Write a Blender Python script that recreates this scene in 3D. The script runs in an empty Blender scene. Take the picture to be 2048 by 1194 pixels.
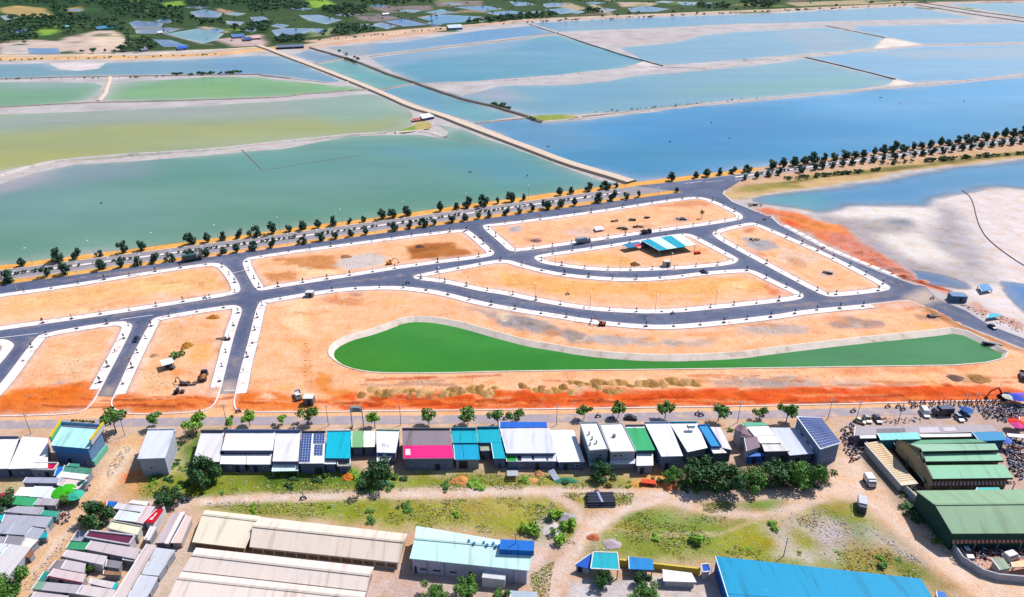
import bpy, bmesh, math, random
import numpy as np
from mathutils import Vector, Matrix, geometry
random.seed(7); rng = np.random.default_rng(7)
scene = bpy.context.scene
R = math.radians

# ------------------------------------------------------------------ camera
CAM_H, FPX, HOR = 110.0, 1450.0, -120.0          # flying height (m), focal length and horizon row of the survey grid
TH = math.atan((597.0 - HOR) / FPX)
cam_d = bpy.data.cameras.new('camera'); cam = bpy.data.objects.new('camera', cam_d)
scene.collection.objects.link(cam); scene.camera = cam
cam.location = (0, 0, CAM_H); cam.rotation_euler = (math.pi / 2 - TH, 0, 0)
cam_d.sensor_width = 36.0; cam_d.lens = FPX / 2048.0 * 36.0
cam_d.clip_start = 1.0; cam_d.clip_end = 40000.0

# ------------------------------------------------------------------ daylight
SUN_EL, SUN_AZ = R(54), math.atan2(0.80, 0.60)    # from the right and beyond
world = bpy.data.worlds.new('World'); scene.world = world; world.use_nodes = True
wn = world.node_tree.nodes; bg = wn['Background']
sky = wn.new('ShaderNodeTexSky'); sky.sky_type = 'NISHITA'; sky.sun_disc = False
sky.sun_elevation = SUN_EL; sky.sun_rotation = SUN_AZ
sky.air_density = 1.0; sky.dust_density = 0.6; sky.ozone_density = 2.0
world.node_tree.links.new(sky.outputs['Color'], bg.inputs['Color']); bg.inputs['Strength'].default_value = 0.11
sun_d = bpy.data.lights.new('sun', 'SUN'); sun_d.energy = 4.6; sun_d.angle = R(0.53); sun_d.color = (1.0, 0.955, 0.88)
sun = bpy.data.objects.new('sun', sun_d); scene.collection.objects.link(sun)
SUNV = Vector((math.sin(SUN_AZ) * math.cos(SUN_EL), math.cos(SUN_AZ) * math.cos(SUN_EL), math.sin(SUN_EL)))
sun.rotation_euler = (-SUNV).to_track_quat('-Z', 'Y').to_euler(); sun.location = (200, 300, 400)
scene.view_settings.view_transform = 'Standard'; scene.view_settings.look = 'None'
scene.view_settings.gamma = 1.0; scene.view_settings.use_curve_mapping = False
scene.view_settings.exposure = 0.62
scene.render.engine = 'CYCLES'; scene.cycles.use_denoising = True; scene.cycles.max_bounces = 5
scene.cycles.transparent_max_bounces = 8

# ------------------------------------------------------------------ helpers
ct, st = math.cos(TH), math.sin(TH)
def G(px, py, z=0.0):
    """survey grid -> metres, on the level z"""
    u = (px - 1024.0) / FPX; v = (py - 597.0) / FPX
    t = (CAM_H - z) / (st + v * ct)
    return Vector((u * t, (ct - v * st) * t, z))
def S(py): return (py - HOR) * ct / CAM_H          # grid units per metre across, at row py
def crop(x0, y0, k): return lambda x, y: (x0 + x / k, y0 + y / k)
A1 = crop(0, 820, 5.12); A2 = crop(370, 820, 5.12); A3 = crop(740, 820, 5.12); A4 = crop(1110, 820, 5.12)
A5 = crop(1400, 800, 5.12); A6 = crop(1680, 790, 5.565); A7 = crop(0, 994, 5.12); A8 = crop(1700, 960, 5.103)
T1 = crop(0, 0, 3.657); T2 = crop(500, 0, 3.657); T3 = crop(1000, 0, 3.657); T4 = crop(1488, 0, 3.657)
U1 = crop(0, 300, 3.657); U2 = crop(500, 300, 3.657); U3 = crop(1000, 300, 3.657); U4 = crop(1488, 300, 3.657)
V1 = crop(0, 580, 3.657); V2 = crop(500, 580, 3.657); V3 = crop(1000, 580, 3.657); V4 = crop(1488, 580, 3.657)
W1 = crop(0, 880, 3.657); W2 = crop(500, 880, 3.657); W3 = crop(1000, 880, 3.657); W4 = crop(1488, 880, 3.657)
def pl(f, *xy): return [f(xy[i], xy[i + 1]) for i in range(0, len(xy), 2)]
def wpoly(pts, z=0.0): return [tuple(G(x, y, z)[:2]) for x, y in pts]

def lin(c): return tuple((v / 12.92 if v <= 0.04045 else ((v + 0.055) / 1.055) ** 2.4) for v in (c[0] / 255., c[1] / 255., c[2] / 255.))
ALB = 0.475
def C(r, g, b, k=ALB):
    l = lin((r, g, b)); return (l[0] * k, l[1] * k, l[2] * k)

# value noise (numpy) ----------------------------------------------
def _hash(ix, iy, s):
    h = (ix.astype(np.int64) * 374761393 + iy.astype(np.int64) * 668265263 + s * 69069) & 0x7fffffff
    h = ((h ^ (h >> 13)) * 1274126177) & 0x7fffffff
    return ((h ^ (h >> 16)) & 0xffff) / 65535.0
def vnoise(x, y, s=0):
    ix = np.floor(x); iy = np.floor(y); fx = x - ix; fy = y - iy
    fx = fx * fx * (3 - 2 * fx); fy = fy * fy * (3 - 2 * fy)
    a = _hash(ix, iy, s); b = _hash(ix + 1, iy, s); c = _hash(ix, iy + 1, s); d = _hash(ix + 1, iy + 1, s)
    return (a * (1 - fx) + b * fx) * (1 - fy) + (c * (1 - fx) + d * fx) * fy
def fbm(x, y, s=0, o=4):
    t = 0.; a = 0.5; f = 1.
    for i in range(o):
        t = t + a * vnoise(x * f, y * f, s + i * 17); a *= 0.5; f *= 2.03
    return t / (1 - 0.5 ** o)

# polygon tools ----------------------------------------------------
def chaikin(p, n=1, closed=True):
    for _ in range(n):
        q = []; m = len(p)
        for i in range(m if closed else m - 1):
            a = p[i]; b = p[(i + 1) % m]
            q += [(a[0] * .75 + b[0] * .25, a[1] * .75 + b[1] * .25), (a[0] * .25 + b[0] * .75, a[1] * .25 + b[1] * .75)]
        p = q if closed else [p[0]] + q + [p[-1]]
    return p
def resample(p, step, closed=True):
    q = []; m = len(p)
    for i in range(m if closed else m - 1):
        a = p[i]; b = p[(i + 1) % m]; d = math.hypot(b[0] - a[0], b[1] - a[1]); k = max(1, int(d / step))
        for j in range(k): q.append((a[0] + (b[0] - a[0]) * j / k, a[1] + (b[1] - a[1]) * j / k))
    if not closed: q.append(p[-1])
    return q
def jitter(p, amp, freq, seed=0):
    a = np.array(p); nx = fbm(a[:, 0] * freq, a[:, 1] * freq, seed, 3) - .5; ny = fbm(a[:, 0] * freq + 91, a[:, 1] * freq + 37, seed + 5, 3) - .5
    return [(x + amp * 2 * dx, y + amp * 2 * dy) for (x, y), dx, dy in zip(p, nx, ny)]
def inset(p, d):
    m = len(p); ar = sum(p[i][0] * p[(i + 1) % m][1] - p[(i + 1) % m][0] * p[i][1] for i in range(m)); sg = 1 if ar > 0 else -1
    q = []
    for i in range(m):
        a = p[i - 1]; b = p[i]; c = p[(i + 1) % m]
        n1 = Vector((-(b[1] - a[1]), b[0] - a[0])); n2 = Vector((-(c[1] - b[1]), c[0] - b[0]))
        n1 = n1.normalized() if n1.length else n1; n2 = n2.normalized() if n2.length else n2
        n = n1 + n2; n = n.normalized() if n.length else n1
        k = d / max(0.5, n.dot(n1)) * sg
        q.append((b[0] + n.x * k, b[1] + n.y * k))
    return q
def inside(P, poly):
    x = P[:, 0]; y = P[:, 1]; r = np.zeros(len(P), bool); m = len(poly)
    for i in range(m):
        x1, y1 = poly[i]; x2, y2 = poly[(i + 1) % m]
        if y1 == y2: continue
        c = ((y1 > y) != (y2 > y)) & (x < (x2 - x1) * (y - y1) / (y2 - y1) + x1); r ^= c
    return r
def dist(P, line, closed):
    x = P[:, 0]; y = P[:, 1]; d = np.full(len(P), 1e9); m = len(line)
    for i in range(m if closed else m - 1):
        x1, y1 = line[i]; x2, y2 = line[(i + 1) % m]; dx = x2 - x1; dy = y2 - y1; L = dx * dx + dy * dy + 1e-9
        t = np.clip(((x - x1) * dx + (y - y1) * dy) / L, 0, 1)
        d = np.minimum(d, (x - x1 - t * dx) ** 2 + (y - y1 - t * dy) ** 2)
    return np.sqrt(d)
class Op:
    """one patch of soil, salt, grass, algae or painted sky reflection: an area or a band, with a soft uneven edge"""
    def __init__(s, pts, col, feather=2., amp=2., freq=.12, op=1., width=None, seed=0, al=None):
        s.p = wpoly(pts); s.c = np.array(col); s.f = feather; s.a = amp; s.q = freq; s.o = op; s.w = width; s.s = seed; s.al = al
        xs = [q[0] for q in s.p]; ys = [q[1] for q in s.p]; m = feather + amp * 2 + (width or 0)
        s.bb = (min(xs) - m, max(xs) + m, min(ys) - m, max(ys) + m)
    def mask(s, P):
        if s.w is None:
            d = dist(P, s.p, True); sd = np.where(inside(P, s.p), d, -d)
        else: sd = s.w - dist(P, s.p, False)
        sd = sd + (fbm(P[:, 0] * s.q, P[:, 1] * s.q, s.s + 3, 4) - .5) * 2 * s.a
        t = np.clip(sd / s.f * .5 + .5, 0, 1); return t * t * (3 - 2 * t) * s.o
    def apply(s, P, col):
        k = np.nonzero((P[:, 0] > s.bb[0]) & (P[:, 0] < s.bb[1]) & (P[:, 1] > s.bb[2]) & (P[:, 1] < s.bb[3]))[0]
        if not len(k): return
        m = s.mask(P[k])[:, None]; col[k, :3] = col[k, :3] * (1 - m) + s.c[None] * m
        if s.al is not None: col[k, 3:] = col[k, 3:] * (1 - m) + s.al * m
def paint(P, base, ops):
    col = np.ones((len(P), 4)); col[:, :3] = base
    for o in ops: o.apply(P, col)
    return col

# materials --------------------------------------------------------
MATS = {}
def mat(name, col=(.5, .5, .5), rough=.7, var=.15, scale=1., spec=.3, metal=0., bump=0., bscale=3., attr=False, alpha=False, emit=None, ribs=None, stain=None, stretch=None, var2=None, tint=None):
    if name in MATS: return MATS[name]
    m = bpy.data.materials.new(name); m.use_nodes = True; nt = m.node_tree; N = nt.nodes; L = nt.links
    b = N['Principled BSDF']; b.inputs['Roughness'].default_value = rough; b.inputs['Metallic'].default_value = metal
    b.inputs['Specular IOR Level'].default_value = spec
    geo = N.new('ShaderNodeNewGeometry'); vec = geo.outputs['Position']
    if stretch:
        mp = N.new('ShaderNodeMapping'); mp.inputs['Scale'].default_value = stretch; L.new(vec, mp.inputs['Vector']); vec = mp.outputs['Vector']
    if attr:
        at = N.new('ShaderNodeAttribute'); at.attribute_name = 'Col'; src = at.outputs['Color']
    else:
        rgb = N.new('ShaderNodeRGB'); rgb.outputs[0].default_value = (*col, 1); src = rgb.outputs[0]
    if var:
        n1 = N.new('ShaderNodeTexNoise'); n1.inputs['Scale'].default_value = scale; n1.inputs['Detail'].default_value = 6; n1.inputs['Roughness'].default_value = .65
        L.new(vec, n1.inputs['Vector'])
        mr = N.new('ShaderNodeMapRange'); mr.inputs['From Min'].default_value = .25; mr.inputs['From Max'].default_value = .75
        mr.inputs['To Min'].default_value = 1 - var; mr.inputs['To Max'].default_value = 1 + var; L.new(n1.outputs['Fac'], mr.inputs['Value'])
        mx = N.new('ShaderNodeVectorMath'); mx.operation = 'SCALE'; L.new(src, mx.inputs[0]); L.new(mr.outputs[0], mx.inputs['Scale']); src = mx.outputs[0]
    if var2:
        for k2, v2 in var2:
            n1 = N.new('ShaderNodeTexNoise'); n1.inputs['Scale'].default_value = k2; n1.inputs['Detail'].default_value = 4; n1.inputs['Roughness'].default_value = .6; L.new(vec, n1.inputs['Vector'])
            mr = N.new('ShaderNodeMapRange'); mr.inputs['From Min'].default_value = .3; mr.inputs['From Max'].default_value = .7; mr.inputs['To Min'].default_value = 1 - v2 * .7; mr.inputs['To Max'].default_value = 1 + v2; L.new(n1.outputs['Fac'], mr.inputs['Value'])
            gm = N.new('ShaderNodeGamma'); L.new(src, gm.inputs['Color']); iv = N.new('ShaderNodeMath'); iv.operation = 'DIVIDE'; iv.inputs[0].default_value = 1.; L.new(mr.outputs[0], iv.inputs[1]); L.new(iv.outputs[0], gm.inputs['Gamma']); src = gm.outputs[0]
    for tc, tk, lo, hi, am in (tint or ()):
        n2 = N.new('ShaderNodeTexNoise'); n2.inputs['Scale'].default_value = tk; n2.inputs['Detail'].default_value = 6; n2.inputs['Roughness'].default_value = .62; L.new(vec, n2.inputs['Vector'])
        m2 = N.new('ShaderNodeMapRange'); m2.inputs['From Min'].default_value = lo; m2.inputs['From Max'].default_value = hi; m2.inputs['To Max'].default_value = am; L.new(n2.outputs['Fac'], m2.inputs['Value'])
        mi = N.new('ShaderNodeMix'); mi.data_type = 'RGBA'; mi.blend_type = 'MULTIPLY'; L.new(m2.outputs[0], mi.inputs[0]); L.new(src, mi.inputs[6]); mi.inputs[7].default_value = (*tc, 1); src = mi.outputs[2]
    if stain:
        sc, sk, lo = stain
        n2 = N.new('ShaderNodeTexNoise'); n2.inputs['Scale'].default_value = sk; n2.inputs['Detail'].default_value = 5; n2.inputs['Roughness'].default_value = .7; L.new(vec, n2.inputs['Vector'])
        m2 = N.new('ShaderNodeMapRange'); m2.inputs['From Min'].default_value = lo; m2.inputs['From Max'].default_value = lo + .18; L.new(n2.outputs['Fac'], m2.inputs['Value'])
        mi = N.new('ShaderNodeMix'); mi.data_type = 'RGBA'; L.new(m2.outputs[0], mi.inputs[0]); L.new(src, mi.inputs[6]); mi.inputs[7].default_value = (*sc, 1); src = mi.outputs[2]
    L.new(src, b.inputs['Base Color'])
    if bump or ribs:
        bp = N.new('ShaderNodeBump'); bp.inputs['Strength'].default_value = 1.0
        if ribs:
            at2 = N.new('ShaderNodeUVMap'); wv = N.new('ShaderNodeTexWave'); wv.wave_type = 'BANDS'; wv.bands_direction = 'X'; wv.inputs['Scale'].default_value = ribs
            L.new(at2.outputs[0], wv.inputs['Vector']); L.new(wv.outputs['Fac'], bp.inputs['Height']); bp.inputs['Distance'].default_value = .02
        else:
            n3 = N.new('ShaderNodeTexNoise'); n3.inputs['Scale'].default_value = bscale; n3.inputs['Detail'].default_value = 5; L.new(vec, n3.inputs['Vector'])
            L.new(n3.outputs['Fac'], bp.inputs['Height']); bp.inputs['Distance'].default_value = bump
        L.new(bp.outputs[0], b.inputs['Normal'])
    if alpha and attr: L.new(at.outputs['Alpha'], b.inputs['Alpha'])
    MATS[name] = m; return m

col0 = scene.collection
def link(o, parent=None):
    col0.objects.link(o)
    if parent: o.parent = parent
    return o
def tag(o, label=None, cat=None, group=None, kind=None):
    if label: o['label'] = label
    if cat: o['category'] = cat
    if group: o['group'] = group
    if kind: o['kind'] = kind
    return o
def thing(name, label, cat, loc=(0, 0, 0), rz=0., group=None):
    o = bpy.data.objects.new(name, None); o.empty_display_size = .3; o.location = loc; o.rotation_euler = (0, 0, rz)
    link(o); return tag(o, label, cat, group)
class MB:
    def __init__(s): s.v = []; s.f = []; s.m = []
    def add(s, vs, fs, mi=0):
        k = len(s.v); s.v += [tuple(v) for v in vs]; s.f += [tuple(i + k for i in f) for f in fs]; s.m += [mi] * len(fs); return s
    def box(s, c, d, rz=0., mi=0, rx=0., taper=1.):
        x, y, z = d[0] / 2, d[1] / 2, d[2] / 2; M = Matrix.Translation(c) @ Matrix.Rotation(rz, 4, 'Z') @ Matrix.Rotation(rx, 4, 'X')
        vs = [M @ Vector((sx * x * (taper if sz > 0 else 1), sy * y * (taper if sz > 0 else 1), sz * z)) for sz in (-1, 1) for sx, sy in ((-1, -1), (1, -1), (1, 1), (-1, 1))]
        return s.add(vs, [(0, 3, 2, 1), (4, 5, 6, 7), (0, 1, 5, 4), (1, 2, 6, 5), (2, 3, 7, 6), (3, 0, 4, 7)], mi)
    def beam(s, a, b, w, h=None, mi=0):
        a = Vector(a); b = Vector(b); d = (b - a); L = d.length; d = d / L; up = Vector((0, 0, 1)) if abs(d.z) < .95 else Vector((0, 1, 0))
        x = d.cross(up).normalized() * w / 2; y = x.cross(d).normalized() * (h or w) / 2
        vs = [p + i * x + j * y for p in (a, b) for i, j in ((-1, -1), (1, -1), (1, 1), (-1, 1))]
        return s.add(vs, [(0, 3, 2, 1), (4, 5, 6, 7), (0, 1, 5, 4), (1, 2, 6, 5), (2, 3, 7, 6), (3, 0, 4, 7)], mi)
    def tube(s, pts, rs, n=6, mi=0, caps=True):
        rings = []; vs = []; fs = []
        for i, p in enumerate(pts):
            p = Vector(p); d = (Vector(pts[min(i + 1, len(pts) - 1)]) - Vector(pts[max(i - 1, 0)])).normalized()
            u = Vector((1, 0, 0)) if abs(d.x) < .8 else Vector((0, 1, 0)); x = d.cross(u).normalized(); y = d.cross(x)
            r = rs[i] if hasattr(rs, '__len__') else rs
            vs += [p + (x * math.cos(2 * math.pi * k / n) + y * math.sin(2 * math.pi * k / n)) * r for k in range(n)]
        for i in range(len(pts) - 1):
            for k in range(n): fs.append((i * n + k, i * n + (k + 1) % n, (i + 1) * n + (k + 1) % n, (i + 1) * n + k))
        if caps: fs += [tuple(reversed(range(n))), tuple(range((len(pts) - 1) * n, len(pts) * n))]
        return s.add(vs, fs, mi)
    def prism(s, top, bot, mi=0):
        n = len(top); return s.add(list(top) + list(bot), [tuple(range(n)), tuple(reversed(range(n, 2 * n)))] + [((i + 1) % n, i, n + i, n + (i + 1) % n) for i in range(n)], mi)
    def mesh(s, name, mats, off=(0, 0, 0)):
        me = bpy.data.meshes.new(name); o = Vector(off)
        me.from_pydata([(v[0] - o.x, v[1] - o.y, v[2] - o.z) for v in s.v], [], s.f)
        ms = mats if isinstance(mats, (list, tuple)) else [mats]
        for m in ms: me.materials.append(m)
        if len(ms) > 1: me.polygons.foreach_set('material_index', s.m)
        me.update(); return me
    def build(s, name, mats, parent=None, world=False, off=None):
        o = Vector(off) if off is not None else (Vector(parent.location) if (parent and world) else Vector((0, 0, 0)))
        ob = bpy.data.objects.new(name, s.mesh(name, mats, o)); link(ob, parent)
        if not parent and off is not None: ob.location = off
        return ob
def obj(name, me, parent=None, loc=(0, 0, 0), rz=0., sc=1.):
    o = bpy.data.objects.new(name, me); o.location = loc; o.rotation_euler = (0, 0, rz)
    o.scale = (sc, sc, sc) if not hasattr(sc, '__len__') else sc
    return link(o, parent)
def np_mesh(name, co, faces, m, col=None):
    me = bpy.data.meshes.new(name); co = np.asarray(co, np.float32); faces = np.asarray(faces, np.int32); k = faces.shape[1]
    me.vertices.add(len(co)); me.vertices.foreach_set('co', co.ravel()); me.loops.add(faces.size); me.loops.foreach_set('vertex_index', faces.ravel())
    me.polygons.add(len(faces)); me.polygons.foreach_set('loop_start', np.arange(0, faces.size, k, dtype=np.int32)); me.update(calc_edges=True)
    if col is not None:
        a = me.color_attributes.new('Col', 'FLOAT_COLOR', 'POINT'); a.data.foreach_set('color', np.asarray(col, np.float32).ravel())
    me.materials.append(m); return me
def sheet(name, poly, z, m, cell=None, base=None, ops=None, holes=(), zf=None, kind='structure', parent=None, alf=None, shallow=False):
    """flat area with an outline in metres; filled with points `cell` metres apart when it carries soil colours"""
    pts = [Vector(p) for p in poly]; n = len(pts); A = np.array(poly)
    edges = [(i, (i + 1) % n) for i in range(n)]
    hp = []
    for h in holes:
        k = len(pts); pts += [Vector(p) for p in h]; edges += [(k + i, k + (i + 1) % len(h)) for i in range(len(h))]
    if cell:
        x0, y0 = A.min(0); x1, y1 = A.max(0)
        gx, gy = np.meshgrid(np.arange(x0, x1, cell), np.arange(y0, y1, cell)); Q = np.stack([gx.ravel(), gy.ravel()], 1)
        Q = Q + rng.uniform(-.25, .25, Q.shape) * cell
        k = inside(Q, poly); 
        for h in holes: k &= ~inside(Q, h)
        Q = Q[k]; k = dist(Q, poly, True) > cell * .4
        for h in holes: k &= dist(Q, h, True) > cell * .4
        pts += [Vector(q) for q in Q[k]]
    vs, es, fs, *_ = geometry.delaunay_2d_cdt(pts, edges, [list(range(n))], 1, 1e-5)
    V = np.array([(v.x, v.y) for v in vs]); F = np.array([f for f in fs if len(f) == 3], np.int32)
    if holes:
        cen = V[F].mean(1); k = np.ones(len(F), bool)
        for h in holes: k &= ~inside(cen, h)
        F = F[k]
    a = V[F[:, 0]]; b = V[F[:, 1]]; c = V[F[:, 2]]
    flip = ((b[:, 0] - a[:, 0]) * (c[:, 1] - a[:, 1]) - (b[:, 1] - a[:, 1]) * (c[:, 0] - a[:, 0])) < 0
    F[flip] = F[flip][:, ::-1]
    col = paint(V, base, ops) if ops is not None else None
    if shallow:
        d = dist(V, poly, True); k = (np.exp(-d / 5.) * .55 * np.clip(fbm(V[:, 0] * .03, V[:, 1] * .03, 8) * 2.4 - .6, 0, 1.2))[:, None]; col[:, :3] = col[:, :3] * (1 - k) + np.array(C(206, 200, 196)) * k
        k = (.16 * np.clip(fbm(V[:, 0] * .006 + 7, V[:, 1] * .018, 15) * 3 - 1.4, 0, 1))[:, None]; col[:, :3] = col[:, :3] * (1 - k) + np.array(C(176, 190, 186)) * k
    if alf is not None:
        d = dist(V, poly, True) + (fbm(V[:, 0] * .05, V[:, 1] * .05, 4) - .5) * alf * 1.6; col[:, 3] *= np.clip(d / alf, 0, 1)
    Z = np.full(len(V), z) if zf is None else z + zf(V)
    me = np_mesh(name, np.column_stack([V, Z]), F, m, col)
    o = obj(name, me, parent); 
    if kind: o['kind'] = kind
    return o
def sweep(path, prof, closed=False):
    """profile [(offset, height)...] along a plan path -> MB"""
    mb = MB(); m = len(path); n = len(prof); vs = []
    for i in range(m):
        a = Vector(path[i - 1] if (i or closed) else path[0]); b = Vector(path[(i + 1) % m] if (i < m - 1 or closed) else path[-1])
        d = (b - a).normalized(); nn = Vector((d.y, -d.x)); p = Vector(path[i])
        vs += [(p.x + nn.x * o, p.y + nn.y * o, h) for o, h in prof]
    fs = []
    for i in range(m if closed else m - 1):
        for k in range(n - 1): fs.append((i * n + k, ((i + 1) % m) * n + k, ((i + 1) % m) * n + k + 1, i * n + k + 1))
    if not closed: fs += [tuple(range(n)), tuple(reversed(range((m - 1) * n, m * n)))]
    mb.add(vs, fs); return mb
ONES = 'zeroth first second third fourth fifth sixth seventh eighth ninth tenth eleventh twelfth thirteenth fourteenth fifteenth sixteenth seventeenth eighteenth nineteenth'.split()
TENS = {20: 'twent', 30: 'thirt', 40: 'fort', 50: 'fift', 60: 'sixt', 70: 'sevent', 80: 'eight', 90: 'ninet'}
def nth(n):
    if n < 20: return ONES[n]
    if n > 99: return 'hundred-and-' + nth(n - 100)
    t, r = n // 10 * 10, n % 10
    return TENS[t] + 'ieth' if r == 0 else TENS[t] + 'y-' + ONES[r]
# ================================================================== soil colours
SAND = C(252, 186, 142, .53); PALE = C(252, 218, 178); TAN = C(226, 190, 160); RED = C(238, 92, 22); ORG = C(246, 140, 52); RUST = C(190, 92, 34)
GREY = C(172, 160, 162); PINK = C(238, 196, 178); OLIVE = C(140, 152, 40); GRASS = C(96, 132, 34); DKGR = C(52, 92, 30); DRY = C(178, 156, 96)
SALT = C(236, 222, 222, .50); WET = C(176, 176, 184); MUD = C(150, 146, 150); BANK = C(248, 182, 92); WHITE = C(250, 246, 248, .72)
LAV = C(214, 196, 200)
ops = []
def area(pts, col, f=3., a=3., q=.1, o=1., s=0): ops.append(Op(pts, col, f, a, q, o, None, s))
def band(pts, col, w, f=1.5, a=1., q=.15, o=1., s=0): ops.append(Op(pts, col, f, a, q, o, w, s))
# --- far side: salt works and countryside
area([(-900, 112), (-100, 112), (0, 112), (519, 95), (620, 88), (896, 55), (1060, 38), (1560, 18), (1832, 6), (2300, -8), (2900, -60), (-900, -75)], C(66, 90, 50), 8, 10, .02)
area([(-900, 60), (300, 40), (560, 10), (1100, -8), (2300, -30), (2300, -80), (-900, -80)], C(50, 82, 44), 30, 40, .01)
for i, (p, c) in enumerate([
    (pl(T1, 0, 60, 120, 40, 330, 60, 380, 110, 260, 125, 60, 110), C(196, 168, 110)), (pl(T1, 480, 60, 600, 45, 590, 85, 490, 90), C(200, 160, 80)),
    (pl(T1, 280, 200, 420, 190, 400, 250, 300, 260), C(150, 190, 70)), (pl(T1, 0, 300, 250, 290, 420, 300, 500, 270, 720, 225, 830, 225, 940, 290, 930, 340, 800, 385, 640, 395, 520, 370, 420, 385, 0, 400), C(226, 200, 186)),
    (pl(T1, 640, 260, 830, 225, 940, 290, 900, 340, 760, 370), C(240, 212, 190)), (pl(T1, 0, 330, 250, 320, 240, 400, 0, 400), C(214, 200, 196)),
    (pl(T1, 1190, 20, 1330, 5, 1350, 40, 1200, 50), C(140, 180, 60)), (pl(T1, 1600, 60, 1760, 95, 1700, 115, 1580, 80), C(200, 160, 130)),
    (pl(T1, 1480, 195, 1680, 215, 1660, 240, 1500, 215), C(214, 190, 170)), (pl(T1, 1580, 290, 1900, 250, 1940, 330, 1700, 340), C(218, 190, 184)),
    (pl(T2, 400, 5, 560, 0, 620, 30, 470, 60), C(146, 186, 66)), (pl(T2, 860, 50, 1320, 40, 1330, 75, 1010, 95), C(150, 132, 130)), (pl(T2, 740, 100, 940, 100, 1110, 130, 960, 160, 830, 150), C(150, 136, 136)),
    (pl(T2, 400, 230, 620, 200, 600, 260, 440, 270), C(150, 160, 110)), (pl(T2, 380, 300, 900, 235, 1400, 190, 1400, 240, 640, 330), C(232, 192, 168)),
    (pl(T3, 850, 15, 1150, 20, 1110, 45, 900, 50), C(208, 184, 160)), (pl(T3, 480, 15, 640, 60, 560, 80, 430, 50), C(198, 176, 150)), (pl(T3, 660, 30, 740, 100, 820, 110, 720, 40), C(220, 200, 170)),
    (pl(T4, 300, 20, 900, 0, 1300, 10, 900, 30, 400, 45), C(196, 176, 140)), (pl(T2, 1340, 5, 1700, 5, 1700, 40, 1380, 50), C(146, 130, 122))]):
    area(p, c, 5, 6, .03, .95, i)
for i in range(170):
    x = rng.uniform(-150, 2200); y = rng.uniform(-40, 104 - max(0, x) * .045); r = rng.uniform(8, 45); e = rng.uniform(1., 3.6)
    area([(x - r, y + e), (x - r * .6, y - e), (x + r, y - e * 1.1), (x + r * .7, y + e * .8)], [C(46, 86, 40), C(120, 156, 56), C(170, 150, 104), C(70, 104, 56), C(130, 112, 100), C(40, 76, 40), C(66, 110, 46), C(50, 90, 44)][i % 8], 4, 4, .04, rng.uniform(.5, .95), i)
# far embankment
band([(-900, 128), (-300, 122), (0, 117), (273, 115), (430, 108), (519, 99), (560, 96)], C(238, 190, 138), 13, 5, 4, .04)
band([(-900, 117), (0, 111), (273, 109), (519, 94)], C(252, 222, 180), 4, 2, 1, .04)
band([(600, 97), (700, 84), (883, 59), (965, 49), (1060, 41), (1560, 20), (1832, 8), (2300, -6)], C(228, 186, 158), 9, 5, 4, .03)
band([(600, 91), (883, 55), (1060, 38), (1560, 18), (1832, 6)], C(238, 210, 180), 4, 2, 1, .04)
# salt shores left dry
for p, c, f in [(pl(T1, 350, 465, 500, 455, 760, 465, 720, 500, 560, 515, 420, 505), C(240, 226, 226), 4), (pl(T4, 940, 355, 1030, 280, 1130, 285, 1310, 325, 1100, 350), C(250, 236, 226), 3),
    (pl(T4, 1050, 625, 1110, 585, 1200, 600, 1240, 615), C(250, 234, 224), 3), (pl(T3, 900, 505, 1060, 445, 1190, 485, 1050, 530), C(226, 214, 214), 4), (pl(T3, 480, 250, 900, 225, 1500, 240, 1400, 290, 860, 345, 700, 300), C(206, 194, 194), 8)]:
    area(p, c, f, 4, .03)
# --- boulevard belt
area([(-300, 575), (-300, 566), (0, 530), (560, 458), (1060, 391), (1262, 364), (1560, 328), (1802, 297), (2048, 264), (2400, 215), (2400, 262), (2048, 306), (1900, 318), (1700, 345), (1480, 378), (1366, 386), (1060, 430), (0, 580)], BANK, 1.2, .8, .2)
area([(1440, 384), (1470, 352), (1560, 326), (1802, 295), (2048, 262), (2400, 213), (2400, 262), (2048, 306), (1900, 318), (1700, 345), (1480, 378)], C(214, 176, 152), 1.5, 1, .2, .85)
# right bank and lagoon bed
area([(1440, 386), (1480, 377), (1600, 352), (1761, 332), (1898, 312), (2048, 299), (2400, 255), (2400, 310), (2048, 316), (1816, 341), (1761, 355), (1641, 374), (1529, 388), (1480, 400), (1452, 396)], C(214, 178, 128), 2, 2)
band([(1540, 372), (1650, 352), (1761, 341), (1850, 330), (1960, 316), (2100, 300)], C(126, 118, 62), 3, 2.5, 3, .1)
band([(1480, 380), (1540, 372), (1590, 372)], C(164, 150, 76), 4, 3, 3, .1)
area([(1600, 418), (1700, 402), (1870, 410), (1890, 388), (2048, 375), (2500, 350), (2500, 800), (2048, 660), (1990, 650), (1940, 612), (1850, 560), (1750, 510), (1660, 450)], SALT, 8, 5, .05)
area(pl(U4, 700, 530, 830, 480, 1050, 470, 1200, 500, 1300, 560, 1150, 630, 1000, 650, 850, 600), C(178, 170, 170), 6, 5, .06)
area(pl(U4, 1040, 495, 1190, 500, 1200, 540, 1080, 540), C(140, 150, 165), 3, 2, .1)
area(pl(U4, 1250, 600, 1420, 460, 1560, 400, 1650, 560, 1750, 760, 1850, 900, 1700, 960, 1450, 830, 1330, 700), C(186, 178, 184), 9, 6, .05)
area(pl(U4, 800, 640, 1100, 760, 1500, 880, 1800, 960, 1500, 960, 1200, 880, 950, 740), C(190, 180, 180), 6, 5, .06)
area(pl(U4, 1560, 370, 1900, 300, 2100, 310, 2100, 900, 1900, 850, 1720, 600), C(238, 222, 222), 10, 8, .04)
area(pl(U4, 900, 610, 1250, 620, 1500, 800, 1250, 790, 1000, 680), C(240, 230, 226), 6, 5, .06)
area(pl(U4, 600, 470, 900, 425, 1380, 450, 1390, 490, 900, 500), C(242, 234, 232), 5, 4, .06)
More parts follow.
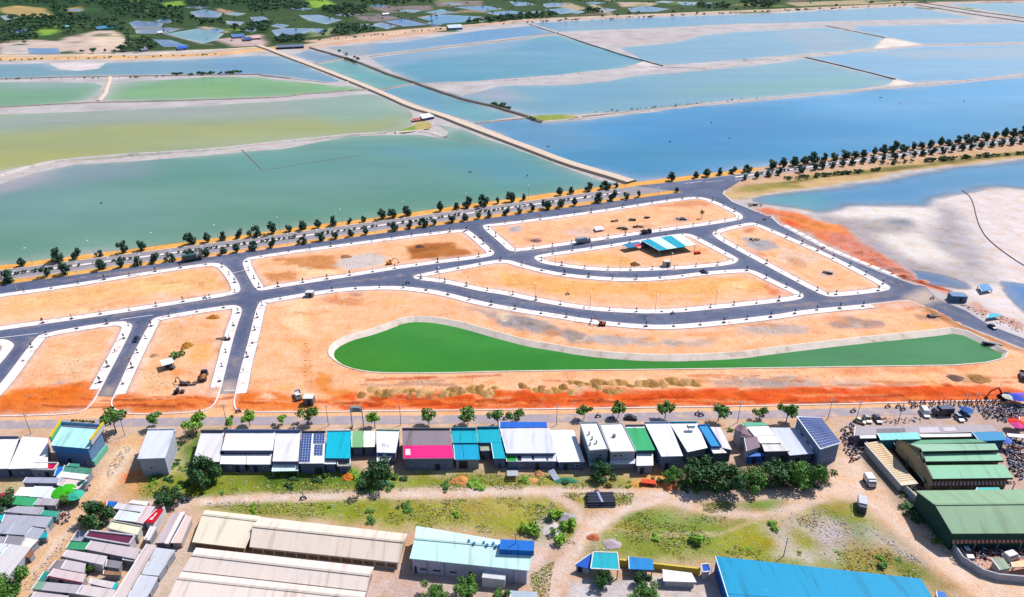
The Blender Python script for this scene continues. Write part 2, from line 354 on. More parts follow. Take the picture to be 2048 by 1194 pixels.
band(pl(U4, 600, 500, 760, 590, 950, 730, 1180, 850, 1400, 950), C(176, 166, 172), 7, 5, 4, .08, .9)
# red spoil bank along the side street
area(pl(U4, 90, 450, 160, 415, 420, 470, 560, 530, 720, 560, 900, 700, 1100, 830, 1300, 950, 1500, 1020, 1480, 1050, 1330, 1000, 1000, 880, 620, 680, 240, 500), C(240, 130, 84), 3, 4, .15)
area(pl(U4, 250, 500, 420, 500, 700, 560, 720, 620, 520, 600, 330, 560), C(250, 150, 80), 3, 3, .2)
area(pl(U4, 270, 505, 400, 530, 430, 565, 330, 560), C(244, 96, 40), 2, 2, .2)
area(pl(U4, 560, 600, 760, 640, 1000, 790, 1200, 900, 1000, 870, 700, 700), C(226, 140, 120), 2.5, 3, .2)
band(pl(U4, 1060, 890, 1200, 950, 1350, 985, 1500, 1030), C(170, 70, 30), 1, .8, 1.2, .3)
# --- building plots of the new estate
area([(-300, 590), (0, 575), (500, 500), (1400, 385), (1500, 430), (1850, 590), (2100, 710), (2300, 800), (2300, 850), (-300, 850)], SAND, 2, 1)
for i, (p, c, o_) in enumerate([
    (pl(U1, 0, 1060, 900, 930, 1600, 870, 1690, 1000, 900, 1090, 0, 1200), C(248, 196, 132), .7), (pl(U1, 1000, 970, 1400, 990, 1300, 1050, 1000, 1040), C(250, 214, 150), .7), (pl(U1, 1560, 880, 1690, 930, 1710, 1010, 1600, 1000), ORG, .45),
    (pl(V1, 0, 180, 500, 130, 900, 110, 900, 150, 0, 240), C(250, 210, 160), .8), (pl(V1, 560, 130, 800, 110, 900, 120, 760, 160), C(244, 170, 110), .6),
    # second upper plot
    (pl(U2, 170, 790, 600, 765, 640, 870, 400, 880, 250, 830), C(206, 130, 60), .8), (pl(U2, 640, 800, 900, 740, 1000, 800, 900, 860, 720, 880, 630, 850), C(218, 206, 204), .95),
    (pl(U2, 1150, 710, 1290, 680, 1470, 675, 1560, 730, 1670, 770, 1400, 815, 1180, 800), C(184, 104, 34), .95), (pl(U2, 1150, 720, 1400, 700, 1380, 740, 1170, 760), C(150, 92, 40), .7),
    (pl(U2, 1560, 640, 1700, 690, 1720, 760, 1640, 740), C(230, 140, 90), .7), (pl(U2, 100, 900, 330, 900, 330, 970, 120, 980), C(208, 130, 62), .7), (pl(U2, 340, 860, 560, 880, 700, 930, 420, 930), C(253, 226, 180), .8),
    # third upper plot
    (pl(U3, 60, 560, 150, 545, 170, 600, 80, 600), C(190, 180, 186), .9), (pl(U3, 200, 650, 290, 640, 320, 690, 230, 680), C(170, 120, 110), .8), (pl(U3, 950, 420, 1400, 370, 1540, 380, 1520, 410, 1180, 415), C(214, 130, 90), .6),
    (pl(U3, 450, 590, 700, 560, 760, 600, 520, 640), C(234, 196, 180), .8), (pl(U3, 840, 570, 1100, 545, 1080, 590, 860, 610), C(206, 160, 136), .6), (pl(U3, 1280, 500, 1360, 485, 1370, 520, 1290, 530), C(176, 166, 176), .9),
    # right plot
    (pl(U4, 0, 640, 200, 660, 260, 720, 120, 740, 0, 700), C(184, 176, 180), .95), (pl(U4, 0, 560, 90, 570, 60, 610, 0, 610), RUST, .6), (pl(U4, 260, 700, 560, 790, 420, 870, 240, 800), C(240, 208, 186), .8), (pl(U4, 20, 730, 160, 760, 120, 800, 30, 770), C(200, 96, 50), .7),
    (pl(U4, 560, 880, 650, 890, 640, 920, 570, 920), C(210, 196, 200), .9), (pl(U4, 330, 790, 460, 810, 440, 860, 340, 850), C(210, 140, 90), .6),
    # crescent and shed plots
    (pl(U3, 0, 900, 700, 950, 1500, 930, 1950, 960, 2048, 1000, 1500, 1060, 600, 1060, 0, 1000), C(250, 184, 104), .8), (pl(U3, 1560, 960, 1800, 960, 1780, 1030, 1600, 1020), C(252, 212, 150), .7), (pl(U4, 150, 950, 380, 1050, 380, 1080, 200, 1080), C(226, 110, 40), .8),
    (pl(U3, 100, 830, 600, 940, 620, 960, 120, 860), C(236, 140, 74), .6), (pl(U3, 480, 770, 900, 760, 1000, 850, 700, 850), C(250, 190, 112), .8),
    # lower left plots
    (pl(V1, 100, 740, 200, 710, 300, 720, 480, 740, 500, 690, 640, 660, 680, 780, 620, 850, 400, 870, 60, 890, -100, 900, -100, 830), C(242, 122, 36), 1.), (pl(V1, 130, 780, 330, 740, 420, 800, 250, 850), C(236, 108, 24), .8), (pl(V1, 40, 860, 330, 850, 330, 880, 60, 900), C(190, 80, 20), .6),
    (pl(V1, 390, 660, 490, 660, 470, 710, 400, 700), C(208, 190, 190), .9), (pl(V1, 420, 520, 660, 520, 620, 620, 400, 600), C(240, 200, 160), .7),
    (pl(V1, 860, 790, 960, 750, 1050, 790, 1250, 820, 1500, 780, 1580, 800, 1500, 850, 1100, 860, 900, 850), C(240, 120, 36), 1.), (pl(V1, 1060, 590, 1300, 620, 1260, 740, 1060, 740), C(240, 190, 140), .6), (pl(V1, 1160, 230, 1400, 300, 1300, 360, 1180, 300), C(226, 176, 124), .6),
    (pl(V1, 1400, 380, 1700, 420, 1600, 560, 1420, 520), C(250, 190, 112), .7), (pl(V1, 1280, 590, 1330, 600, 1300, 640), ORG, .8), (pl(V1, 1280, 700, 1480, 690, 1460, 740, 1300, 740), C(236, 206, 190), .7),
    # pond plot
    (pl(V1, 1740, 760, 1900, 740, 2100, 780, 2100, 860, 1760, 860), C(238, 126, 48), .9), (pl(V2, 0, 780, 140, 750, 330, 800, 420, 860, 0, 870), C(236, 120, 44), .8), (pl(V2, 500, 600, 600, 620, 610, 720, 720, 740, 800, 770, 720, 800, 540, 790, 480, 740), C(240, 140, 46), .9),
    (pl(V2, 560, 30, 880, 60, 820, 110, 660, 130, 540, 90), C(226, 150, 110), .7), (pl(V2, 720, 5, 830, 20, 800, 50, 740, 40), C(170, 110, 90), .8), (pl(V2, 260, 60, 450, 60, 420, 320, 260, 300), C(252, 220, 172), .7), (pl(V2, 270, 370, 460, 370, 440, 430, 290, 430), C(246, 176, 104), .6),
    (pl(V2, 380, 430, 430, 440, 460, 780, 420, 780), C(236, 150, 90), .6), (pl(V2, 1250, 100, 1560, 150, 1560, 230, 1300, 190), C(240, 190, 150), .6),
    (pl(V2, 1560, 130, 1800, 110, 2100, 210, 2100, 300, 1860, 250, 1680, 190), GREY, .85), (pl(V3, 0, 150, 200, 200, 500, 290, 720, 370, 640, 400, 330, 330, 0, 270), C(166, 156, 158), .9), (pl(V3, 700, 330, 1100, 360, 1330, 380, 1300, 410, 900, 410, 700, 380), C(188, 178, 178), .85),
    (pl(V3, 700, 200, 800, 230, 780, 270, 700, 270), C(200, 100, 60), .8), (pl(V3, 1200, 370, 1560, 360, 1560, 400, 1260, 420), C(190, 176, 170), .7), (pl(V3, 1700, 270, 2100, 230, 2100, 330, 1760, 340), C(214, 190, 176), .6),
    (pl(V4, 0, 280, 300, 250, 480, 280, 460, 320, 100, 320), C(190, 176, 174), .8), (pl(V4, 600, 250, 760, 200, 1040, 230, 1040, 270, 700, 290), C(160, 150, 152), .85), (pl(V4, 520, 190, 720, 180, 700, 230, 560, 220), C(240, 150, 104), .6),
    (pl(V4, 950, 120, 1200, 80, 1300, 110, 1180, 150, 1000, 150), C(236, 120, 70), .8), (pl(V4, 1230, 80, 1350, 120, 1560, 240, 2048, 440, 2048, 480, 1500, 250, 1240, 130), C(176, 120, 84), .9), (pl(V4, 1260, 190, 1420, 180, 1400, 220, 1280, 220), C(150, 120, 110), .7),
    # spoil and trench strip between pond and lower street
    (pl(V2, 660, 760, 860, 780, 1200, 770, 2100, 790, 2100, 850, 660, 870), C(238, 96, 26), 1.), (pl(V3, -50, 760, 200, 730, 900, 770, 1500, 740, 2100, 730, 2100, 810, -50, 850), C(238, 90, 20), 1.), (pl(V4, -60, 730, 300, 740, 900, 720, 1200, 730, 1480, 690, 1640, 740, 1800, 780, 2048, 780, 2048, 800, 1200, 790, 600, 800, -60, 840), C(238, 88, 20), 1.),
    (pl(V4, 1060, 680, 1200, 720, 1160, 760, 1060, 740), C(196, 60, 12), .8), (pl(V4, 1480, 690, 1620, 740, 1560, 760, 1480, 730), C(176, 66, 26), .8), (pl(V2, 1250, 590, 2048, 600, 2048, 640, 1300, 640), C(240, 190, 150), .7), (pl(V4, 400, 570, 1000, 570, 1700, 560, 1400, 600, 700, 610), C(232, 130, 80), .6),
    (pl(V3, 1500, 650, 2100, 640, 2100, 720, 1560, 730), C(176, 158, 156), .8), (pl(V4, 0, 650, 330, 640, 520, 700, 300, 720, 0, 720), C(180, 160, 154), .85), (pl(V4, 330, 660, 900, 680, 850, 710, 420, 710), C(206, 180, 170), .7),
    (pl(V4, 1480, 620, 1600, 630, 1590, 670, 1500, 660), C(140, 100, 90), .8), (pl(V4, 1640, 630, 1760, 620, 1800, 670, 1650, 670), C(190, 140, 80), .9), (pl(V4, 1700, 90, 2048, 250, 2048, 300, 1800, 200, 1650, 130), C(214, 150, 130), .8)]):
    area(p, c, 1.6, 2.4, .22, o_, i)
# tyre tracks in the spoil strip and on the plots
for i in range(46):
    x = rng.uniform(700, 2040); y = rng.uniform(752, 822); L = rng.uniform(40, 170)
    band([(x, y), (x + L * .5, y + rng.uniform(-3, 3)), (x + L, y + rng.uniform(-5, 5))], [C(214, 120, 70), C(250, 190, 140), C(196, 72, 22), C(190, 150, 130)][i % 4], rng.uniform(.25, .7), .5, .5, .4, .75, i)
for i in range(60):
    x = rng.uniform(-10, 1900); y = rng.uniform(560, 800); L = rng.uniform(15, 70)
    band([(x, y), (x + L * .6, y + rng.uniform(-5, 5)), (x + L, y + rng.uniform(-10, 10))], [C(236, 160, 104), C(253, 226, 186), C(214, 150, 110)][i % 3], rng.uniform(.2, .5), .4, .5, .4, .6, i)
MARGIN_AT = len(ops)
area([(640, 806), (700, 789), (900, 790), (1100, 786), (1300, 781), (1700, 776), (1960, 771), (2060, 782), (2060, 802), (1500, 811), (1000, 818), (700, 821)], C(240, 92, 24), 1.2, 1.6, .25, .92)
area([(-60, 822), (20, 782), (120, 772), (185, 762), (196, 790), (170, 815), (100, 827), (-60, 832)], C(244, 122, 34), 1.2, 1.6, .25, .9); area([(226, 812), (240, 788), (330, 798), (430, 792), (430, 808), (400, 822), (270, 826)], C(244, 124, 38), 1.2, 1.6, .25, .9); area([(470, 816), (474, 790), (560, 790), (640, 800), (640, 822), (500, 823)], C(242, 122, 42), 1.2, 1.8, .25, .85)
# wheel tracks in pairs
for i in range(85):
    x = rng.uniform(0, 1750); y = rng.uniform(430, 790); L = rng.uniform(40, 160); b_ = rng.uniform(-14, 14); s_ = rng.uniform(-.14, .05) * L; cc = [C(226, 146, 92), C(253, 220, 186, .53), C(206, 132, 86)][i % 3]
    if x > 1400 and y < 600: continue
    for dy in (0, 3.2): band([(x, y + dy), (x + L * .35, y + s_ * .4 + b_ * .5 + dy), (x + L * .7, y + s_ * .8 + b_ * .45 + dy), (x + L, y + s_ + dy)], cc, .16, .28, .15, .4, rng.uniform(.35, .75), i)
# small blotches, spills and scrapes on the plots; streaks in the red spoil
PLOTC = [C(250, 164, 92), C(253, 222, 188, .52), C(240, 176, 130), C(252, 184, 104, .52), C(244, 202, 180, .52), C(226, 150, 96)]
for i in range(230):
    x = rng.uniform(-20, 1960); y = rng.uniform(400, 800); r = rng.uniform(4, 22)
    if x > 1480 and y < 600: continue
    r = r * 1.; e = r * rng.uniform(.25, .5)
    area([(x - r, y), (x - r * .3, y - e), (x + r * .7, y - e * .7), (x + r, y + e * .3), (x, y + e)], PLOTC[i % 6], .8, 1.4, .5, rng.uniform(.25, .6), i)
for i in range(110):
    x = rng.uniform(480, 2040) if i > 25 else rng.uniform(-10, 430); y = rng.uniform(795, 815) - (x > 1500) * 6; L = rng.uniform(15, 110)
    band([(x, y), (x + L * .5, y + rng.uniform(-1.5, 1.5)), (x + L, y + rng.uniform(-3, 3))], [C(180, 52, 10), C(250, 130, 60), C(206, 66, 14), C(150, 60, 24), C(252, 160, 104)][i % 5], rng.uniform(.15, .55), .35, .4, .5, .8, i)
# --- below the lower street
area([(-400, 856), (2500, 812), (2500, 1500), (-400, 1500)], C(222, 186, 160), 1.5, 1)
area([(-300, 833), (200, 833), (480, 826), (1000, 821), (2300, 798), (2300, 806), (1547, 823), (560, 833), (-300, 842)], C(250, 196, 150), 1, .6)
for i, (p, c, o_, f) in enumerate([
    ([(265, 948), (420, 944), (700, 942), (1000, 950), (1290, 955), (1290, 976), (1000, 979), (700, 986), (480, 991), (280, 993), (250, 970)], OLIVE, 1., 3), ([(360, 905), (385, 860), (420, 860), (440, 950), (700, 940), (700, 968), (520, 975), (380, 985)], C(84, 132, 30), .9, 3),
    ([(330, 962), (440, 945), (640, 950), (640, 975), (400, 985)], C(150, 146, 40), .7, 4), ([(520, 955), (640, 950), (620, 975), (540, 978)], C(62, 104, 28), .8, 3),
    ([(390, 1012), (600, 1002), (900, 995), (1100, 993), (1150, 1030), (1155, 1090), (1060, 1080), (830, 1055), (520, 1030)], C(160, 160, 52), 1., 3), ([(420, 1008), (760, 998), (780, 1025), (600, 1030), (470, 1022)], C(128, 150, 36), .8, 4), ([(860, 1000), (1080, 996), (1110, 1030), (940, 1040)], C(184, 164, 84), .6, 5),
    ([(1070, 1010), (1120, 1040), (1140, 1085), (1080, 1075)], C(88, 124, 36), .7, 3), ([(1112, 986), (1268, 986), (1262, 1010), (1190, 1018)], C(166, 152, 54), 1., 2), ([(1232, 990), (1268, 988), (1258, 1008), (1236, 1010)], C(122, 150, 40), .9, 1.5),
    ([(1350, 1003), (1570, 999), (1560, 1018), (1420, 1026)], C(140, 140, 84), .9, 2), ([(1505, 1000), (1560, 1000), (1545, 1016), (1500, 1014)], C(110, 150, 40), .8, 2),
    ([(1195, 1075), (1240, 1025), (1290, 1018), (1440, 1036), (1560, 1045), (1640, 1008), (1720, 1000), (1760, 1060), (1800, 1120), (1860, 1160), (1650, 1148), (1420, 1120), (1180, 1115)], C(142, 154, 62), 1., 3), ([(1240, 1025), (1330, 1022), (1420, 1050), (1300, 1060)], C(128, 156, 64), .8, 4), ([(1240, 1040), (1300, 1062), (1220, 1060)], C(190, 160, 60), .8, 2),
    ([(1470, 1060), (1600, 1035), (1640, 1060), (1620, 1110), (1480, 1110), (1420, 1085)], C(172, 164, 44), .9, 4), ([(1380, 1072), (1430, 1068), (1440, 1090), (1390, 1095)], C(100, 140, 44), .8, 2), ([(1620, 1010), (1700, 1002), (1690, 1040), (1640, 1030)], C(160, 146, 50), .9, 2),
    ([(1660, 1025), (1720, 1050), (1735, 1080), (1710, 1078), (1670, 1050)], C(92, 128, 36), .9, 2), ([(1600, 1040), (1680, 1040), (1720, 1090), (1640, 1095)], LAV, .9, 4), ([(1730, 1050), (1800, 1085), (1850, 1130), (1790, 1125), (1740, 1090)], C(200, 184, 176), .8, 4), ([(1540, 1060), (1580, 1045), (1570, 1090)], LAV, .8, 3), ([(1600, 1095), (1660, 1110), (1620, 1130), (1560, 1110)], C(226, 204, 200), .9, 3),
    ([(1680, 1090), (1780, 1100), (1850, 1150), (1700, 1140)], C(176, 146, 74), .9, 3), ([(1780, 1115), (1850, 1140), (1860, 1160), (1800, 1150)], C(104, 138, 36), .8, 2), ([(1860, 1150), (1920, 1170), (1900, 1194), (1860, 1194)], C(150, 140, 70), .7, 3),
    ([(1340, 930), (1640, 925), (1650, 960), (1620, 978), (1380, 982), (1300, 960)], C(70, 78, 48), .9, 2), ([(1290, 940), (1340, 942), (1350, 976), (1290, 985), (1255, 975)], C(250, 170, 96), .9, 2),
    ([(1010, 1100), (1062, 1070), (1120, 1085), (1110, 1130), (1075, 1160), (1060, 1194), (1000, 1194)], C(226, 196, 190), .9, 3), ([(1062, 1150), (1100, 1130), (1090, 1194), (1060, 1194)], C(150, 150, 80), .8, 3), ([(1085, 1040), (1110, 1035), (1120, 1060), (1095, 1065)], C(224, 210, 206), .9, 2),
    ([(235, 950), (300, 948), (310, 975), (260, 985)], C(240, 178, 120), .8, 3), ([(245, 942), (300, 940), (290, 960), (240, 962)], C(246, 140, 84), .9, 2), ([(280, 965), (340, 960), (350, 990), (290, 995)], C(132, 146, 60), .9, 3), ([(345, 875), (375, 870), (350, 950), (335, 950)], C(190, 190, 120), .7, 2),
    ([(0, 955), (60, 955), (40, 980), (0, 985)], C(190, 180, 130), .7, 2), ([(1140, 1160), (1440, 1150), (1440, 1260), (1130, 1260)], C(216, 204, 206), 1., .8), ([(740, 1120), (1060, 1150), (1040, 1260), (700, 1260)], C(216, 186, 176), 1., .8), ([(360, 1090), (400, 1090), (380, 1150), (330, 1260), (240, 1260)], C(222, 196, 178), 1., 2),
    ([(1690, 845), (2060, 812), (2100, 900), (2100, 1000), (1990, 990), (1960, 860), (1700, 870)], C(204, 180, 176), .8, 2), ([(1905, 1080), (2100, 1080), (2100, 1165), (1960, 1140)], C(222, 170, 150), .9, 2), ([(1690, 880), (1740, 880), (1870, 1060), (1830, 1050)], C(110, 104, 90), .7, 2)]):
    area(p, c, f, f * .9, .2, o_, i + 3)
PATHC = C(228, 198, 182, .5)
band([(300, 1010), (400, 1003), (520, 995), (700, 990), (900, 985), (1040, 982), (1150, 984), (1250, 986), (1380, 994), (1520, 990), (1640, 984), (1700, 965)], PATHC, 1.5, .8, .6, .2, .95)
band([(1090, 983), (1130, 1000), (1158, 1025), (1168, 1060), (1150, 1090)], PATHC, 1.3, .7, .5, .2, .95)
band([(1400, 990), (1320, 996), (1260, 1012), (1205, 1040), (1165, 1075), (1135, 1120), (1110, 1160), (1095, 1230)], C(228, 196, 180, .5), 1.8, .8, .6, .2)
band([(1340, 1000), (1420, 1022), (1500, 1032), (1560, 1025), (1640, 998)], C(230, 200, 184, .5), 1.1, .8, .7, .2, .95)
band([(1210, 1055), (1270, 1068), (1360, 1068), (1440, 1068), (1500, 1045), (1560, 1026)], C(214, 186, 150), .45, .5, .4, .3, .8)
area([(1655, 955), (1690, 900), (1700, 860), (1730, 870), (1725, 930), (1790, 1010), (1850, 1080), (1920, 1130), (2060, 1170), (2060, 1210), (1960, 1200), (1880, 1140), (1800, 1070), (1730, 1000), (1660, 1000), (1580, 998)], C(238, 202, 178, .5), 2, 1.5, .2)
band([(265, 880), (235, 930), (205, 975), (160, 1035), (110, 1095), (55, 1150), (10, 1230)], C(236, 190, 146), 2.6, 1., .8, .2)
band([(250, 905), (215, 960)], C(250, 220, 190), 2., 1.5, 1.5, .2, .8)
# dirt tracks within the lower paths
for p in ([(400, 1001), (700, 988), (1000, 981), (1200, 984), (1500, 989)], [(1390, 990), (1260, 1010), (1180, 1060), (1120, 1140)], [(250, 915), (170, 1020), (60, 1145)], [(1700, 900), (1720, 990), (1830, 1085), (2000, 1175)]):
    band(p, C(240, 216, 200), .3, .3, .3, .3, .7); band([(x + 5, y + 4) for x, y in p], C(240, 216, 200), .3, .3, .3, .3, .7)
LAND_BASE = np.array(C(204, 196, 198))
M_LAND = mat('soil', attr=True, rough=.92, var=.16, scale=.9, spec=.12, bump=.16, bscale=1.3, var2=[(.13, .12), (3.2, .2)], tint=[((1., .8, .56), .22, .48, .66, .75), ((1.06, 1.12, 1.25), .4, .52, .68, .8), ((.74, .66, .6), .9, .58, .70, .8)])
M_FAR = mat('far_soil', attr=True, rough=.95, var=.3, scale=.035, spec=.1)

POND = chaikin(wpoly(pl(V2, 595, 470, 620, 410, 740, 350, 900, 310, 1040, 260, 1120, 225, 1230, 215, 1370, 225, 1560, 265, 1800, 335, 2048, 400) + pl(V3, 330, 415, 620, 465, 900, 492, 1200, 505, 1560, 495, 1800, 480)
      + pl(V4, 120, 462, 800, 380, 1400, 320, 1570, 295, 1740, 375, 1960, 480, 1690, 545, 1000, 555, 0, 570) + pl(V3, 1000, 580, 0, 592) + pl(V2, 1400, 605, 1000, 605, 850, 595, 720, 565, 640, 520)), 1)
def vinset(p, extra=0.):
    """pond outline pushed outwards: widely on the far side, hardly at all on the near side"""
    m = len(p); ar = sum(p[i][0] * p[(i + 1) % m][1] - p[(i + 1) % m][0] * p[i][1] for i in range(m)); sg = 1 if ar > 0 else -1; q = []
    for i in range(m):
        a = p[i - 1]; b = p[i]; c = p[(i + 1) % m]; d = Vector((c[0] - a[0], c[1] - a[1])).normalized(); n = Vector((d.y, -d.x)) * sg
        k = .3 + 1.5 * max(0., min(1., .5 + n.y * .6)) + extra
        q.append((b[0] + n.x * k, b[1] + n.y * k))
    return q
def relief(P):
    """gentle unevenness of the open ground below the lower street and of the spoil bank"""
    m = np.clip((146 - P[:, 1]) / 6, 0, 1); z = (fbm(P[:, 0] * .12, P[:, 1] * .12, 21, 4) - .5) * .35 * m
    for o_, h in ROUGH: 
        k = np.nonzero((P[:, 0] > o_.bb[0]) & (P[:, 0] < o_.bb[1]) & (P[:, 1] > o_.bb[2]) & (P[:, 1] < o_.bb[3]))[0]
        if len(k): z[k] = z[k] + o_.mask(P[k]) * h * np.maximum(0, fbm(P[k, 0] * .25, P[k, 1] * .45, 31, 4) - .38) * 2
    return z
ROUGH = [(Op(pl(U4, 120, 440, 160, 425, 420, 480, 700, 570, 900, 705, 1100, 835, 1300, 955, 1250, 965, 1000, 860, 640, 670, 270, 510), RED, 3, 1), 2.2), (Op([(680, 790), (900, 785), (1100, 772), (1500, 778), (1950, 770), (1960, 792), (1500, 803), (1000, 812), (680, 814)], RED, 2, 1), 1.1), (Op(pl(V1, 60, 800, 300, 730, 640, 670, 660, 790, 300, 870, 40, 880), RED, 2, 1), .9), (Op(pl(V1, 880, 790, 1500, 790, 1560, 810, 1400, 850, 900, 850), RED, 2, 1), .9), (Op(pl(V2, 1600, 150, 2048, 220, 2048, 290, 1700, 200), RED, 3, 1), .8), (Op(pl(V3, 0, 160, 500, 290, 720, 380, 330, 330, 0, 260), RED, 3, 1), .8), (Op(pl(V4, 1280, 110, 1560, 240, 1560, 270, 1240, 130), RED, 2, 1), 1.2)]
def grid(name, y0, y1, dx, ma, ops_, z0=0.):
    ys = np.arange(y0, y1 + dx * .5, dx); V = []; F = []
    hw = .66 * y1 + 70
    xs = np.arange(-math.ceil(hw / dx) * dx, hw + dx, dx); X, Y = np.meshgrid(xs, ys); P = np.stack([X.ravel(), Y.ravel()], 1)
    nx = len(xs); idx = np.arange(len(P)).reshape(len(ys), nx)
    F = np.stack([idx[:-1, :-1].ravel(), idx[:-1, 1:].ravel(), idx[1:, 1:].ravel(), idx[1:, :-1].ravel()], 1)
    cen = P[F].mean(1); k = np.abs(cen[:, 0]) < .66 * cen[:, 1] + 66
    k &= ~inside(cen, vinset(POND, .55))
    F = F[k]; used = np.unique(F); re = np.zeros(len(P), np.int32); re[used] = np.arange(len(used)); P = P[used]; F = re[F]
    colr = paint(P, LAND_BASE, ops_)
    o = obj(name, np_mesh(name, np.column_stack([P, z0 + relief(P)]), F, ma, colr)); o['kind'] = 'structure'; return o
grid('ground', 74, 262.25, .75, M_LAND, ops); grid('ground', 262.25, 520.65, 1.52, M_LAND, ops); grid('ground', 520.65, 2650, 5.5, M_FAR, ops)
wide = MB(); wide.add([(-16000, -2000, -1.6), (16000, -2000, -1.6), (16000, 26000, -1.6), (-16000, 26000, -1.6)], [(0, 1, 2, 3)])
tag(wide.build('terrain', mat('terrain', C(120, 128, 90), .95, .25, .004)), kind='structure')

# ================================================================== water
M_WATER = mat('brine', attr=True, rough=.25, var=.13, scale=.03, stretch=(.3, 1., 1.), spec=.10, bump=.02, bscale=.9)
M_SHOAL = mat('shallow_water', attr=True, alpha=True, rough=.25, var=.1, scale=.03, spec=.10, bump=.02, bscale=.9)
WK = .92
def water(name, pts, base, patches=(), cell=7., jit=1.6, z=.05, soft=None, smooth=1):
    p = resample(chaikin(wpoly(pts, z), smooth), 5.); p = jitter(p, jit, .08, len(pts)); far = min(1., max(0., (sum(q[1] for q in p) / len(p) - 450) / 600.)); WK = .86 - .2 * far  # colour darkened with distance to offset stronger sky reflection
    return sheet(name, p, z, M_SHOAL if soft else M_WATER, cell, np.array(base) * WK, [Op(q, np.array(c) * WK, f, f * .6, .02, o) for q, c, f, o in patches], alf=soft, shallow=True)
L1L = [(1262, 365), (1060, 392), (560, 459), (0, 531), (-400, 584)]
water('salt_pan_water', [(-400, 452), (-150, 395), (0, 368), (70, 345), (150, 330), (300, 320), (450, 307), (560, 299), (691, 274), (773, 270), (842, 270), (885, 277), (900, 263), (868, 249), (927, 258), (965, 275), (1020, 293), (1055, 307), (1137, 337), (1205, 362), (1240, 368)] + L1L[1:], C(100, 160, 128),
      [([(300, 320), (900, 270), (1100, 330), (1240, 372), (900, 400), (600, 380)], C(112, 168, 156), 40, .9), ([(700, 290), (1000, 300), (1230, 370), (1000, 360)], C(90, 164, 180), 25, .8), ([(-200, 360), (150, 335), (260, 440), (-200, 480)], C(118, 164, 160), 40, .8), ([(0, 340), (330, 318), (300, 350), (0, 380)], C(150, 164, 176), 12, .7),
       ([(0, 520), (560, 455), (1000, 400), (900, 420), (300, 500)], C(92, 156, 116), 14, .7), ([(60, 345), (110, 335), (90, 360), (0, 385), (-60, 390)], C(186, 178, 184), 7, .9)], smooth=0)
water('salt_pan_water', [(-400, 275), (0, 229), (200, 222), (400, 212), (560, 202), (732, 188), (748, 188), (814, 217), (826, 228), (824, 250), (795, 263), (760, 266), (664, 276), (500, 291), (380, 304), (200, 318), (100, 324), (40, 333), (-30, 350), (-400, 420)], C(168, 182, 140),
      [([(-300, 300), (200, 250), (520, 240), (800, 235), (780, 262), (500, 288), (200, 316), (0, 340)], C(186, 184, 84), 22, .85), ([(-400, 270), (200, 225), (730, 192), (800, 220), (400, 236), (0, 252)], C(176, 178, 160), 18, .9), ([(560, 205), (740, 190), (820, 225), (700, 250)], C(150, 188, 160), 18, .7), ([(-200, 330), (60, 300), (200, 312), (0, 345)], C(196, 190, 66), 15, .8)], smooth=0)
water('salt_pan_water', pl(T1, -1200, 620, 0, 600, 500, 600, 760, 612, 720, 690, 600, 742, 300, 765, 0, 782, -1200, 850), C(122, 176, 112), [(pl(T1, 0, 590, 700, 600, 600, 650, 0, 650), C(150, 176, 160), 12, .8)])
water('salt_pan_water', pl(T1, 850, 605, 1000, 592, 1300, 578, 1500, 565, 1900, 560) + pl(T2, 200, 582, 650, 628, 720, 628, 838, 655, 400, 688, 0, 713) + pl(T1, 1700, 720, 1000, 738, 765, 733, 792, 662), C(132, 186, 92), [(pl(T1, 830, 600, 1200, 590, 950, 640, 800, 720), C(168, 186, 150), 10, .9), (pl(T1, 900, 690, 1300, 610, 1800, 620, 1700, 700), C(140, 190, 66), 16, .8)], smooth=0)
water('salt_pan_water', pl(T1, -1200, 520, 0, 470, 350, 462, 430, 505, 560, 518, 720, 502, 770, 462, 1500, 432, 1900, 402) + pl(T2, 240, 412, 655, 592, 600, 608, 300, 568, 0, 540) + pl(T1, 1270, 543, 700, 552, 0, 575, -1200, 640), C(112, 166, 196), [(pl(T1, 0, 470, 900, 500, 900, 560, 0, 580), C(120, 164, 180), 15, .8), (pl(T1, 1500, 440, 2000, 405, 2048, 560, 1600, 540), C(100, 158, 206), 15, .8)], smooth=0)
water('canal_water', pl(T2, 320, 402, 430, 362, 682, 425, 480, 460), C(110, 150, 196), smooth=0, jit=.8)
water('canal_water', pl(T2, 490, 470, 692, 434, 860, 492, 1010, 548, 1190, 606, 930, 655), C(98, 178, 172), smooth=0, jit=.8)
water('canal_water', pl(T2, 945, 665, 1205, 618, 1540, 735, 1760, 785, 1960, 850, 1650, 898, 1420, 830, 1200, 755), C(96, 168, 190), [(pl(T2, 1400, 700, 1900, 830, 1600, 890), C(110, 180, 176), 10, .7)], smooth=0, jit=.8)
water('salt_pan_water', pl(T2, 1660, 905, 2048, 866) + pl(T3, 210, 868, 300, 900, 620, 878, 1000, 832, 1500, 772) + pl(T4, 0, 748, 1000, 655, 2048, 566) + [(2500, 108), (2500, 196), (2048, 264), (1802, 297), (1560, 329), (1290, 362), (1266, 363), (1137, 321), (1068, 295)], C(50, 156, 214),  # blue of this pan is sky reflection put into its colour
      [([(960, 250), (1150, 245), (1250, 290), (1160, 320)], C(110, 164, 200), 22, .8), ([(1100, 300), (1400, 280), (1600, 320), (1300, 364)], C(64, 152, 196), 30, .8), ([(1560, 200), (2100, 155), (2300, 200), (1700, 230)], C(84, 176, 236), 35, .8), ([(1200, 240), (1500, 225), (1800, 260), (1400, 300)], C(48, 142, 208), 30, .6)], smooth=0)
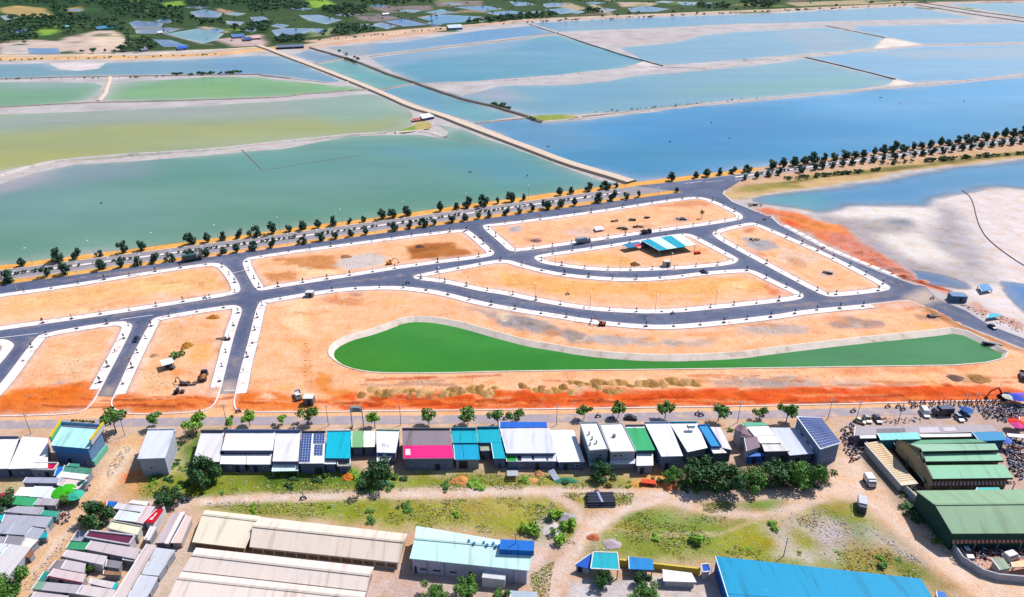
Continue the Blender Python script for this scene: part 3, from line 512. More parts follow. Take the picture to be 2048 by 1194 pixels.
water('salt_pan_water', [(884, 180), (925, 192), (1000, 172), (1137, 169), (1219, 162), (1273, 151), (1410, 141), (1560, 125), (1606, 117), (1786, 159), (1776, 169), (1679, 183), (1488, 198), (1410, 205), (1273, 220), (1164, 228), (1080, 231), (1040, 226), (925, 196)], C(126, 178, 198),
      [([(900, 182), (1000, 175), (1060, 200), (990, 210)], C(176, 182, 196), 12, .9), ([(1300, 180), (1700, 150), (1780, 168), (1500, 195)], C(126, 184, 176), 20, .8), ([(1100, 172), (1300, 160), (1300, 190), (1100, 215)], C(104, 172, 206), 20, .7)], smooth=0)
water('salt_pan_water', pl(T4, 470, 418, 900, 378, 1300, 338, 2048, 328) + [(2500, 84), (2500, 100), (2048, 147), (1953, 158), (1835, 164)] + pl(T4, 1205, 597, 1112, 573), C(122, 184, 230), [(pl(T4, 900, 380, 2300, 330, 2300, 420, 1300, 430), C(178, 188, 206), 16, .8)], smooth=0)
water('salt_pan_water', pl(T3, 870, 348, 1250, 315, 1500, 255, 2048, 205) + pl(T4, 0, 232, 600, 200, 1028, 276, 945, 352, 430, 398, 0, 428) + pl(T3, 2000, 418, 1210, 475, 1050, 440), C(126, 182, 216), [(pl(T4, 200, 220, 700, 230, 900, 340, 500, 390), C(170, 184, 206), 16, .8)], smooth=0)
water('salt_pan_water', pl(T2, 1000, 502, 880, 425, 1300, 370, 2048, 280) + pl(T3, 415, 254, 1055, 445, 900, 498, 500, 543, 0, 578) + pl(T2, 1600, 598, 1290, 612, 1210, 600), C(78, 166, 196), [(pl(T2, 880, 420, 1300, 370, 2048, 280, 2048, 330, 1300, 440, 1000, 500), C(140, 176, 214), 10, .85), (pl(T3, 100, 320, 420, 290, 700, 400, 200, 450), C(66, 158, 206), 18, .7)], smooth=0)  # pale patch along the upper edge is a painted reflection
water('salt_pan_water', pl(T2, 560, 345, 1100, 305, 1450, 255, 1700, 222, 2048, 188) + pl(T3, 215, 182, 395, 240, 225, 264, 0, 286) + pl(T2, 1300, 352, 880, 402, 720, 405), C(116, 168, 214), [(pl(T2, 500, 340, 900, 320, 880, 410, 700, 410), C(178, 180, 190), 10, .9), (pl(T2, 1500, 240, 2048, 190, 2100, 270, 1500, 330), C(76, 154, 224), 12, .8)], smooth=0)
water('salt_pan_water', pl(T3, 235, 170, 900, 135, 2048, 98) + pl(T4, 400, 88, 1200, 48, 1690, 132, 600, 158, 0, 172) + pl(T3, 1200, 200, 430, 232), C(106, 170, 214), [(pl(T3, 400, 160, 1000, 130, 900, 200, 450, 225), C(140, 176, 206), 10, .7)], smooth=0)
water('salt_pan_water', pl(T4, 830, 190, 2048, 170) + [(2500, 40), (2500, 80), (2048, 84)] + pl(T4, 1310, 322, 1045, 274, 800, 215), C(110, 178, 230), smooth=0)
water('salt_pan_water', pl(T4, 1480, 30, 1900, 18, 2600, 60, 2600, 200, 2048, 118), C(100, 170, 206), smooth=0)
# fish ponds in the countryside
EXTRA = []
for k, (x, y, w_) in enumerate([(40, 62, 60), (150, 20, 40), (330, 42, 45), (395, 15, 50), (470, 28, 46), (560, 52, 40), (600, 18, 52), (640, 62, 40), (690, 30, 44), (735, 52, 48), (760, 12, 46), (820, 22, 52), (868, 48, 44), (905, 8, 50), (960, 40, 40), (1110, 8, 50), (1150, 24, 46), (1190, 6, 44), (1215, 20, 40), (1330, 4, 46), (1420, 8, 40), (500, 60, 36), (430, 62, 40), (560, 8, 40)]):
    e = 2.2 + y * .055; EXTRA.append(([(x - w_ * .5, y), (x - w_ * .1, y - e), (x + w_ * .5, y - e * .3), (x + w_ * .12, y + e)], [(70, 128, 190), (104, 150, 190), (60, 140, 200), (90, 120, 160), (120, 160, 176)][k % 5]))
for i, (p, c) in enumerate([(pl(T1, 940, 168, 1000, 150, 1200, 168, 1180, 198, 985, 210), (64, 108, 176)), (pl(T1, 990, 216, 1190, 203, 1330, 212, 1200, 248, 995, 245), (112, 140, 176)), (pl(T1, 1215, 246, 1450, 208, 1640, 246, 1590, 290, 1480, 322, 1400, 300), (116, 182, 196)),
    (pl(T1, 1115, 287, 1250, 292, 1385, 338, 1200, 343), (78, 128, 196)), (pl(T1, 1385, 88, 1500, 68, 1635, 97, 1600, 128, 1440, 124), (96, 138, 190)), (pl(T1, 1650, 152, 1790, 160, 1760, 185, 1660, 178), (120, 140, 170)),
    (pl(T1, 205, 352, 430, 350, 440, 392, 210, 394), (96, 150, 214)), (pl(T2, 355, 112, 500, 107, 675, 146, 560, 178, 425, 150), (104, 150, 196)), (pl(T2, 155, 222, 250, 207, 485, 207, 380, 253, 200, 272), (112, 150, 204)), (pl(T2, 875, 182, 960, 163, 1085, 190, 1000, 213), (98, 140, 200)),
    (pl(T2, 985, 157, 1120, 137, 1305, 180, 1120, 193), (62, 132, 214)), (pl(T2, 1235, 131, 1370, 104, 1695, 122, 1560, 163, 1400, 173), (48, 152, 216)), (pl(T2, 1275, 91, 1400, 67, 1525, 95, 1370, 102), (66, 160, 196)), (pl(T2, 1485, 52, 1720, 42, 1845, 62, 1700, 83), (46, 132, 208)),
    (pl(T2, 1705, 91, 1900, 77, 2035, 95, 1850, 118), (52, 140, 210)), (pl(T3, 225, 84, 290, 80, 310, 92, 240, 96), (40, 140, 214)), (pl(T3, 325, 71, 480, 57, 595, 85, 450, 103), (70, 140, 196)), (pl(T3, 935, 62, 1050, 43, 1245, 66, 1150, 84, 962, 88), (62, 130, 190)),
    (pl(T3, 1285, 12, 1445, 16, 1420, 38, 1335, 38), (84, 140, 186)), (pl(T1, 0, 115, 90, 110, 130, 130, 40, 150), (140, 160, 180)), (pl(T2, 0, 125, 100, 120, 150, 150, 20, 158), (90, 130, 180)), (pl(T3, 60, 10, 190, 15, 260, 35, 120, 45), (80, 150, 196)), (pl(T3, 300, 30, 430, 25, 470, 45, 340, 55), (120, 150, 180))] + EXTRA):
    water('fish_pond_water', p, C(*c), smooth=0, jit=1., z=.05 + .004 * i)
# lagoon on the right: shallow, its margin fades into the salt
water('lagoon_water', pl(U4, 30, 360, 150, 322, 560, 272, 1000, 203, 1200, 152, 1600, 110, 2048, 62) + [(2500, 262), (2500, 420)] + pl(U4, 2048, 300, 1850, 280, 1650, 310, 1470, 345, 1400, 440, 1250, 420, 900, 425, 640, 465, 560, 480, 420, 440, 160, 400), C(86, 156, 204),
      [(pl(U4, 0, 340, 500, 290, 700, 440, 300, 430), C(104, 178, 186), 14, .9), (pl(U4, 600, 380, 1400, 390, 1400, 440, 640, 460), C(120, 160, 190), 10, .8)], cell=3.5, soft=7., smooth=1, z=.06)
water('lagoon_water', pl(U4, 1190, 870, 1300, 875, 1500, 920, 1640, 970, 1690, 1010, 1600, 1030, 1450, 1000, 1280, 965, 1190, 900), C(80, 122, 180), cell=2.5, soft=1.5, z=.06)
water('lagoon_water', pl(U4, 1850, 955, 1900, 945, 2100, 985, 2400, 1050, 2400, 1500, 2048, 1210, 1960, 1110, 1890, 1030), C(76, 142, 210), cell=2.5, soft=1.5, z=.06)

# ================================================================== dikes and the causeway
M_DIKE = mat('dike_soil', C(176, 160, 150), .95, .3, .3, bump=.2, bscale=.6, stain=(C(96, 100, 70), .12, .55)); M_SALTDIKE = mat('salt_crust_dike', C(226, 214, 212), .9, .2, .25, bump=.15, bscale=.6, stain=(C(140, 126, 116), .2, .56))
M_CAUSE = mat('causeway_road', C(240, 216, 196), .92, .12, .4); M_STONE = mat('dike_stone', C(120, 110, 104), .9, .3, 1., bump=.2, bscale=1.5)
def ridge(name, pts, w, h, m, jit=.6, z0=-.1, top=.45):
    p = jitter(resample(wpoly(pts), 6., False), jit, .07, len(pts)); k = w / 2
    q = sweep(p, [(-k, z0), (-k * top, h), (0, h * 1.04), (k * top, h), (k, z0)]); v = np.array(q.v)
    v[:, 2] *= 1 + .25 * (fbm(v[:, 0] * .15, v[:, 1] * .15, 9, 3) - .5) * 2 * (v[:, 2] > .1); q.v = [tuple(t) for t in v]
    return tag(q.build(name, m), kind='structure')
CAUSE = pl(T2, 60, 335, 150, 365, 240, 402, 490, 495, 740, 592, 980, 690, 1200, 792, 1400, 845, 1600, 925, 1830, 1010, 2048, 1092) + pl(U3, 500, 102, 760, 178, 960, 240)
p = resample(chaikin(wpoly(CAUSE), 1, False), 6., False)
tag(sweep(p, [(-4.6, -.1), (-3.0, 1.0), (3.0, 1.0), (4.8, -.1)]).build('causeway', M_STONE), kind='structure')
tag(sweep(jitter(p, .25, .1, 3), [(-2.9, 1.02), (-2.6, 1.06), (2.6, 1.06), (2.9, 1.02)]).build('causeway_track', M_CAUSE), kind='structure')
for pts, w, h, m in [
    (pl(T2, 440, 352, 700, 428, 850, 480, 1000, 542, 1200, 607, 1550, 728, 1780, 780, 2048, 862) + pl(T3, 200, 862, 300, 897), 5., 1.1, M_STONE),
    (pl(T2, 480, 464, 690, 430), 2.4, .5, M_DIKE), (pl(T2, 930, 660, 1210, 612), 2.4, .5, M_DIKE), (pl(T2, 1650, 903, 2048, 862), 2.6, .5, M_DIKE),
    (pl(T2, 300, 575, 560, 605, 700, 605, 740, 592), 3., .6, M_SALTDIKE), (pl(T1, -1200, 600, 0, 580, 280, 570, 800, 560, 1500, 550, 1900, 547) + pl(T2, 100, 556, 300, 575), 3., .7, M_DIKE),
    (pl(T1, 800, 562, 790, 620, 760, 690, 720, 738), 4., .6, M_CAUSE), (pl(T1, -1200, 850, 0, 785, 700, 750, 1000, 745, 1700, 725, 2048, 712) + pl(T2, 400, 690, 860, 656), 3., .6, M_DIKE),
    (pl(U1, -800, 330, 0, 190, 200, 130, 400, 85, 900, 40, 1500, 5) + pl(T2, 0, 1065, 700, 990, 1000, 975), 3.6, .8, M_SALTDIKE), (pl(T2, 1060, 975, 1240, 960, 1340, 975, 1420, 1005), 6., .7, M_SALTDIKE),
    (pl(T3, 300, 895, 620, 868, 1000, 822, 1500, 763, 2048, 712) + pl(T4, 1000, 648, 2048, 555, 3400, 430), 3.2, .8, M_SALTDIKE), (pl(T3, 600, 855, 1000, 815, 1500, 755), 2., .6, M_DIKE),
    (pl(T2, 1290, 616, 1600, 602, 2048, 580) + pl(T3, 500, 546, 900, 505, 1100, 490, 1500, 500, 2048, 440) + pl(T4, 0, 440, 430, 405, 900, 368, 1300, 330, 2048, 322, 3400, 300), 3.4, .7, M_SALTDIKE),
    (pl(T3, 420, 246, 650, 325, 900, 405, 1190, 484), 2.2, .8, M_STONE), (pl(T4, 450, 422, 780, 500, 1105, 582), 2.2, .8, M_STONE), (pl(T4, 600, 190, 850, 240, 1030, 276), 2., .7, M_STONE), (pl(T3, 215, 178, 400, 240), 2., .7, M_DIKE),
    (pl(T2, 880, 415, 1300, 362, 2048, 275) + pl(T3, 240, 262, 415, 244), 3., .6, M_DIKE), (pl(T3, 420, 240, 900, 222, 2048, 182) + pl(T4, 0, 190, 600, 165, 1300, 158, 1800, 145), 5., .7, M_SALTDIKE),
    (pl(T4, 1250, 35, 1700, 110, 2048, 160, 2600, 235), 5., 1., M_STONE), (pl(T4, 1300, 22, 1700, 85, 2048, 132, 2600, 190), 5., 1., M_STONE), (pl(T4, 1330, 15, 1900, 5, 2300, 0), 5., .9, M_DIKE),
    (pl(T1, 1200, 250, 1480, 325, 1560, 330), 4., .8, M_DIKE), (pl(T1, 1000, 212, 1190, 200, 1340, 212), 4., .8, M_DIKE), (pl(T2, 1000, 95, 1310, 180, 1420, 190), 4., .8, M_STONE), (pl(T2, 960, 158, 1100, 195), 4., .8, M_STONE), (pl(T2, 1220, 130, 1480, 90, 1700, 85), 4., .8, M_DIKE)]:
    ridge('dike', pts, w, h, m)
# faint sunken fence line of stakes in the big pan
ridge('sunken_dike', pl(U2, -60, 0, 90, 150, 400, 100, 820, 38), .9, .14, M_STONE, .2, 0., .3); ridge('sunken_dike', pl(T2, 1450, 1012, 1750, 1055, 1880, 1085), 1.2, .16, M_DIKE, .3, 0., .3)
tag(sheet('grass_islet', jitter(resample(chaikin(wpoly(pl(T3, 215, 865, 250, 850, 480, 843, 600, 858, 480, 880, 300, 893)), 1), 3.), .8, .2), .62, M_LAND, 3., np.array(C(150, 164, 74)), [Op(pl(T3, 480, 840, 620, 850, 520, 880), C(190, 176, 120), 6, 4)]))
tag(sheet('grass_islet', jitter(resample(chaikin(wpoly(pl(T2, 1060, 968, 1200, 925, 1240, 890, 1320, 900, 1330, 940, 1230, 965, 1100, 980)), 1), 3.), .8, .2), .64, M_LAND, 3., np.array(C(196, 178, 110)), [Op(pl(T2, 1060, 968, 1200, 930, 1210, 965, 1100, 980), C(126, 166, 64), 4, 3)]))
# ================================================================== boulevard, estate streets, plots
M_ASPH = mat('new_asphalt', C(86, 96, 128, .56), .85, .14, .25, stain=(C(130, 128, 146), .09, .55), var2=[(.05, .18)], bump=.01, bscale=8); M_OLD = mat('old_asphalt', C(168, 160, 168), .88, .12, .3, stain=(C(206, 180, 160), .1, .6))
M_LOW = mat('dusty_asphalt', C(186, 172, 182), .9, .12, .3, stain=(C(240, 200, 168), .2, .5)); M_PAVE = mat('white_pavement', C(250, 246, 252, .6), .85, .16, .8, stain=(C(232, 188, 166), .35, .5))
M_KERB = mat('kerb_concrete', C(226, 214, 214, .7), .85, .15, .8); M_GREYK = mat('grey_concrete', C(176, 172, 178), .85, .18, .5); M_LINE = mat('road_paint', C(240, 238, 240, .7), .7, .2, 1.)
L2 = [(-300, 582), (0, 541), (560, 469), (1060, 402), (1260, 374), (1370, 361), (1560, 338), (1802, 305), (2048, 273), (2400, 226)]
L3 = [(-300, 603), (0, 562), (560, 489), (1060, 419), (1186, 402), (1366, 378), (1488, 358), (1625, 338), (1761, 320), (1898, 302), (2048, 284), (2400, 238)]
def at_x(line, x):
    for a, b in zip(line, line[1:]):
        if a[0] <= x <= b[0]: return a[1] + (b[1] - a[1]) * (x - a[0]) / (b[0] - a[0])
    return line[-1][1]
def mid(x, k): return (x, at_x(L2, x) * (1 - k) + at_x(L3, x) * k)
sheet('boulevard', wpoly(L2 + [(1440, 380), (1400, 380)][:0] + L3[::-1]), .03, M_OLD)
for x0, x1 in ((-250, 1240), (1470, 2300)):
    p = wpoly([mid(x, .5) for x in np.linspace(x0, x1, 60)])
    tag(sweep(p, [(-.7, .03), (-.7, .2), (.7, .2), (.7, .03)]).build('median_kerb', M_KERB), kind='structure')
for ln, k in ((L2, .02), (L3, .98)):
    for x0, x1 in ((-250, 1240), (1470, 2300)):
        p = wpoly([mid(x, k) for x in np.linspace(x0, x1, 50)])
        tag(sweep(p, [(-.18, .03), (-.18, .17), (.18, .17), (.18, .03)]).build('kerb', M_KERB), kind='structure')
B = {}
B['upper left plot'] = [(-120, 605), (0, 588), (120, 572), (260, 549), (400, 528), (440, 525), (462, 541), (480, 570), (481, 583), (462, 591), (383, 604), (246, 626), (0, 661), (-120, 678)]
B['sand heap plot'] = [(500, 513), (700, 486), (926, 457), (943, 463), (987, 502), (989, 508), (976, 515), (828, 533), (691, 555), (555, 576), (518, 583), (508, 575), (485, 532), (486, 521)]
B['machinery plot'] = [(962, 454), (970, 449), (1000, 447), (1191, 422), (1377, 393), (1418, 396), (1478, 425), (1488, 434), (1478, 442), (1273, 470), (1041, 504), (1016, 502), (1003, 488)]
B['striped shed plot'] = [(1067, 516), (1074, 510), (1164, 497), (1241, 486), (1358, 467), (1383, 468), (1412, 483), (1476, 516), (1477, 521), (1465, 530), (1383, 538), (1273, 543), (1191, 542), (1123, 534), (1079, 526)]
B['crescent plot'] = [(825, 554), (832, 549), (937, 530), (989, 520), (1019, 520), (1040, 527), (1082, 538), (1137, 549), (1246, 557), (1328, 554), (1410, 543), (1487, 538), (1509, 541), (1543, 558), (1606, 587), (1608, 594), (1597, 600), (1558, 605), (1437, 618), (1328, 628), (1246, 626), (1164, 620), (1068, 603), (1000, 588), (965, 584), (883, 565), (834, 560)]
B['slanting right plot'] = [(1488, 447), (1506, 445), (1520, 449), (1652, 505), (1775, 569), (1782, 576), (1772, 583), (1666, 595), (1641, 590), (1570, 552), (1488, 508), (1424, 473), (1426, 461)]
B['pond plot'] = [(519, 603), (535, 599), (617, 585), (691, 575), (760, 572), (814, 573), (883, 582), (965, 604), (1058, 620), (1082, 623), (1191, 641), (1300, 651), (1383, 648), (1558, 629), (1597, 621), (1739, 608), (1816, 599), (1838, 607), (1898, 640), (2046, 697), (2300, 800), (2048, 799), (1560, 812), (1000, 820), (560, 825), (481, 825), (470, 819), (466, 805), (470, 788), (481, 738), (500, 670), (511, 621)]
B['lower left plot'] = [(238, 641), (262, 646), (266, 655), (202, 777), (191, 799), (175, 818), (148, 829), (0, 833), (-120, 834), (-60, 830), (0, 771), (66, 681), (84, 666)]
B['shelter plot'] = [(322, 632), (462, 609), (481, 613), (485, 622), (470, 662), (443, 774), (435, 799), (427, 812), (404, 825), (273, 830), (241, 825), (227, 818), (220, 807), (227, 793), (262, 717), (295, 654), (303, 639)]
B['left edge plot'] = [(-120, 690), (0, 678), (16, 680), (29, 688), (25, 697), (0, 728), (-100, 830), (-260, 820)]
B_ALL = B
ASPH = [(-300, 607), (0, 570), (560, 495), (1060, 425), (1186, 408), (1366, 384), (1385, 377), (1427, 373), (1450, 380), (1446, 388), (1465, 404), (1513, 424), (1543, 430), (1547, 439), (1559, 450), (1652, 500), (1764, 546), (1816, 565), (1852, 574), (1879, 599), (1931, 621), (1980, 651), (2048, 677), (2300, 770),
        (2300, 800), (2046, 699), (1898, 641), (1838, 608), (1816, 599), (1700, 622), (1558, 641), (1383, 660), (1300, 662), (1191, 652), (1082, 634), (965, 618), (883, 594), (760, 585), (620, 602), (545, 615), (527, 640), (503, 740), (482, 786), (440, 788), (300, 792), (226, 794), (190, 792), (0, 795), (-300, 800)]
M_ASPHD = mat('dusty_new_asphalt', attr=True, rough=.85, var=.12, scale=.25, bump=.01, bscale=8, var2=[(.05, .12), (1.2, .1)])
DUST = C(196, 164, 150); GRD = C(128, 128, 146); dust = []
for x0, y0, x1, y1, n in ((215, 790, 262, 700, 8), (455, 790, 478, 690, 8), (0, 664, 480, 596, 14), (500, 592, 820, 546, 12), (830, 556, 1000, 600, 8), (1000, 598, 1330, 640, 14), (1330, 640, 1800, 588, 14), (1000, 512, 1480, 440, 12), (1010, 515, 1250, 550, 8), (1250, 550, 1600, 545, 6), (1480, 440, 1640, 595, 8), (1460, 410, 1820, 580, 16), (1840, 595, 2048, 690, 8), (0, 578, 930, 452, 20), (940, 450, 1400, 388, 10), (470, 540, 500, 600, 5), (945, 460, 1000, 515, 5), (20, 720, 90, 660, 5)):
    for i in range(n):
        t0 = rng.uniform(0, .9); t1 = min(1, t0 + rng.uniform(.05, .3)); o_ = rng.uniform(-4, 4)
        dust.append(Op([(x0 + (x1 - x0) * t0, y0 + (y1 - y0) * t0 + o_), (x0 + (x1 - x0) * t1, y0 + (y1 - y0) * t1 + o_ + rng.uniform(-2, 2))], [DUST, GRD, C(60, 66, 90)][i % 3], .6, .6, .3, rng.uniform(.2, .5), rng.uniform(.2, .8), i))
for p in ([(190, 805), (205, 772), (232, 775), (228, 805)], [(435, 800), (445, 765), (480, 770), (470, 800)], [(1816, 598), (1852, 574), (1880, 600), (1840, 612)]): dust.append(Op(p, C(216, 186, 168), 2.5, 2, .2, .8))
for nm, px in B_ALL.items():
    w = px + px[:1]; dust.append(Op(w, C(156, 146, 156), .7, .7, .25, .45, .8))
sheet('estate_street', resample(wpoly(ASPH), 12.), .022, M_ASPHD, 1.6, np.array(C(86, 96, 128, .53)), dust)
sheet('street_junction', wpoly([(1366, 384), (1270, 372), (1371, 362), (1500, 347), (1484, 360), (1452, 380), (1446, 388)]), .045, M_ASPH)
LOW = [(-400, 853), (0, 849), (437, 842), (1000, 838), (1300, 833), (1547, 828), (1760, 823), (2048, 816), (2500, 806)]
p = resample(wpoly(LOW), 8., False); tag(sweep(p, [(-1.75, .03), (1.75, .03)]).build('lower_street', M_LOW), kind='structure')
# plots: kerb outline (world, smoothed), soil top, pavement
PAVED = {'pond plot': [(470, 788), (476, 769), (481, 738), (500, 670), (511, 621), (519, 603), (535, 599), (617, 585), (691, 575), (760, 572), (814, 573), (883, 582), (965, 604), (1058, 620), (1082, 623), (1191, 641), (1300, 651), (1383, 648), (1558, 629), (1597, 621), (1739, 608)],
         'lower left plot': [(-40, 810), (0, 771), (66, 681), (84, 666), (238, 641), (262, 646), (266, 655), (202, 777)], 'shelter plot': [(228, 790), (262, 717), (295, 654), (303, 639), (322, 632), (462, 609), (481, 613), (485, 622), (470, 662), (443, 774)]}
def ccw(p):
    return p if sum(p[i][0] * p[(i + 1) % len(p)][1] - p[(i + 1) % len(p)][0] * p[i][1] for i in range(len(p))) > 0 else p[::-1]
PAVE_PATHS = {}
for nm, px in B.items():
    if nm == 'pond plot': px = px[:17]; px = px + px[:0]
    else: px = px + px[:1]
    ops.insert(MARGIN_AT, Op(px, C(246, 206, 188, .52), 1.6, 1.6, .25, .62, 5.2)); ops.insert(MARGIN_AT + 1, Op(px, C(214, 160, 136), .5, .8, .3, .5, 3.7))
for nm, px in B.items():
    w = ccw(chaikin(wpoly(px, .1), 2))
    zf = None
    if nm == 'pond plot':
        sheet('plot_soil', resample(w, 6.), .13, M_LAND, .66, LAND_BASE, ops, holes=[resample(vinset(POND), 6.)], zf=relief)
    else: sheet('plot_soil', resample(w, 6.), .13, M_LAND, .66, LAND_BASE, ops, zf=relief)
    tag(sweep(w, [(0.02, .0), (0.02, .17), (-.32, .17), (-.32, .1)], True).build('kerb', M_KERB), kind='structure')
    if nm in PAVED:
        p = chaikin(wpoly(PAVED[nm], .1), 2, False); closed = False; c = Vector(G(1000, 640)[:2]) if nm == 'pond plot' else None
        # keep the plot on the left of the walking direction
        m_ = len(p) // 2; d = Vector(p[m_ + 1]) - Vector(p[m_]); n = Vector((-d.y, d.x)).normalized(); t = np.array([[p[m_][0] + n.x * 2, p[m_][1] + n.y * 2]])
        if not inside(t, w)[0]: p = p[::-1]
    else: p, closed = w, True
    PAVE_PATHS[nm] = (p, closed)
    o = sweep(p, [(-.34, .10), (-.34, .185), (-2.9, .185), (-2.9, .10)], closed).build('pavement', M_PAVE); o['kind'] = 'structure'
    tag(sweep(p, [(-2.92, .10), (-2.92, .22), (-3.12, .22), (-3.12, .1)], closed).build('pavement_edging', M_GREYK), kind='structure')
for pts in (pl(V1, 880, 216, 1120, 183), pl(V1, -20, 352, 275, 318), pl(V1, 1640, 735, 1720, 735), pl(U1, 1700, 900, 1790, 880), pl(U3, 1350, 245, 1480, 228), pl(U3, 1500, 235, 1640, 222)):
    tag(sweep(wpoly(pts), [(-.12, .05), (.12, .05)]).build('road_marking', M_LINE), kind='structure')
# slabs set out along the outer side of the side street
edge = resample(wpoly([(1559, 449), (1652, 499), (1764, 545), (1816, 564)]), .5, False)
M_SLAB = mat('white_slab', C(250, 246, 250, .74), .85, .1, 1.2)
slab_root = tag(thing('slab_pavement', 'row of loose white slabs along the side street by the red spoil bank', 'pavement', G(1660, 500)))
slab_me = MB().box((0, 0, .11), (3.3, 1.9, .14)).mesh('slab', M_SLAB)
i = 3
while i < len(edge) - 9:
    a = Vector(edge[i]); b = Vector(edge[i + 8]); d = b - a; n = Vector((d.y, -d.x)).normalized()
    if n.x < 0: n = -n
    c = (a + b) / 2 + n * 1.4 - Vector(slab_root.location[:2]); obj('slab', slab_me, slab_root, (c.x, c.y, 0), math.atan2(d.y, d.x) + rng.uniform(-.03, .03)); i += 8 + int(rng.integers(0, 2))
tag(sweep(wpoly([(1450, 381), (1446, 388), (1465, 404), (1513, 424), (1543, 430), (1547, 439), (1559, 450), (1652, 500), (1764, 546), (1816, 565), (1852, 573)]), [(-.2, 0), (-.2, .17), (.2, .17), (.2, 0)]).build('kerb', M_KERB), kind='structure')
# ---- retention pond: sloping concrete bank and green water
WZ = -.7
bank_o = vinset(POND); bank_i = inset(POND, .9); nb = len(POND); mb = MB()
mb.add([(x, y, .3) for x, y in vinset(POND, .4)] + [(x, y, .3) for x, y in bank_o] + [(x, y, WZ - .5) for x, y in bank_i] + [(x, y, .1) for x, y in vinset(POND, .45)],
       [(k * nb + i, k * nb + (i + 1) % nb, (k + 1) * nb + (i + 1) % nb, (k + 1) * nb + i) for k in range(2) for i in range(nb)] + [(3 * nb + i, 3 * nb + (i + 1) % nb, (i + 1) % nb, i) for i in range(nb)])
tag(mb.build('pond_bank', mat('bank_concrete', C(238, 222, 210, .56), .85, .16, .5, stain=(C(206, 176, 156), .25, .52))), kind='structure')
sheet('pond_water', inset(POND, .35), WZ, mat('pond_green', attr=True, rough=.16, var=.16, scale=.09, stretch=(.3, 1., 1.), spec=.2, bump=.012, bscale=1.5), 3., np.array(C(62, 146, 36)),
      [Op(pl(V4, 300, 420, 900, 330, 1570, 280, 2000, 480, 1690, 560, 400, 580), C(92, 148, 104), 22, 8, .03), Op(pl(V2, 1040, 230, 1500, 240, 2048, 380, 1600, 420, 1000, 380), C(70, 158, 52), 12, 4, .03, .8), Op(pl(V2, 600, 420, 900, 400, 1100, 580, 800, 600), C(78, 146, 28), 12, 4, .03, .7), Op(pl(V2, 1300, 215, 1450, 235, 1420, 330, 1280, 300), C(96, 166, 60), 8, 5, .06, .5), Op(pl(V3, 200, 470, 900, 520, 900, 570, 200, 570), C(50, 142, 30), 9, 5, .05, .6)])
# culvert box in the bank and a low wall
t = thing('culvert', 'dark culvert opening in the grey bank at the pond far right corner', 'culvert', G(*V4(1810, 405), -.6))
MB().box((0, 0, .3), (5.0, 1.2, 1.5), R(-28)).build('frame', M_GREYK, t); MB().box((-.35, -.62, .3), (4.0, .5, 1.1), R(-28)).build('grating', mat('dark_opening', C(24, 26, 34), .9, .1), t)
# ================================================================== buildings
def rm(r, g, b, k=None):
    k = k or .52 + .14 * (min(r, g, b) / 255.) ** 2
    return mat('roof_%d_%d_%d' % (r, g, b), C(r, g, b, k), .55, .08, 1.0, spec=.14, stretch=(1.6, .14, .14), stain=(C(r * .84, g * .81, b * .78, k), .5, .55), tint=[((.86, .83, .8), .5, .5, .66, .8)])
def rmx(r, g, b, k=ALB): return mat('roofx_%d_%d_%d' % (r, g, b), C(r, g, b, k), .55, .10, 1.0, spec=.35, stretch=(.14, 1.6, .14), stain=(C(r * .82, g * .8, b * .78, k), .55, .63))
def wm(r, g, b, k=ALB): return mat('wall_%d_%d_%d' % (r, g, b), C(r, g, b, k), .85, .12, .9, stain=(C(r * .7, g * .68, b * .66, k), .5, .60))
M_GLASS = mat('window_glass', C(50, 62, 84), .15, .2, 2., spec=.6); M_FRAME = mat('window_frame', C(224, 224, 228), .6, .05); M_DOOR = mat('door_dark', C(44, 48, 58), .7, .15); M_POST = mat('steel_post', C(150, 154, 162), .6, .1)
M_PANEL = mat('solar_cell', C(52, 84, 160), .2, .12, .8, spec=.6); M_PFR = mat('panel_frame', C(210, 216, 232), .5, .05); M_TRIM = mat('white_trim', C(244, 244, 248, .7), .7, .06); M_TANK = mat('steel_tank', C(200, 204, 210), .35, .1, metal=.6)
HZ = .62                                             # storey heights are low here
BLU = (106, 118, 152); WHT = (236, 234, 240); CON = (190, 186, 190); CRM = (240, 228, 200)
def lerp(a, b, t): return a + (b - a) * t
def roof_pt(P, u, v, up=0.):
    a = lerp(P[0], P[1], u); b = lerp(P[3], P[2], u); r = lerp(a, b, v)
    n = (P[1] - P[0]).cross(P[0] - P[3]).normalized()
    return r + (n if n.z > 0 else -n) * up
def wall_box(mb, a, b, t0, t1, z0, z1, out, thick=.12):
    """box on the vertical wall running a->b, between fractions t0..t1"""
    d = b - a; d.z = 0; n = Vector((d.y, -d.x, 0)).normalized(); p = lerp(a, b, t0); q = lerp(a, b, t1)
    vs = []
    for z in (z0, z1):
        for o, pt in ((out, p), (out, q), (out - thick, q), (out - thick, p)): vs.append((pt.x + n.x * o, pt.y + n.y * o, z))
    mb.add(vs, [(0, 3, 2, 1), (4, 5, 6, 7), (0, 1, 5, 4), (1, 2, 6, 5), (2, 3, 7, 6), (3, 0, 4, 7)])
def window(t, a, b, t0, t1, z0, z1, glass=None):
    z0 *= HZ; z1 *= HZ
    f = MB(); wall_box(f, a, b, t0, t1, z0, z1, .06, .1); fo = f.build('window', M_FRAME, t, True)
    g = MB(); e = (t1 - t0) * .1; wall_box(g, a, b, t0 + e, t1 - e, z0 + .08, z1 - .08, .085, .06); ob = g.build('pane', glass or M_GLASS, t, True); ob.parent = fo
def door(t, a, b, t0, t1, z1, m=None):
    z1 *= HZ * 1.1
    f = MB(); wall_box(f, a, b, t0, t1, -.1, z1, .07, .12); f.build('door', m or M_DOOR, t, True)
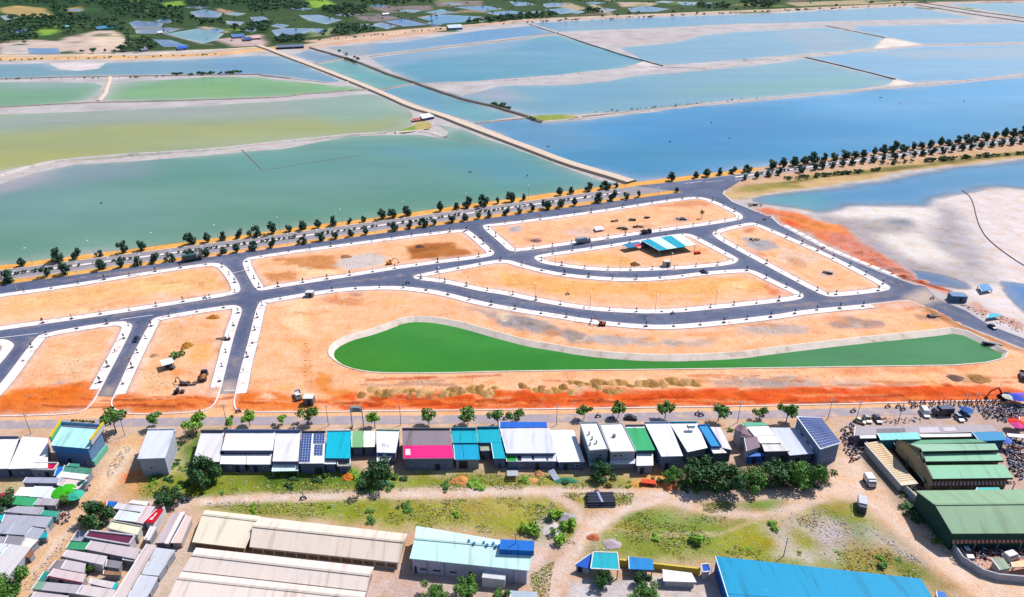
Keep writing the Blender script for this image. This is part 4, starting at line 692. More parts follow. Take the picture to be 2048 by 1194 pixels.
def add_array(t, P, rects):
    """solar modules on a roof plane: each rect u0,u1,v0,v1,columns,rows"""
    for u0, u1, v0, v1, nu, nv in rects:
        fr = MB(); ce = MB()
        fr.prism([roof_pt(P, u, v, .16) for u, v in ((u0, v0), (u1, v0), (u1, v1), (u0, v1))], [roof_pt(P, u, v, .06) for u, v in ((u0, v0), (u1, v0), (u1, v1), (u0, v1))])
        for i in range(nu):
            for j in range(nv):
                a0 = u0 + (u1 - u0) * (i + .07) / nu; a1 = u0 + (u1 - u0) * (i + .93) / nu; b0 = v0 + (v1 - v0) * (j + .07) / nv; b1 = v0 + (v1 - v0) * (j + .93) / nv
                ce.prism([roof_pt(P, u, v, .19) for u, v in ((a0, b0), (a1, b0), (a1, b1), (a0, b1))], [roof_pt(P, u, v, .14) for u, v in ((a0, b0), (a1, b0), (a1, b1), (a0, b1))])
        o = fr.build('solar_array', M_PFR, t, True); c = ce.build('solar_cells', M_PANEL, t, True); c.parent = o; c['kind'] = 'stuff'
def house(name, label, cat, q, zf, zn, rc, wc, front=0, rim=0, rimc=None, wins=(), doors=(), solar=(), patch=(), lwins=(), posts=False, group=None, inset_=.3, tank=None, drop=0, vents=()):
    zf *= HZ; zn *= HZ; rim *= .7; front *= .7
    P = [G(*q[0], zf), G(*q[1], zf), G(*q[2], zn), G(*q[3], zn)]; cen = sum(P, Vector()) / 4
    t = thing(name, label, cat, (cen.x, cen.y, 0), 0, group)
    th = Vector((0, 0, .14)); rmat = rm(*rc) if isinstance(rc, tuple) else rc; wmat = wm(*wc) if isinstance(wc, tuple) else wc
    ro = MB().prism(P, [p - th for p in P]).build('roof', rmat, t, True)
    c2 = cen; I = [p + (Vector((c2.x - p.x, c2.y - p.y, 0)).normalized() * inset_ * 1.3) - Vector((0, 0, .16)) for p in P]
    foot = [Vector((p.x, p.y, -.35)) for p in I]
    if posts:
        mb = None
        for i in range(4):
            MB().beam(I[i], foot[i], .18).build('post', M_POST, t, True)
        if posts == 'back': MB().prism([I[0], I[1], I[1] + Vector((0, -.15, 0)), I[0] + Vector((0, -.15, 0))], [foot[0], foot[1], foot[1] + Vector((0, -.15, 0)), foot[0] + Vector((0, -.15, 0))]).build('wall', wmat, t, True)
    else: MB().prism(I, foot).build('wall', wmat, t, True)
    def edge(a, b, h, m, nm='parapet', w=.22, down=.05):
        d = (b - a); n = Vector((-d.y, d.x, 0)).normalized() * w / 2; e = d.normalized() * .01
        mb = MB().prism([a - n + Vector((0, 0, h)) + e, b - n + Vector((0, 0, h)) - e, b + n + Vector((0, 0, h)) - e, a + n + Vector((0, 0, h)) + e], [a - n - Vector((0, 0, down)), b - n - Vector((0, 0, down)), b + n - Vector((0, 0, down)), a + n - Vector((0, 0, down))])
        return mb.build(nm, m, t, True)
    rmt = wm(*rimc) if isinstance(rimc, tuple) else (rimc or wmat)
    if rim:
        ins = [lerp(p, cen, .012) for p in P]
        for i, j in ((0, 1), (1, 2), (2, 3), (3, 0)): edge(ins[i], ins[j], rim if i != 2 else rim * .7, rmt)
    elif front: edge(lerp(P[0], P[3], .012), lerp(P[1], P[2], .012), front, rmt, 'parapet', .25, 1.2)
    else:
        edge(lerp(P[0], P[1], .004), lerp(P[3], P[2], .004), .07, M_TRIM, 'verge_trim', .12)
    a, b = I[3], I[2]
    if not wins and not doors and not posts and zn > 1.7 and (b - a).length > 2.6:
        k = (hash(label) if False else sum(map(ord, label))) % 7
        d0 = .12 + .09 * k; e = .9 / (b - a).length; doors = [(d0, d0 + e, 2.6)]
        if (b - a).length > 4: wins = [((d0 + .4) % .8 + .05, (d0 + .4) % .8 + .05 + e, 1.4, 2.6)]
    for w_ in wins: window(t, a, b, *w_)
    for w_ in doors: door(t, a, b, *w_)
    for w_ in lwins: window(t, I[0], I[3], *w_, M_TRIM)
    if solar: add_array(t, P, solar)
    for u0, u1, v0, v1, c in patch:
        uv = ((u0, v0), (u1, v0), (u1, v1), (u0, v1)); MB().prism([roof_pt(P, u, v, .05) for u, v in uv], [roof_pt(P, u, v, -.05) for u, v in uv]).build('roof_panel', rm(*c), ro, False, t.location)
    for u, v in vents:
        c = roof_pt(P, u, v, 0); MB().tube([c, c + Vector((0, 0, .5)), c + Vector((0, 0, .75))], [.22, .22, .3], 8).build('roof_vent', M_TANK, t, True)
    if tank:
        c = roof_pt(P, tank[0], tank[1], 0); m = MB()
        for dx in (-.5, .5): m.beam(c + Vector((dx, 0, -.05)), c + Vector((dx, 0, .7)), .12)
        m.tube([c + Vector((-1., 0, 1.15)), c + Vector((-.8, 0, 1.15)), c + Vector((.8, 0, 1.15)), c + Vector((1., 0, 1.15))], [.3, .5, .5, .3], 10); m.build('water_tank', M_TANK, t, True)
    if drop: edge(P[3], P[2], .02, M_TRIM, 'gutter', .16)
    return t, P, I
def gable(name, label, cat, far, ridge_, near, zf, zr, zn, rc, wc, group=None, over=.25, rcm=None, wins=(), doors=(), panels=0, pmat=None):
    zf *= HZ; zr *= HZ; zn *= HZ
    F = [G(*p, zf) for p in far]; D = [G(*p, zr) for p in ridge_]; N = [G(*p, zn) for p in near]; cen = sum(F + D + N, Vector()) / 6
    t = thing(name, label, cat, (cen.x, cen.y, 0), 0, group); th = Vector((0, 0, .16)); rmat = rcm or rm(*rc)
    MB().prism([F[0], F[1], D[1], D[0]], [F[0] - th, F[1] - th, D[1] - th, D[0] - th]).build('far_roof_slope', rmat, t, True)
    MB().prism([D[0] + Vector((0, 0, .03)), D[1] + Vector((0, 0, .03)), N[1], N[0]], [D[0] - th * .8, D[1] - th * .8, N[1] - th, N[0] - th]).build('near_roof_slope', rmat, t, True)
    MB().beam(D[0] + Vector((0, 0, .06)), D[1] + Vector((0, 0, .06)), .5, .14).build('ridge_cap', rm(*[c * .88 for c in rc]), t, True)
    dx = Vector((D[1] - D[0])).normalized() * over; dn = Vector((0, 0, .2))
    def sq(p, s_, k): q = p + dx * s_ - dn; return q + (Vector((cen.x, cen.y, 0)) - Vector((p.x, p.y, 0))).normalized() * k
    L_ = [sq(F[0], 1, .2), sq(D[0], 1, 0), sq(N[0], 1, .25)]; Rr = [sq(F[1], -1, .2), sq(D[1], -1, 0), sq(N[1], -1, .25)]
    z = lambda p: Vector((p.x, p.y, -.35))
    mb = MB(); mb.add([*L_, *Rr, z(L_[0]), z(L_[2]), z(Rr[0]), z(Rr[2])], [(0, 1, 2, 7, 6), (3, 8, 9, 5, 4), (2, 5, 9, 7), (0, 6, 8, 3), (0, 3, 4, 1), (1, 4, 5, 2)]); mb.build('wall', wm(*wc), t, True)
    a, b = L_[2], Rr[2]
    for i in range(panels):
        m = MB(); wall_box(m, a, b, (i + .08) / panels, (i + .92) / panels, .4, a.z - .35, .06, .1); m.build('shutter', pmat or wm(150, 120, 90), t, True)
    for w_ in wins: window(t, a, b, *w_)
    for w_ in doors: door(t, a, b, *w_)
    return t, F, D, N
def awning(label, q, z0, z1, rc, group=None, name='awning', cat='awning'):
    return house(name, label, cat, q, z0, z1, rc, (200, 200, 205), posts=True, group=group, inset_=.15)
H = house
ROW = 'houses of the long row on the lower street'
# ---- the long row, from the left
H('shop_shed', 'wide white metal roof cut by the left picture edge, beside the cyan hall', 'building', pl(A1, -330, 285, 195, 285, 78, 600, -430, 600), 5.4, 4.6, WHT, BLU, front=.8, wins=[(.62, .7, 1.6, 2.6)])
H('shop_shed', 'white roof shed against the left wall of the cyan hall', 'building', pl(A1, 235, 272, 492, 288, 488, 592, 84, 602), 5.2, 4.6, (244, 240, 246), BLU, wins=[(.25, .33, 1.6, 2.6)])
t, P, I = H('shop_hall', 'tall hall with pale cyan roof and yellow edged side parapets', 'building', pl(A1, 640, 160, 1045, 188, 905, 395, 520, 362), 10., 8.8, (186, 240, 248), (112, 150, 196), wins=())
for i, j in ((0, 3), (1, 2)):
    a, b = P[i], P[j]; s_ = -1 if i == 0 else 1; off = Vector((.28 * s_, 0, 0))
    MB().beam(a + off + Vector((0, .6, .55)), b + off + Vector((0, 1.0, .85)), .3, 1.3).build('side_parapet', wm(216, 214, 226) if i else wm(90, 190, 160), t, True)
    MB().beam(a + off + Vector((0, .6, 1.3)), b + off + Vector((0, 1.0, 1.6)), .42, .34).build('parapet_cap', wm(246, 214, 20), t, True)
MB().beam(P[0] + Vector((0, .25, .5)), P[1] + Vector((0, .25, .5)), .25, 1.0).build('street_parapet', wm(120, 170, 220), t, True)
for k in range(7):
    c = lerp(P[0], P[1], .26 + k * .085) + Vector((0, .6, 1.25)); m = MB(); m.box(c, (.95, .12, .3 + .25 * ((k * 5) % 3 == 0))); m.box(c + Vector((.2, 0, .28)), (.4, .12, .3)); m.build('sign_letter', wm(190, 160, 20), t, True)
m = MB(); wall_box(m, I[3], I[2], -.02, 1.02, 3.7, 5.2, .25, .3); m.build('rear_fascia', rm(70, 140, 210), t, True)
m = MB(); wall_box(m, I[2], I[1], .0, 1., .2, 1.6, .5, .5); m.build('side_skirt', wm(120, 210, 180), t, True)
H('white_house', 'pale lavender roof house standing alone behind an orange dirt patch', 'house', pl(A1, 1515, 200, 1790, 195, 1690, 490, 1405, 500), 8.8, 8.4, (214, 218, 240), (196, 198, 214), front=.5, rimc=(240, 240, 246), wins=[(.34, .42, 3.2, 4.2)])
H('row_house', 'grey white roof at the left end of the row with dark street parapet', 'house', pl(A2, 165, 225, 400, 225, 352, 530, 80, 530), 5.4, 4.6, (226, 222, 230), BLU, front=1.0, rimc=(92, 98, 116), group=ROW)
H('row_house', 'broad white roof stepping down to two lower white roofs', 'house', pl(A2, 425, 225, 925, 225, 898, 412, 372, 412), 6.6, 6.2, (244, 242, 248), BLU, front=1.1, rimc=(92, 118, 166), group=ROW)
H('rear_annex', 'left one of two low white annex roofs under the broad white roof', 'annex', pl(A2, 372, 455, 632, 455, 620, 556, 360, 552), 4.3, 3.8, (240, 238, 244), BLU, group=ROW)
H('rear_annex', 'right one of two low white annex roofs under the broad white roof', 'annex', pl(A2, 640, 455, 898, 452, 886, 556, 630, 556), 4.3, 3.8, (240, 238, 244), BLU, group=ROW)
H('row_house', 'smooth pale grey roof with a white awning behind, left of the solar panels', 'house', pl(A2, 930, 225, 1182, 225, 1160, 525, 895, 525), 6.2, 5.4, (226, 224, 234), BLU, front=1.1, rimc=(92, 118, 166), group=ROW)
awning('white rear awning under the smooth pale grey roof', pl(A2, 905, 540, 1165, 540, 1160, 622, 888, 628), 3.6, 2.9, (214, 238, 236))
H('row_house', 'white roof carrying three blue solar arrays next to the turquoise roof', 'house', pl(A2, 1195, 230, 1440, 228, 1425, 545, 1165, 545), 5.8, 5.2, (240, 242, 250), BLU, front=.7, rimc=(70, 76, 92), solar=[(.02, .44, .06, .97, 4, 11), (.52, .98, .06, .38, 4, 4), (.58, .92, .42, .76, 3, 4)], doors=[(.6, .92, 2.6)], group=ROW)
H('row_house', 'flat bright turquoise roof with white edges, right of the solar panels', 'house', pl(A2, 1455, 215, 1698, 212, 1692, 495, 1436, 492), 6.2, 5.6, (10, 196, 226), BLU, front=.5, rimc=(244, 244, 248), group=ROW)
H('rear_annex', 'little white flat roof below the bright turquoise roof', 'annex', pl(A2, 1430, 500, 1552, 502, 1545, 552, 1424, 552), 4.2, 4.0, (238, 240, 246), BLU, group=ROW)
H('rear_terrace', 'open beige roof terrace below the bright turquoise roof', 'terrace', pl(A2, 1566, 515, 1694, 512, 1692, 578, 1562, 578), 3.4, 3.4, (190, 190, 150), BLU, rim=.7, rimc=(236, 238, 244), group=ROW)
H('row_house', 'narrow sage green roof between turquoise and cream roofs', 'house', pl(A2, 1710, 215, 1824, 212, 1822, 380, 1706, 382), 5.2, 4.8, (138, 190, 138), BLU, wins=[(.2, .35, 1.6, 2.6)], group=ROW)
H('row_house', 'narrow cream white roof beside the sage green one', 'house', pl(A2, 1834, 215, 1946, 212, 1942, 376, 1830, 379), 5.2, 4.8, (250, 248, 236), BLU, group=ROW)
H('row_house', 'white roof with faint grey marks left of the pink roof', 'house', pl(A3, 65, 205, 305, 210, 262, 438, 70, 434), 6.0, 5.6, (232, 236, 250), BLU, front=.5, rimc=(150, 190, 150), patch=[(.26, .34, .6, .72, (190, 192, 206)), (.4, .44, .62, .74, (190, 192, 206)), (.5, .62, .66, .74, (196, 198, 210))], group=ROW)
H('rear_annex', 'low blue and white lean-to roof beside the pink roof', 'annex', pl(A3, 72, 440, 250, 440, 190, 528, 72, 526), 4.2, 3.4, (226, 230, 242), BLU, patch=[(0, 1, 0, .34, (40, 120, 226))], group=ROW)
H('row_house', 'half grey brown half magenta pink roof with one white skylight', 'house', pl(A3, 330, 198, 820, 198, 862, 496, 338, 500), 6.8, 5.6, (150, 136, 148), (118, 132, 164), front=.7, rimc=(110, 106, 120), patch=[(.01, .985, .56, .985, (250, 44, 140)), (.05, .15, .68, .88, (248, 236, 246))], wins=[(.1, .17, 1.4, 2.3), (.34, .41, 1.4, 2.3)], doors=[(.62, .72, 2.5)], group=ROW)
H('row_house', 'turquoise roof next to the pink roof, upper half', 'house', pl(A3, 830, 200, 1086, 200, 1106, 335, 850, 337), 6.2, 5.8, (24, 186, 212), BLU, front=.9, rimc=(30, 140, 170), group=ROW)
H('rear_annex', 'lower turquoise lean-to with a dark open shed under it', 'annex', pl(A3, 853, 348, 1106, 345, 1126, 506, 868, 508), 5.2, 4.6, (22, 176, 220), (160, 160, 166), doors=[(.12, .5, 3.2)], patch=[(.36, .38, .05, .98, (14, 120, 150))], group=ROW)
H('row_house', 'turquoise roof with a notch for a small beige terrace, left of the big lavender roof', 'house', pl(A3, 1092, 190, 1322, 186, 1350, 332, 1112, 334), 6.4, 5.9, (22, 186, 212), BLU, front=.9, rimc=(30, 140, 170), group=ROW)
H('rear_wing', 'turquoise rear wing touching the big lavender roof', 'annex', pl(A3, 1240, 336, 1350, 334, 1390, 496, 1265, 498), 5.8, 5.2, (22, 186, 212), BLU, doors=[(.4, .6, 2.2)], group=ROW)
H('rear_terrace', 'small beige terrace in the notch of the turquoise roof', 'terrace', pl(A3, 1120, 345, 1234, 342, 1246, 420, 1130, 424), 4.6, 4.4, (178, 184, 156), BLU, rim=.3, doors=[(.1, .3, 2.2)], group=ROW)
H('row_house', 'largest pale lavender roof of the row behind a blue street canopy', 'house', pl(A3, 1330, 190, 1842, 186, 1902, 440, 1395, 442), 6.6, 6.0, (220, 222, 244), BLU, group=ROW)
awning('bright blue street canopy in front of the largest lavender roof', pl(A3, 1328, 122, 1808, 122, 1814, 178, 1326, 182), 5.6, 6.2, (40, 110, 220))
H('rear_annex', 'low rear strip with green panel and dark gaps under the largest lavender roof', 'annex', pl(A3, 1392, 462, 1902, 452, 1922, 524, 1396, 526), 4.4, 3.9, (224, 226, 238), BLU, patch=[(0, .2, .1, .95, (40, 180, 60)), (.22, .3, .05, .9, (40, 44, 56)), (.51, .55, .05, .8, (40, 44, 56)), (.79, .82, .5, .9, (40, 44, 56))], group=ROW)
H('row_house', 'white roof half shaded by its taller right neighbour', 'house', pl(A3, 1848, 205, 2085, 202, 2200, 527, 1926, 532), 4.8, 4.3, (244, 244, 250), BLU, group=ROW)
H('row_house', 'tall narrow white roof dotted with small vents', 'house', pl(A4, 252, 135, 436, 130, 552, 405, 352, 422), 9.4, 8.8, (248, 246, 250), (140, 156, 180), rim=.5, rimc=(186, 190, 204), wins=[(.5, .68, 5.6, 6.8)], vents=[(.3, .42), (.36, .6), (.5, .75), (.14, .8)], group=ROW)
awning('mint green strip awning under the tall white house', pl(A4, 362, 538, 550, 534, 552, 562, 358, 566), 3.2, 2.9, (150, 216, 196))
H('row_house', 'tall white roof with two dark specks left of the green roof', 'house', pl(A4, 458, 145, 692, 140, 832, 426, 568, 432), 8.8, 8.0, (250, 250, 252), (176, 186, 214), rim=.3, rimc=(200, 204, 216), wins=[(.06, .3, 5.4, 6.4), (.34, .5, 5.4, 6.4)], vents=[(.36, .46), (.42, .48)], group=ROW)
awning('white rear awning under the tall white roof with specks', pl(A4, 572, 512, 832, 500, 836, 548, 566, 552), 3.8, 3.4, (226, 224, 232))
H('row_house', 'emerald green roof between white roofs', 'house', pl(A4, 718, 165, 910, 162, 1026, 410, 828, 414), 7.2, 6.6, (62, 186, 122), (60, 96, 110), front=.7, rimc=(130, 120, 130), patch=[(0, 1, 0, .09, (236, 240, 240))], group=ROW)
H('rear_annex', 'white rear roof standing below the emerald green roof', 'annex', pl(A4, 838, 440, 1002, 432, 1008, 566, 836, 570), 4.6, 4.2, (246, 244, 248), (150, 170, 190), group=ROW)
H('row_house', 'smooth lavender white roof right of the emerald green roof', 'house', pl(A4, 916, 130, 1172, 128, 1312, 470, 1090, 476), 7.6, 6.6, (230, 230, 244), (130, 146, 184), front=.5, rimc=(130, 160, 210), group=ROW)
H('row_house', 'white roof with a grey roof box and turquoise street strip', 'house', pl(A4, 1172, 130, 1452, 128, 1562, 386, 1358, 430), 7.0, 6.4, (250, 250, 252), (120, 136, 150), front=.6, rimc=(20, 170, 206), group=ROW, tank=(.62, .3))
H('row_house', 'narrow sky blue roof between two white roofs', 'house', pl(A4, 1462, 160, 1566, 152, 1704, 376, 1598, 378), 7.0, 6.2, (40, 158, 224), (70, 130, 190), rim=.35, rimc=(36, 110, 190), group=ROW)
H('row_house', 'narrow lavender white roof at the end of the row right of the sky blue roof', 'house', pl(A4, 1578, 172, 1692, 176, 1812, 408, 1708, 385), 6.4, 5.6, (226, 220, 234), (110, 120, 130), group=ROW)
H('rear_annex', 'small white annex roof below the sky blue roof', 'annex', pl(A4, 1596, 386, 1706, 388, 1762, 438, 1622, 444), 5.4, 5.0, (236, 232, 240), (96, 110, 120), group=ROW)
# cluster right of the gap
gable('tile_house', 'steep purple brown tiled roof house at the gap in the row', 'house', pl(A5, 395, 250, 345, 300), pl(A5, 440, 262, 412, 330), pl(A5, 540, 372, 415, 382), 6., 7.6, 6.2, (132, 106, 124), (206, 208, 222))
H('tile_house', 'purple brown tiled lower roof with pale side wall', 'house', pl(A5, 452, 388, 585, 372, 618, 480, 478, 526), 6.6, 5.8, (140, 116, 132), (214, 216, 228), wins=[(.2, .4, 2.6, 3.8)])
H('row_house', 'white flat roofs right of the purple tiled house', 'house', pl(A5, 478, 272, 702, 268, 832, 440, 618, 442), 6.4, 6.0, (246, 238, 242), (176, 176, 190), patch=[(0, 1, .55, .565, (200, 192, 200))])
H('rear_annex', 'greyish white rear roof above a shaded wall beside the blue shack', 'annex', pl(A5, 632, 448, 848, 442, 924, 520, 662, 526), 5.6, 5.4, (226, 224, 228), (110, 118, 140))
awning('pale green street awning right of the purple tiled house', pl(A5, 418, 230, 660, 228, 690, 262, 450, 268), 5., 5.4, (110, 184, 150))
H('shack', 'bright blue walled shack under the greyish rear roof', 'shack', pl(A5, 488, 540, 650, 545, 660, 572, 482, 580), 3.8, 3.4, (60, 130, 226), (40, 120, 226))
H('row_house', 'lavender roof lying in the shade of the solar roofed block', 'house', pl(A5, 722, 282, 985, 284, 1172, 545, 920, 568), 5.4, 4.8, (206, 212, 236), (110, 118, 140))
t, P, I = H('solar_block', 'tall corner block whose whole roof is a blue solar array', 'building', pl(A5, 985, 165, 1238, 178, 1446, 440, 1232, 506), 9.6, 8.8, (214, 222, 240), (128, 148, 186), solar=[(.06, .98, .04, .97, 8, 12)], lwins=[(.1, .24, 3.8, 5.6), (.36, .5, 3.8, 5.6), (.62, .76, 3.8, 5.6)], wins=[(.2, .36, 2., 3.4)])
# ---- market on the right
H('market_canopy', 'long grey concrete canopy roof at the front of the market', 'canopy', pl(A6, 165, 352, 1682, 328, 1760, 405, 150, 452), 4.6, 4.4, (176, 166, 176), (150, 146, 156), patch=[(.16, .36, .3, .95, (128, 122, 132)), (.46, .6, .25, .9, (206, 196, 206)), (.63, .72, .3, .8, (212, 200, 208))])
H('market_stall_roof', 'pale cyan metal roof behind the grey market canopy', 'roof', pl(A6, 412, 425, 860, 415, 902, 490, 452, 502), 5.2, 4.8, (140, 226, 226), (60, 150, 160))
H('market_stall_roof', 'thin white strip roof left of the pale cyan roof', 'roof', pl(A6, 222, 452, 402, 448, 404, 478, 226, 482), 4.4, 4.2, (244, 244, 246), (70, 80, 96))
H('market_stall_roof', 'long thin white strip roof between the pale cyan and the blue market roofs', 'roof', pl(A6, 872, 436, 1462, 428, 1482, 460, 902, 468), 4.4, 4.2, (246, 246, 248), (30, 70, 66))
H('market_stall_roof', 'flat blue metal roof at the right end of the grey market canopy', 'roof', pl(A6, 1470, 414, 1806, 408, 1852, 500, 1546, 512), 5.2, 5.0, (34, 150, 206), (30, 90, 130))
m_gr = rm(132, 196, 160); tiers = [(pl(A6, 905, 500, 1500, 490, 1640, 526, 770, 548), 7.6, 9.8), (pl(A6, 772, 546, 1725, 540, 1766, 610, 905, 626), 9.9, 9.2), (pl(A6, 906, 654, 1772, 648, 1822, 728, 946, 738), 8.0, 7.3), (pl(A6, 946, 782, 1828, 774, 1926, 920, 1034, 932), 6.2, 5.0)]
base = G(*A6(1380, 760), 0); t = thing('market_hall', 'large stepped green roof market hall with beige stepped gable', 'market hall', base)
cor = []
for k, (q, za, zb) in enumerate(tiers):
    za *= .72; zb *= .72; P = [G(*q[0], za), G(*q[1], za), G(*q[2], zb), G(*q[3], zb)]; th = Vector((0, 0, .2)); cor.append(P)
    MB().prism(P, [p - th for p in P]).build('roof_tier', rm(150, 200, 172) if k == 1 else (rm(140, 206, 170) if k else rm(110, 176, 140)), t, True)
    MB().beam(P[3] - Vector((0, 0, .25)), P[2] - Vector((0, 0, .25)), .16, .5).build('fascia', mat('dark_green', C(22, 58, 44), .6, .1), t, True)
for k in range(1, 4):
    a = cor[k]; fl, fr, nr, nl = [p - Vector((0, 0, .25)) for p in a]; s_ = Vector((.5, 0, 0))
    top = [fl + s_, fr - s_, nr - s_ + Vector((0, .6, 0)), nl + s_ + Vector((0, .6, 0))]; MB().prism(top, [Vector((p.x, p.y, -.3)) for p in top]).build('wall', wm(150, 132, 116), t, True)
gp = [cor[0][3], cor[1][3] + Vector((0, 0, .5)), cor[2][0] + Vector((0, 0, .6)), cor[2][3] + Vector((0, 0, .5)), cor[3][0] + Vector((0, 0, .5)), cor[3][3] + Vector((0, 0, .1))]
far_l = G(*A6(645, 500), 3.2); gpts = [far_l] + gp; xo = Vector((-.35, 0, 0)); low = [Vector((p.x, p.y, -.3)) for p in (gpts[-1], gpts[0])]
ring = [p + xo for p in gpts] + [low[0] + xo, low[1] + xo]; MB().prism(ring, [p + Vector((.3, 0, 0)) for p in ring]).build('gable_wall', wm(206, 178, 140), t, True)
m = MB()
for a, b in zip(gpts, gpts[1:]): m.beam(a + xo + Vector((0, 0, .1)), b + xo + Vector((0, 0, .1)), .5, .2)
m.build('gable_coping', mat('coping', C(60, 60, 50), .7, .1), t, True)
for k in range(3):
    c = lerp(gp[1], gp[3], .15 + k * .3) + Vector((-.75, 0, -1.7 - k * .25)); MB().box(c, (.1, 1.2, .8)).build('gable_emblem', wm(190, 150, 40), t, True)
def striped(label, q, z0, z1, n, ca=(206, 96, 66), cb=(244, 236, 226)):
    z0 *= .72; z1 *= .72; P = [G(*q[0], z0), G(*q[1], z0), G(*q[2], z1), G(*q[3], z1)]; c = sum(P, Vector()) / 4; t = thing('striped_awning', label, 'awning', (c.x, c.y, 0))
    for i in range(n):
        u0, u1 = i / n, (i + 1) / n - .001; uv = ((u0, 0), (u1, 0), (u1, 1), (u0, 1)); MB().prism([roof_pt(P, u, v, .02) for u, v in uv], [roof_pt(P, u, v, -.06) for u, v in uv]).build('stripe', wm(*(ca if i % 2 else cb)), t, True)
    for u in (0.02, .25, .5, .75, .98): MB().beam(roof_pt(P, u, .95), Vector((*roof_pt(P, u, .95)[:2], -.3)), .15).build('post', M_POST, t, True)
striped('red and white striped awning along the near eave of the stepped green hall', pl(A6, 1020, 962, 1940, 956, 1960, 996, 1000, 1006), 3.6, 2.9, 46)
H('lean_to', 'dark brown lean-to roof along the beige gable of the stepped hall', 'lean-to', pl(A6, 590, 525, 640, 520, 1010, 960, 940, 968), 3.4, 3.2, (92, 60, 52), (70, 50, 44))
H('long_shed', 'long rusty ribbed roof shed on the left flank of the market', 'shed', pl(A6, 272, 535, 440, 512, 872, 985, 688, 1008), 3.6, 3.4, (230, 214, 190), (206, 206, 206), patch=[(.04, .95, .03 + k * .048, .03 + k * .048 + .02, (222, 172, 110) if k < 11 else (214, 180, 140)) for k in range(19)])
gable('green_hall', 'big plain green gabled hall at the right picture edge', 'hall', [A8(672, 108), A8(2300, 90)], [A8(866, 252), A8(2400, 236)], [A8(1042, 546), A8(2560, 540)], 7.6, 10.6, 7.0, (150, 184, 150), (30, 84, 74))
striped('red and cream striped awning along the near eave of the plain green hall', pl(A8, 1050, 606, 1980, 598, 1990, 638, 1046, 648), 3.6, 3.1, 44, (212, 84, 60), (250, 200, 170))
awning('cyan tarpaulin roof between the two green halls', pl(A8, 1296, 76, 1520, 74, 1536, 100, 1282, 104), 3.4, 3.2, (60, 206, 214))
H('guard_house', 'small hut with grey green roof inside the lower wall at the right', 'hut', pl(A8, 1440, 800, 1562, 792, 1642, 898, 1530, 918), 3.2, 3.0, (150, 170, 150), (224, 206, 196), wins=[(.2, .4, 1., 2.), (.6, .8, 1., 2.)])
awning('sandy coloured tent roof near the small grey green hut', pl(A8, 1640, 838, 1900, 800, 1900, 880, 1660, 890), 2.8, 2.6, (244, 206, 160))
def wall_run(label, pts, h, col, w=.3, name='wall', cat='wall', z0=-.3):
    h *= .75; p = resample(wpoly(pts), 6., False); c = p[len(p) // 2]; o = sweep(p, [(-w / 2, z0), (-w / 2, h), (w / 2, h), (w / 2, z0)]).build(name, wm(*col), None, False, (c[0], c[1], 0)); return tag(o, label, cat)
wall_run('long pale boundary wall running down beside the market halls', [A6(255, 560), A6(660, 1030), A8(600, 165), A8(840, 420), A8(1045, 690)], 2.4, (196, 206, 206))
wall_run('bent grey boundary wall in the lower right corner', [A8(1050, 720), A8(1130, 840), A8(1340, 975), A8(1500, 1022), A8(1776, 1046), A8(2100, 1060)], 2.2, (200, 200, 214))
# ---- works in the foreground
gable('cream_warehouse', 'wide cream roof end block of the long warehouse', 'warehouse', [W1(1500, 512), W1(1905, 556)], [W1(1480, 545), W1(1880, 592)], [W1(1404, 746), W1(1792, 792)], 3.4, 4.4, 2.9, (238, 226, 206), (180, 150, 110), panels=6, pmat=wm(140, 112, 84))
gable('cream_warehouse', 'long cream gabled warehouse with open brown bays below', 'warehouse', [W2(72, 562), W2(1152, 686)], [W2(20, 632), W2(1122, 746)], [W2(-5, 782), W2(1092, 897)], 3.6, 5.2, 3.0, (236, 218, 206), (226, 206, 190), panels=13, pmat=wm(130, 112, 92))
gable('pink_warehouse', 'far gable of the two pale pinkish warehouse roofs at the bottom', 'warehouse', [(392, 1095), (748, 1134)], [(383, 1110), (740, 1151)], [(365, 1141), (733, 1182)], 4.2, 5.4, 4.0, (236, 220, 212), (206, 190, 180))
gable('pink_warehouse', 'near gable of the two pale pinkish warehouse roofs at the bottom', 'warehouse', [(364, 1143), (732, 1184)], [(355, 1157), (727, 1197)], [(325, 1215), (715, 1262)], 3.9, 5.4, 4.0, (236, 220, 212), (206, 190, 180))
t, F_, D_, N_ = gable('cyan_factory', 'pale cyan roofed factory with lavender walls and a bright blue roof box', 'factory', [W2(1215, 628), W2(2060, 772)], [W2(1205, 722), W2(2070, 800)], [W2(1166, 866), W2(2042, 956)], 6.1, 7.4, 5.9, (206, 242, 240), (206, 208, 236), wins=[(.06, .13, 1.4, 2.3), (.17, .26, 1.4, 2.3), (.32, .4, 1.4, 2.3)], doors=[(.015, .035, 2.4), (.5, .53, 2.6)])
m = MB(); wall_box(m, N_[0], N_[1], .62, .81, -.2, 2.4, 1.6, 1.8); m.build('porch', wm(236, 238, 246), t, True)
m = MB(); wall_box(m, N_[0], N_[1], .145, .15, .0, 3.2, .05, .1); wall_box(m, N_[0], N_[1], .29, .295, .0, 3.2, .05, .1); wall_box(m, N_[0], N_[1], .87, .875, .0, 3.2, .05, .1); m.build('wall_joint', wm(150, 156, 190), t, True)
c = G(1034, 1095, 4.9); MB().box(c, (6.6, 2.6, 1.3), R(-4)).build('roof_box', rm(30, 120, 220), t, True); m = MB(); m.beam(G(1031, 1088, 5.4), G(1031, 1088, 5.4) + Vector((0, 0, 2.6)), .12); m.build('roof_mast', M_POST, t, True)
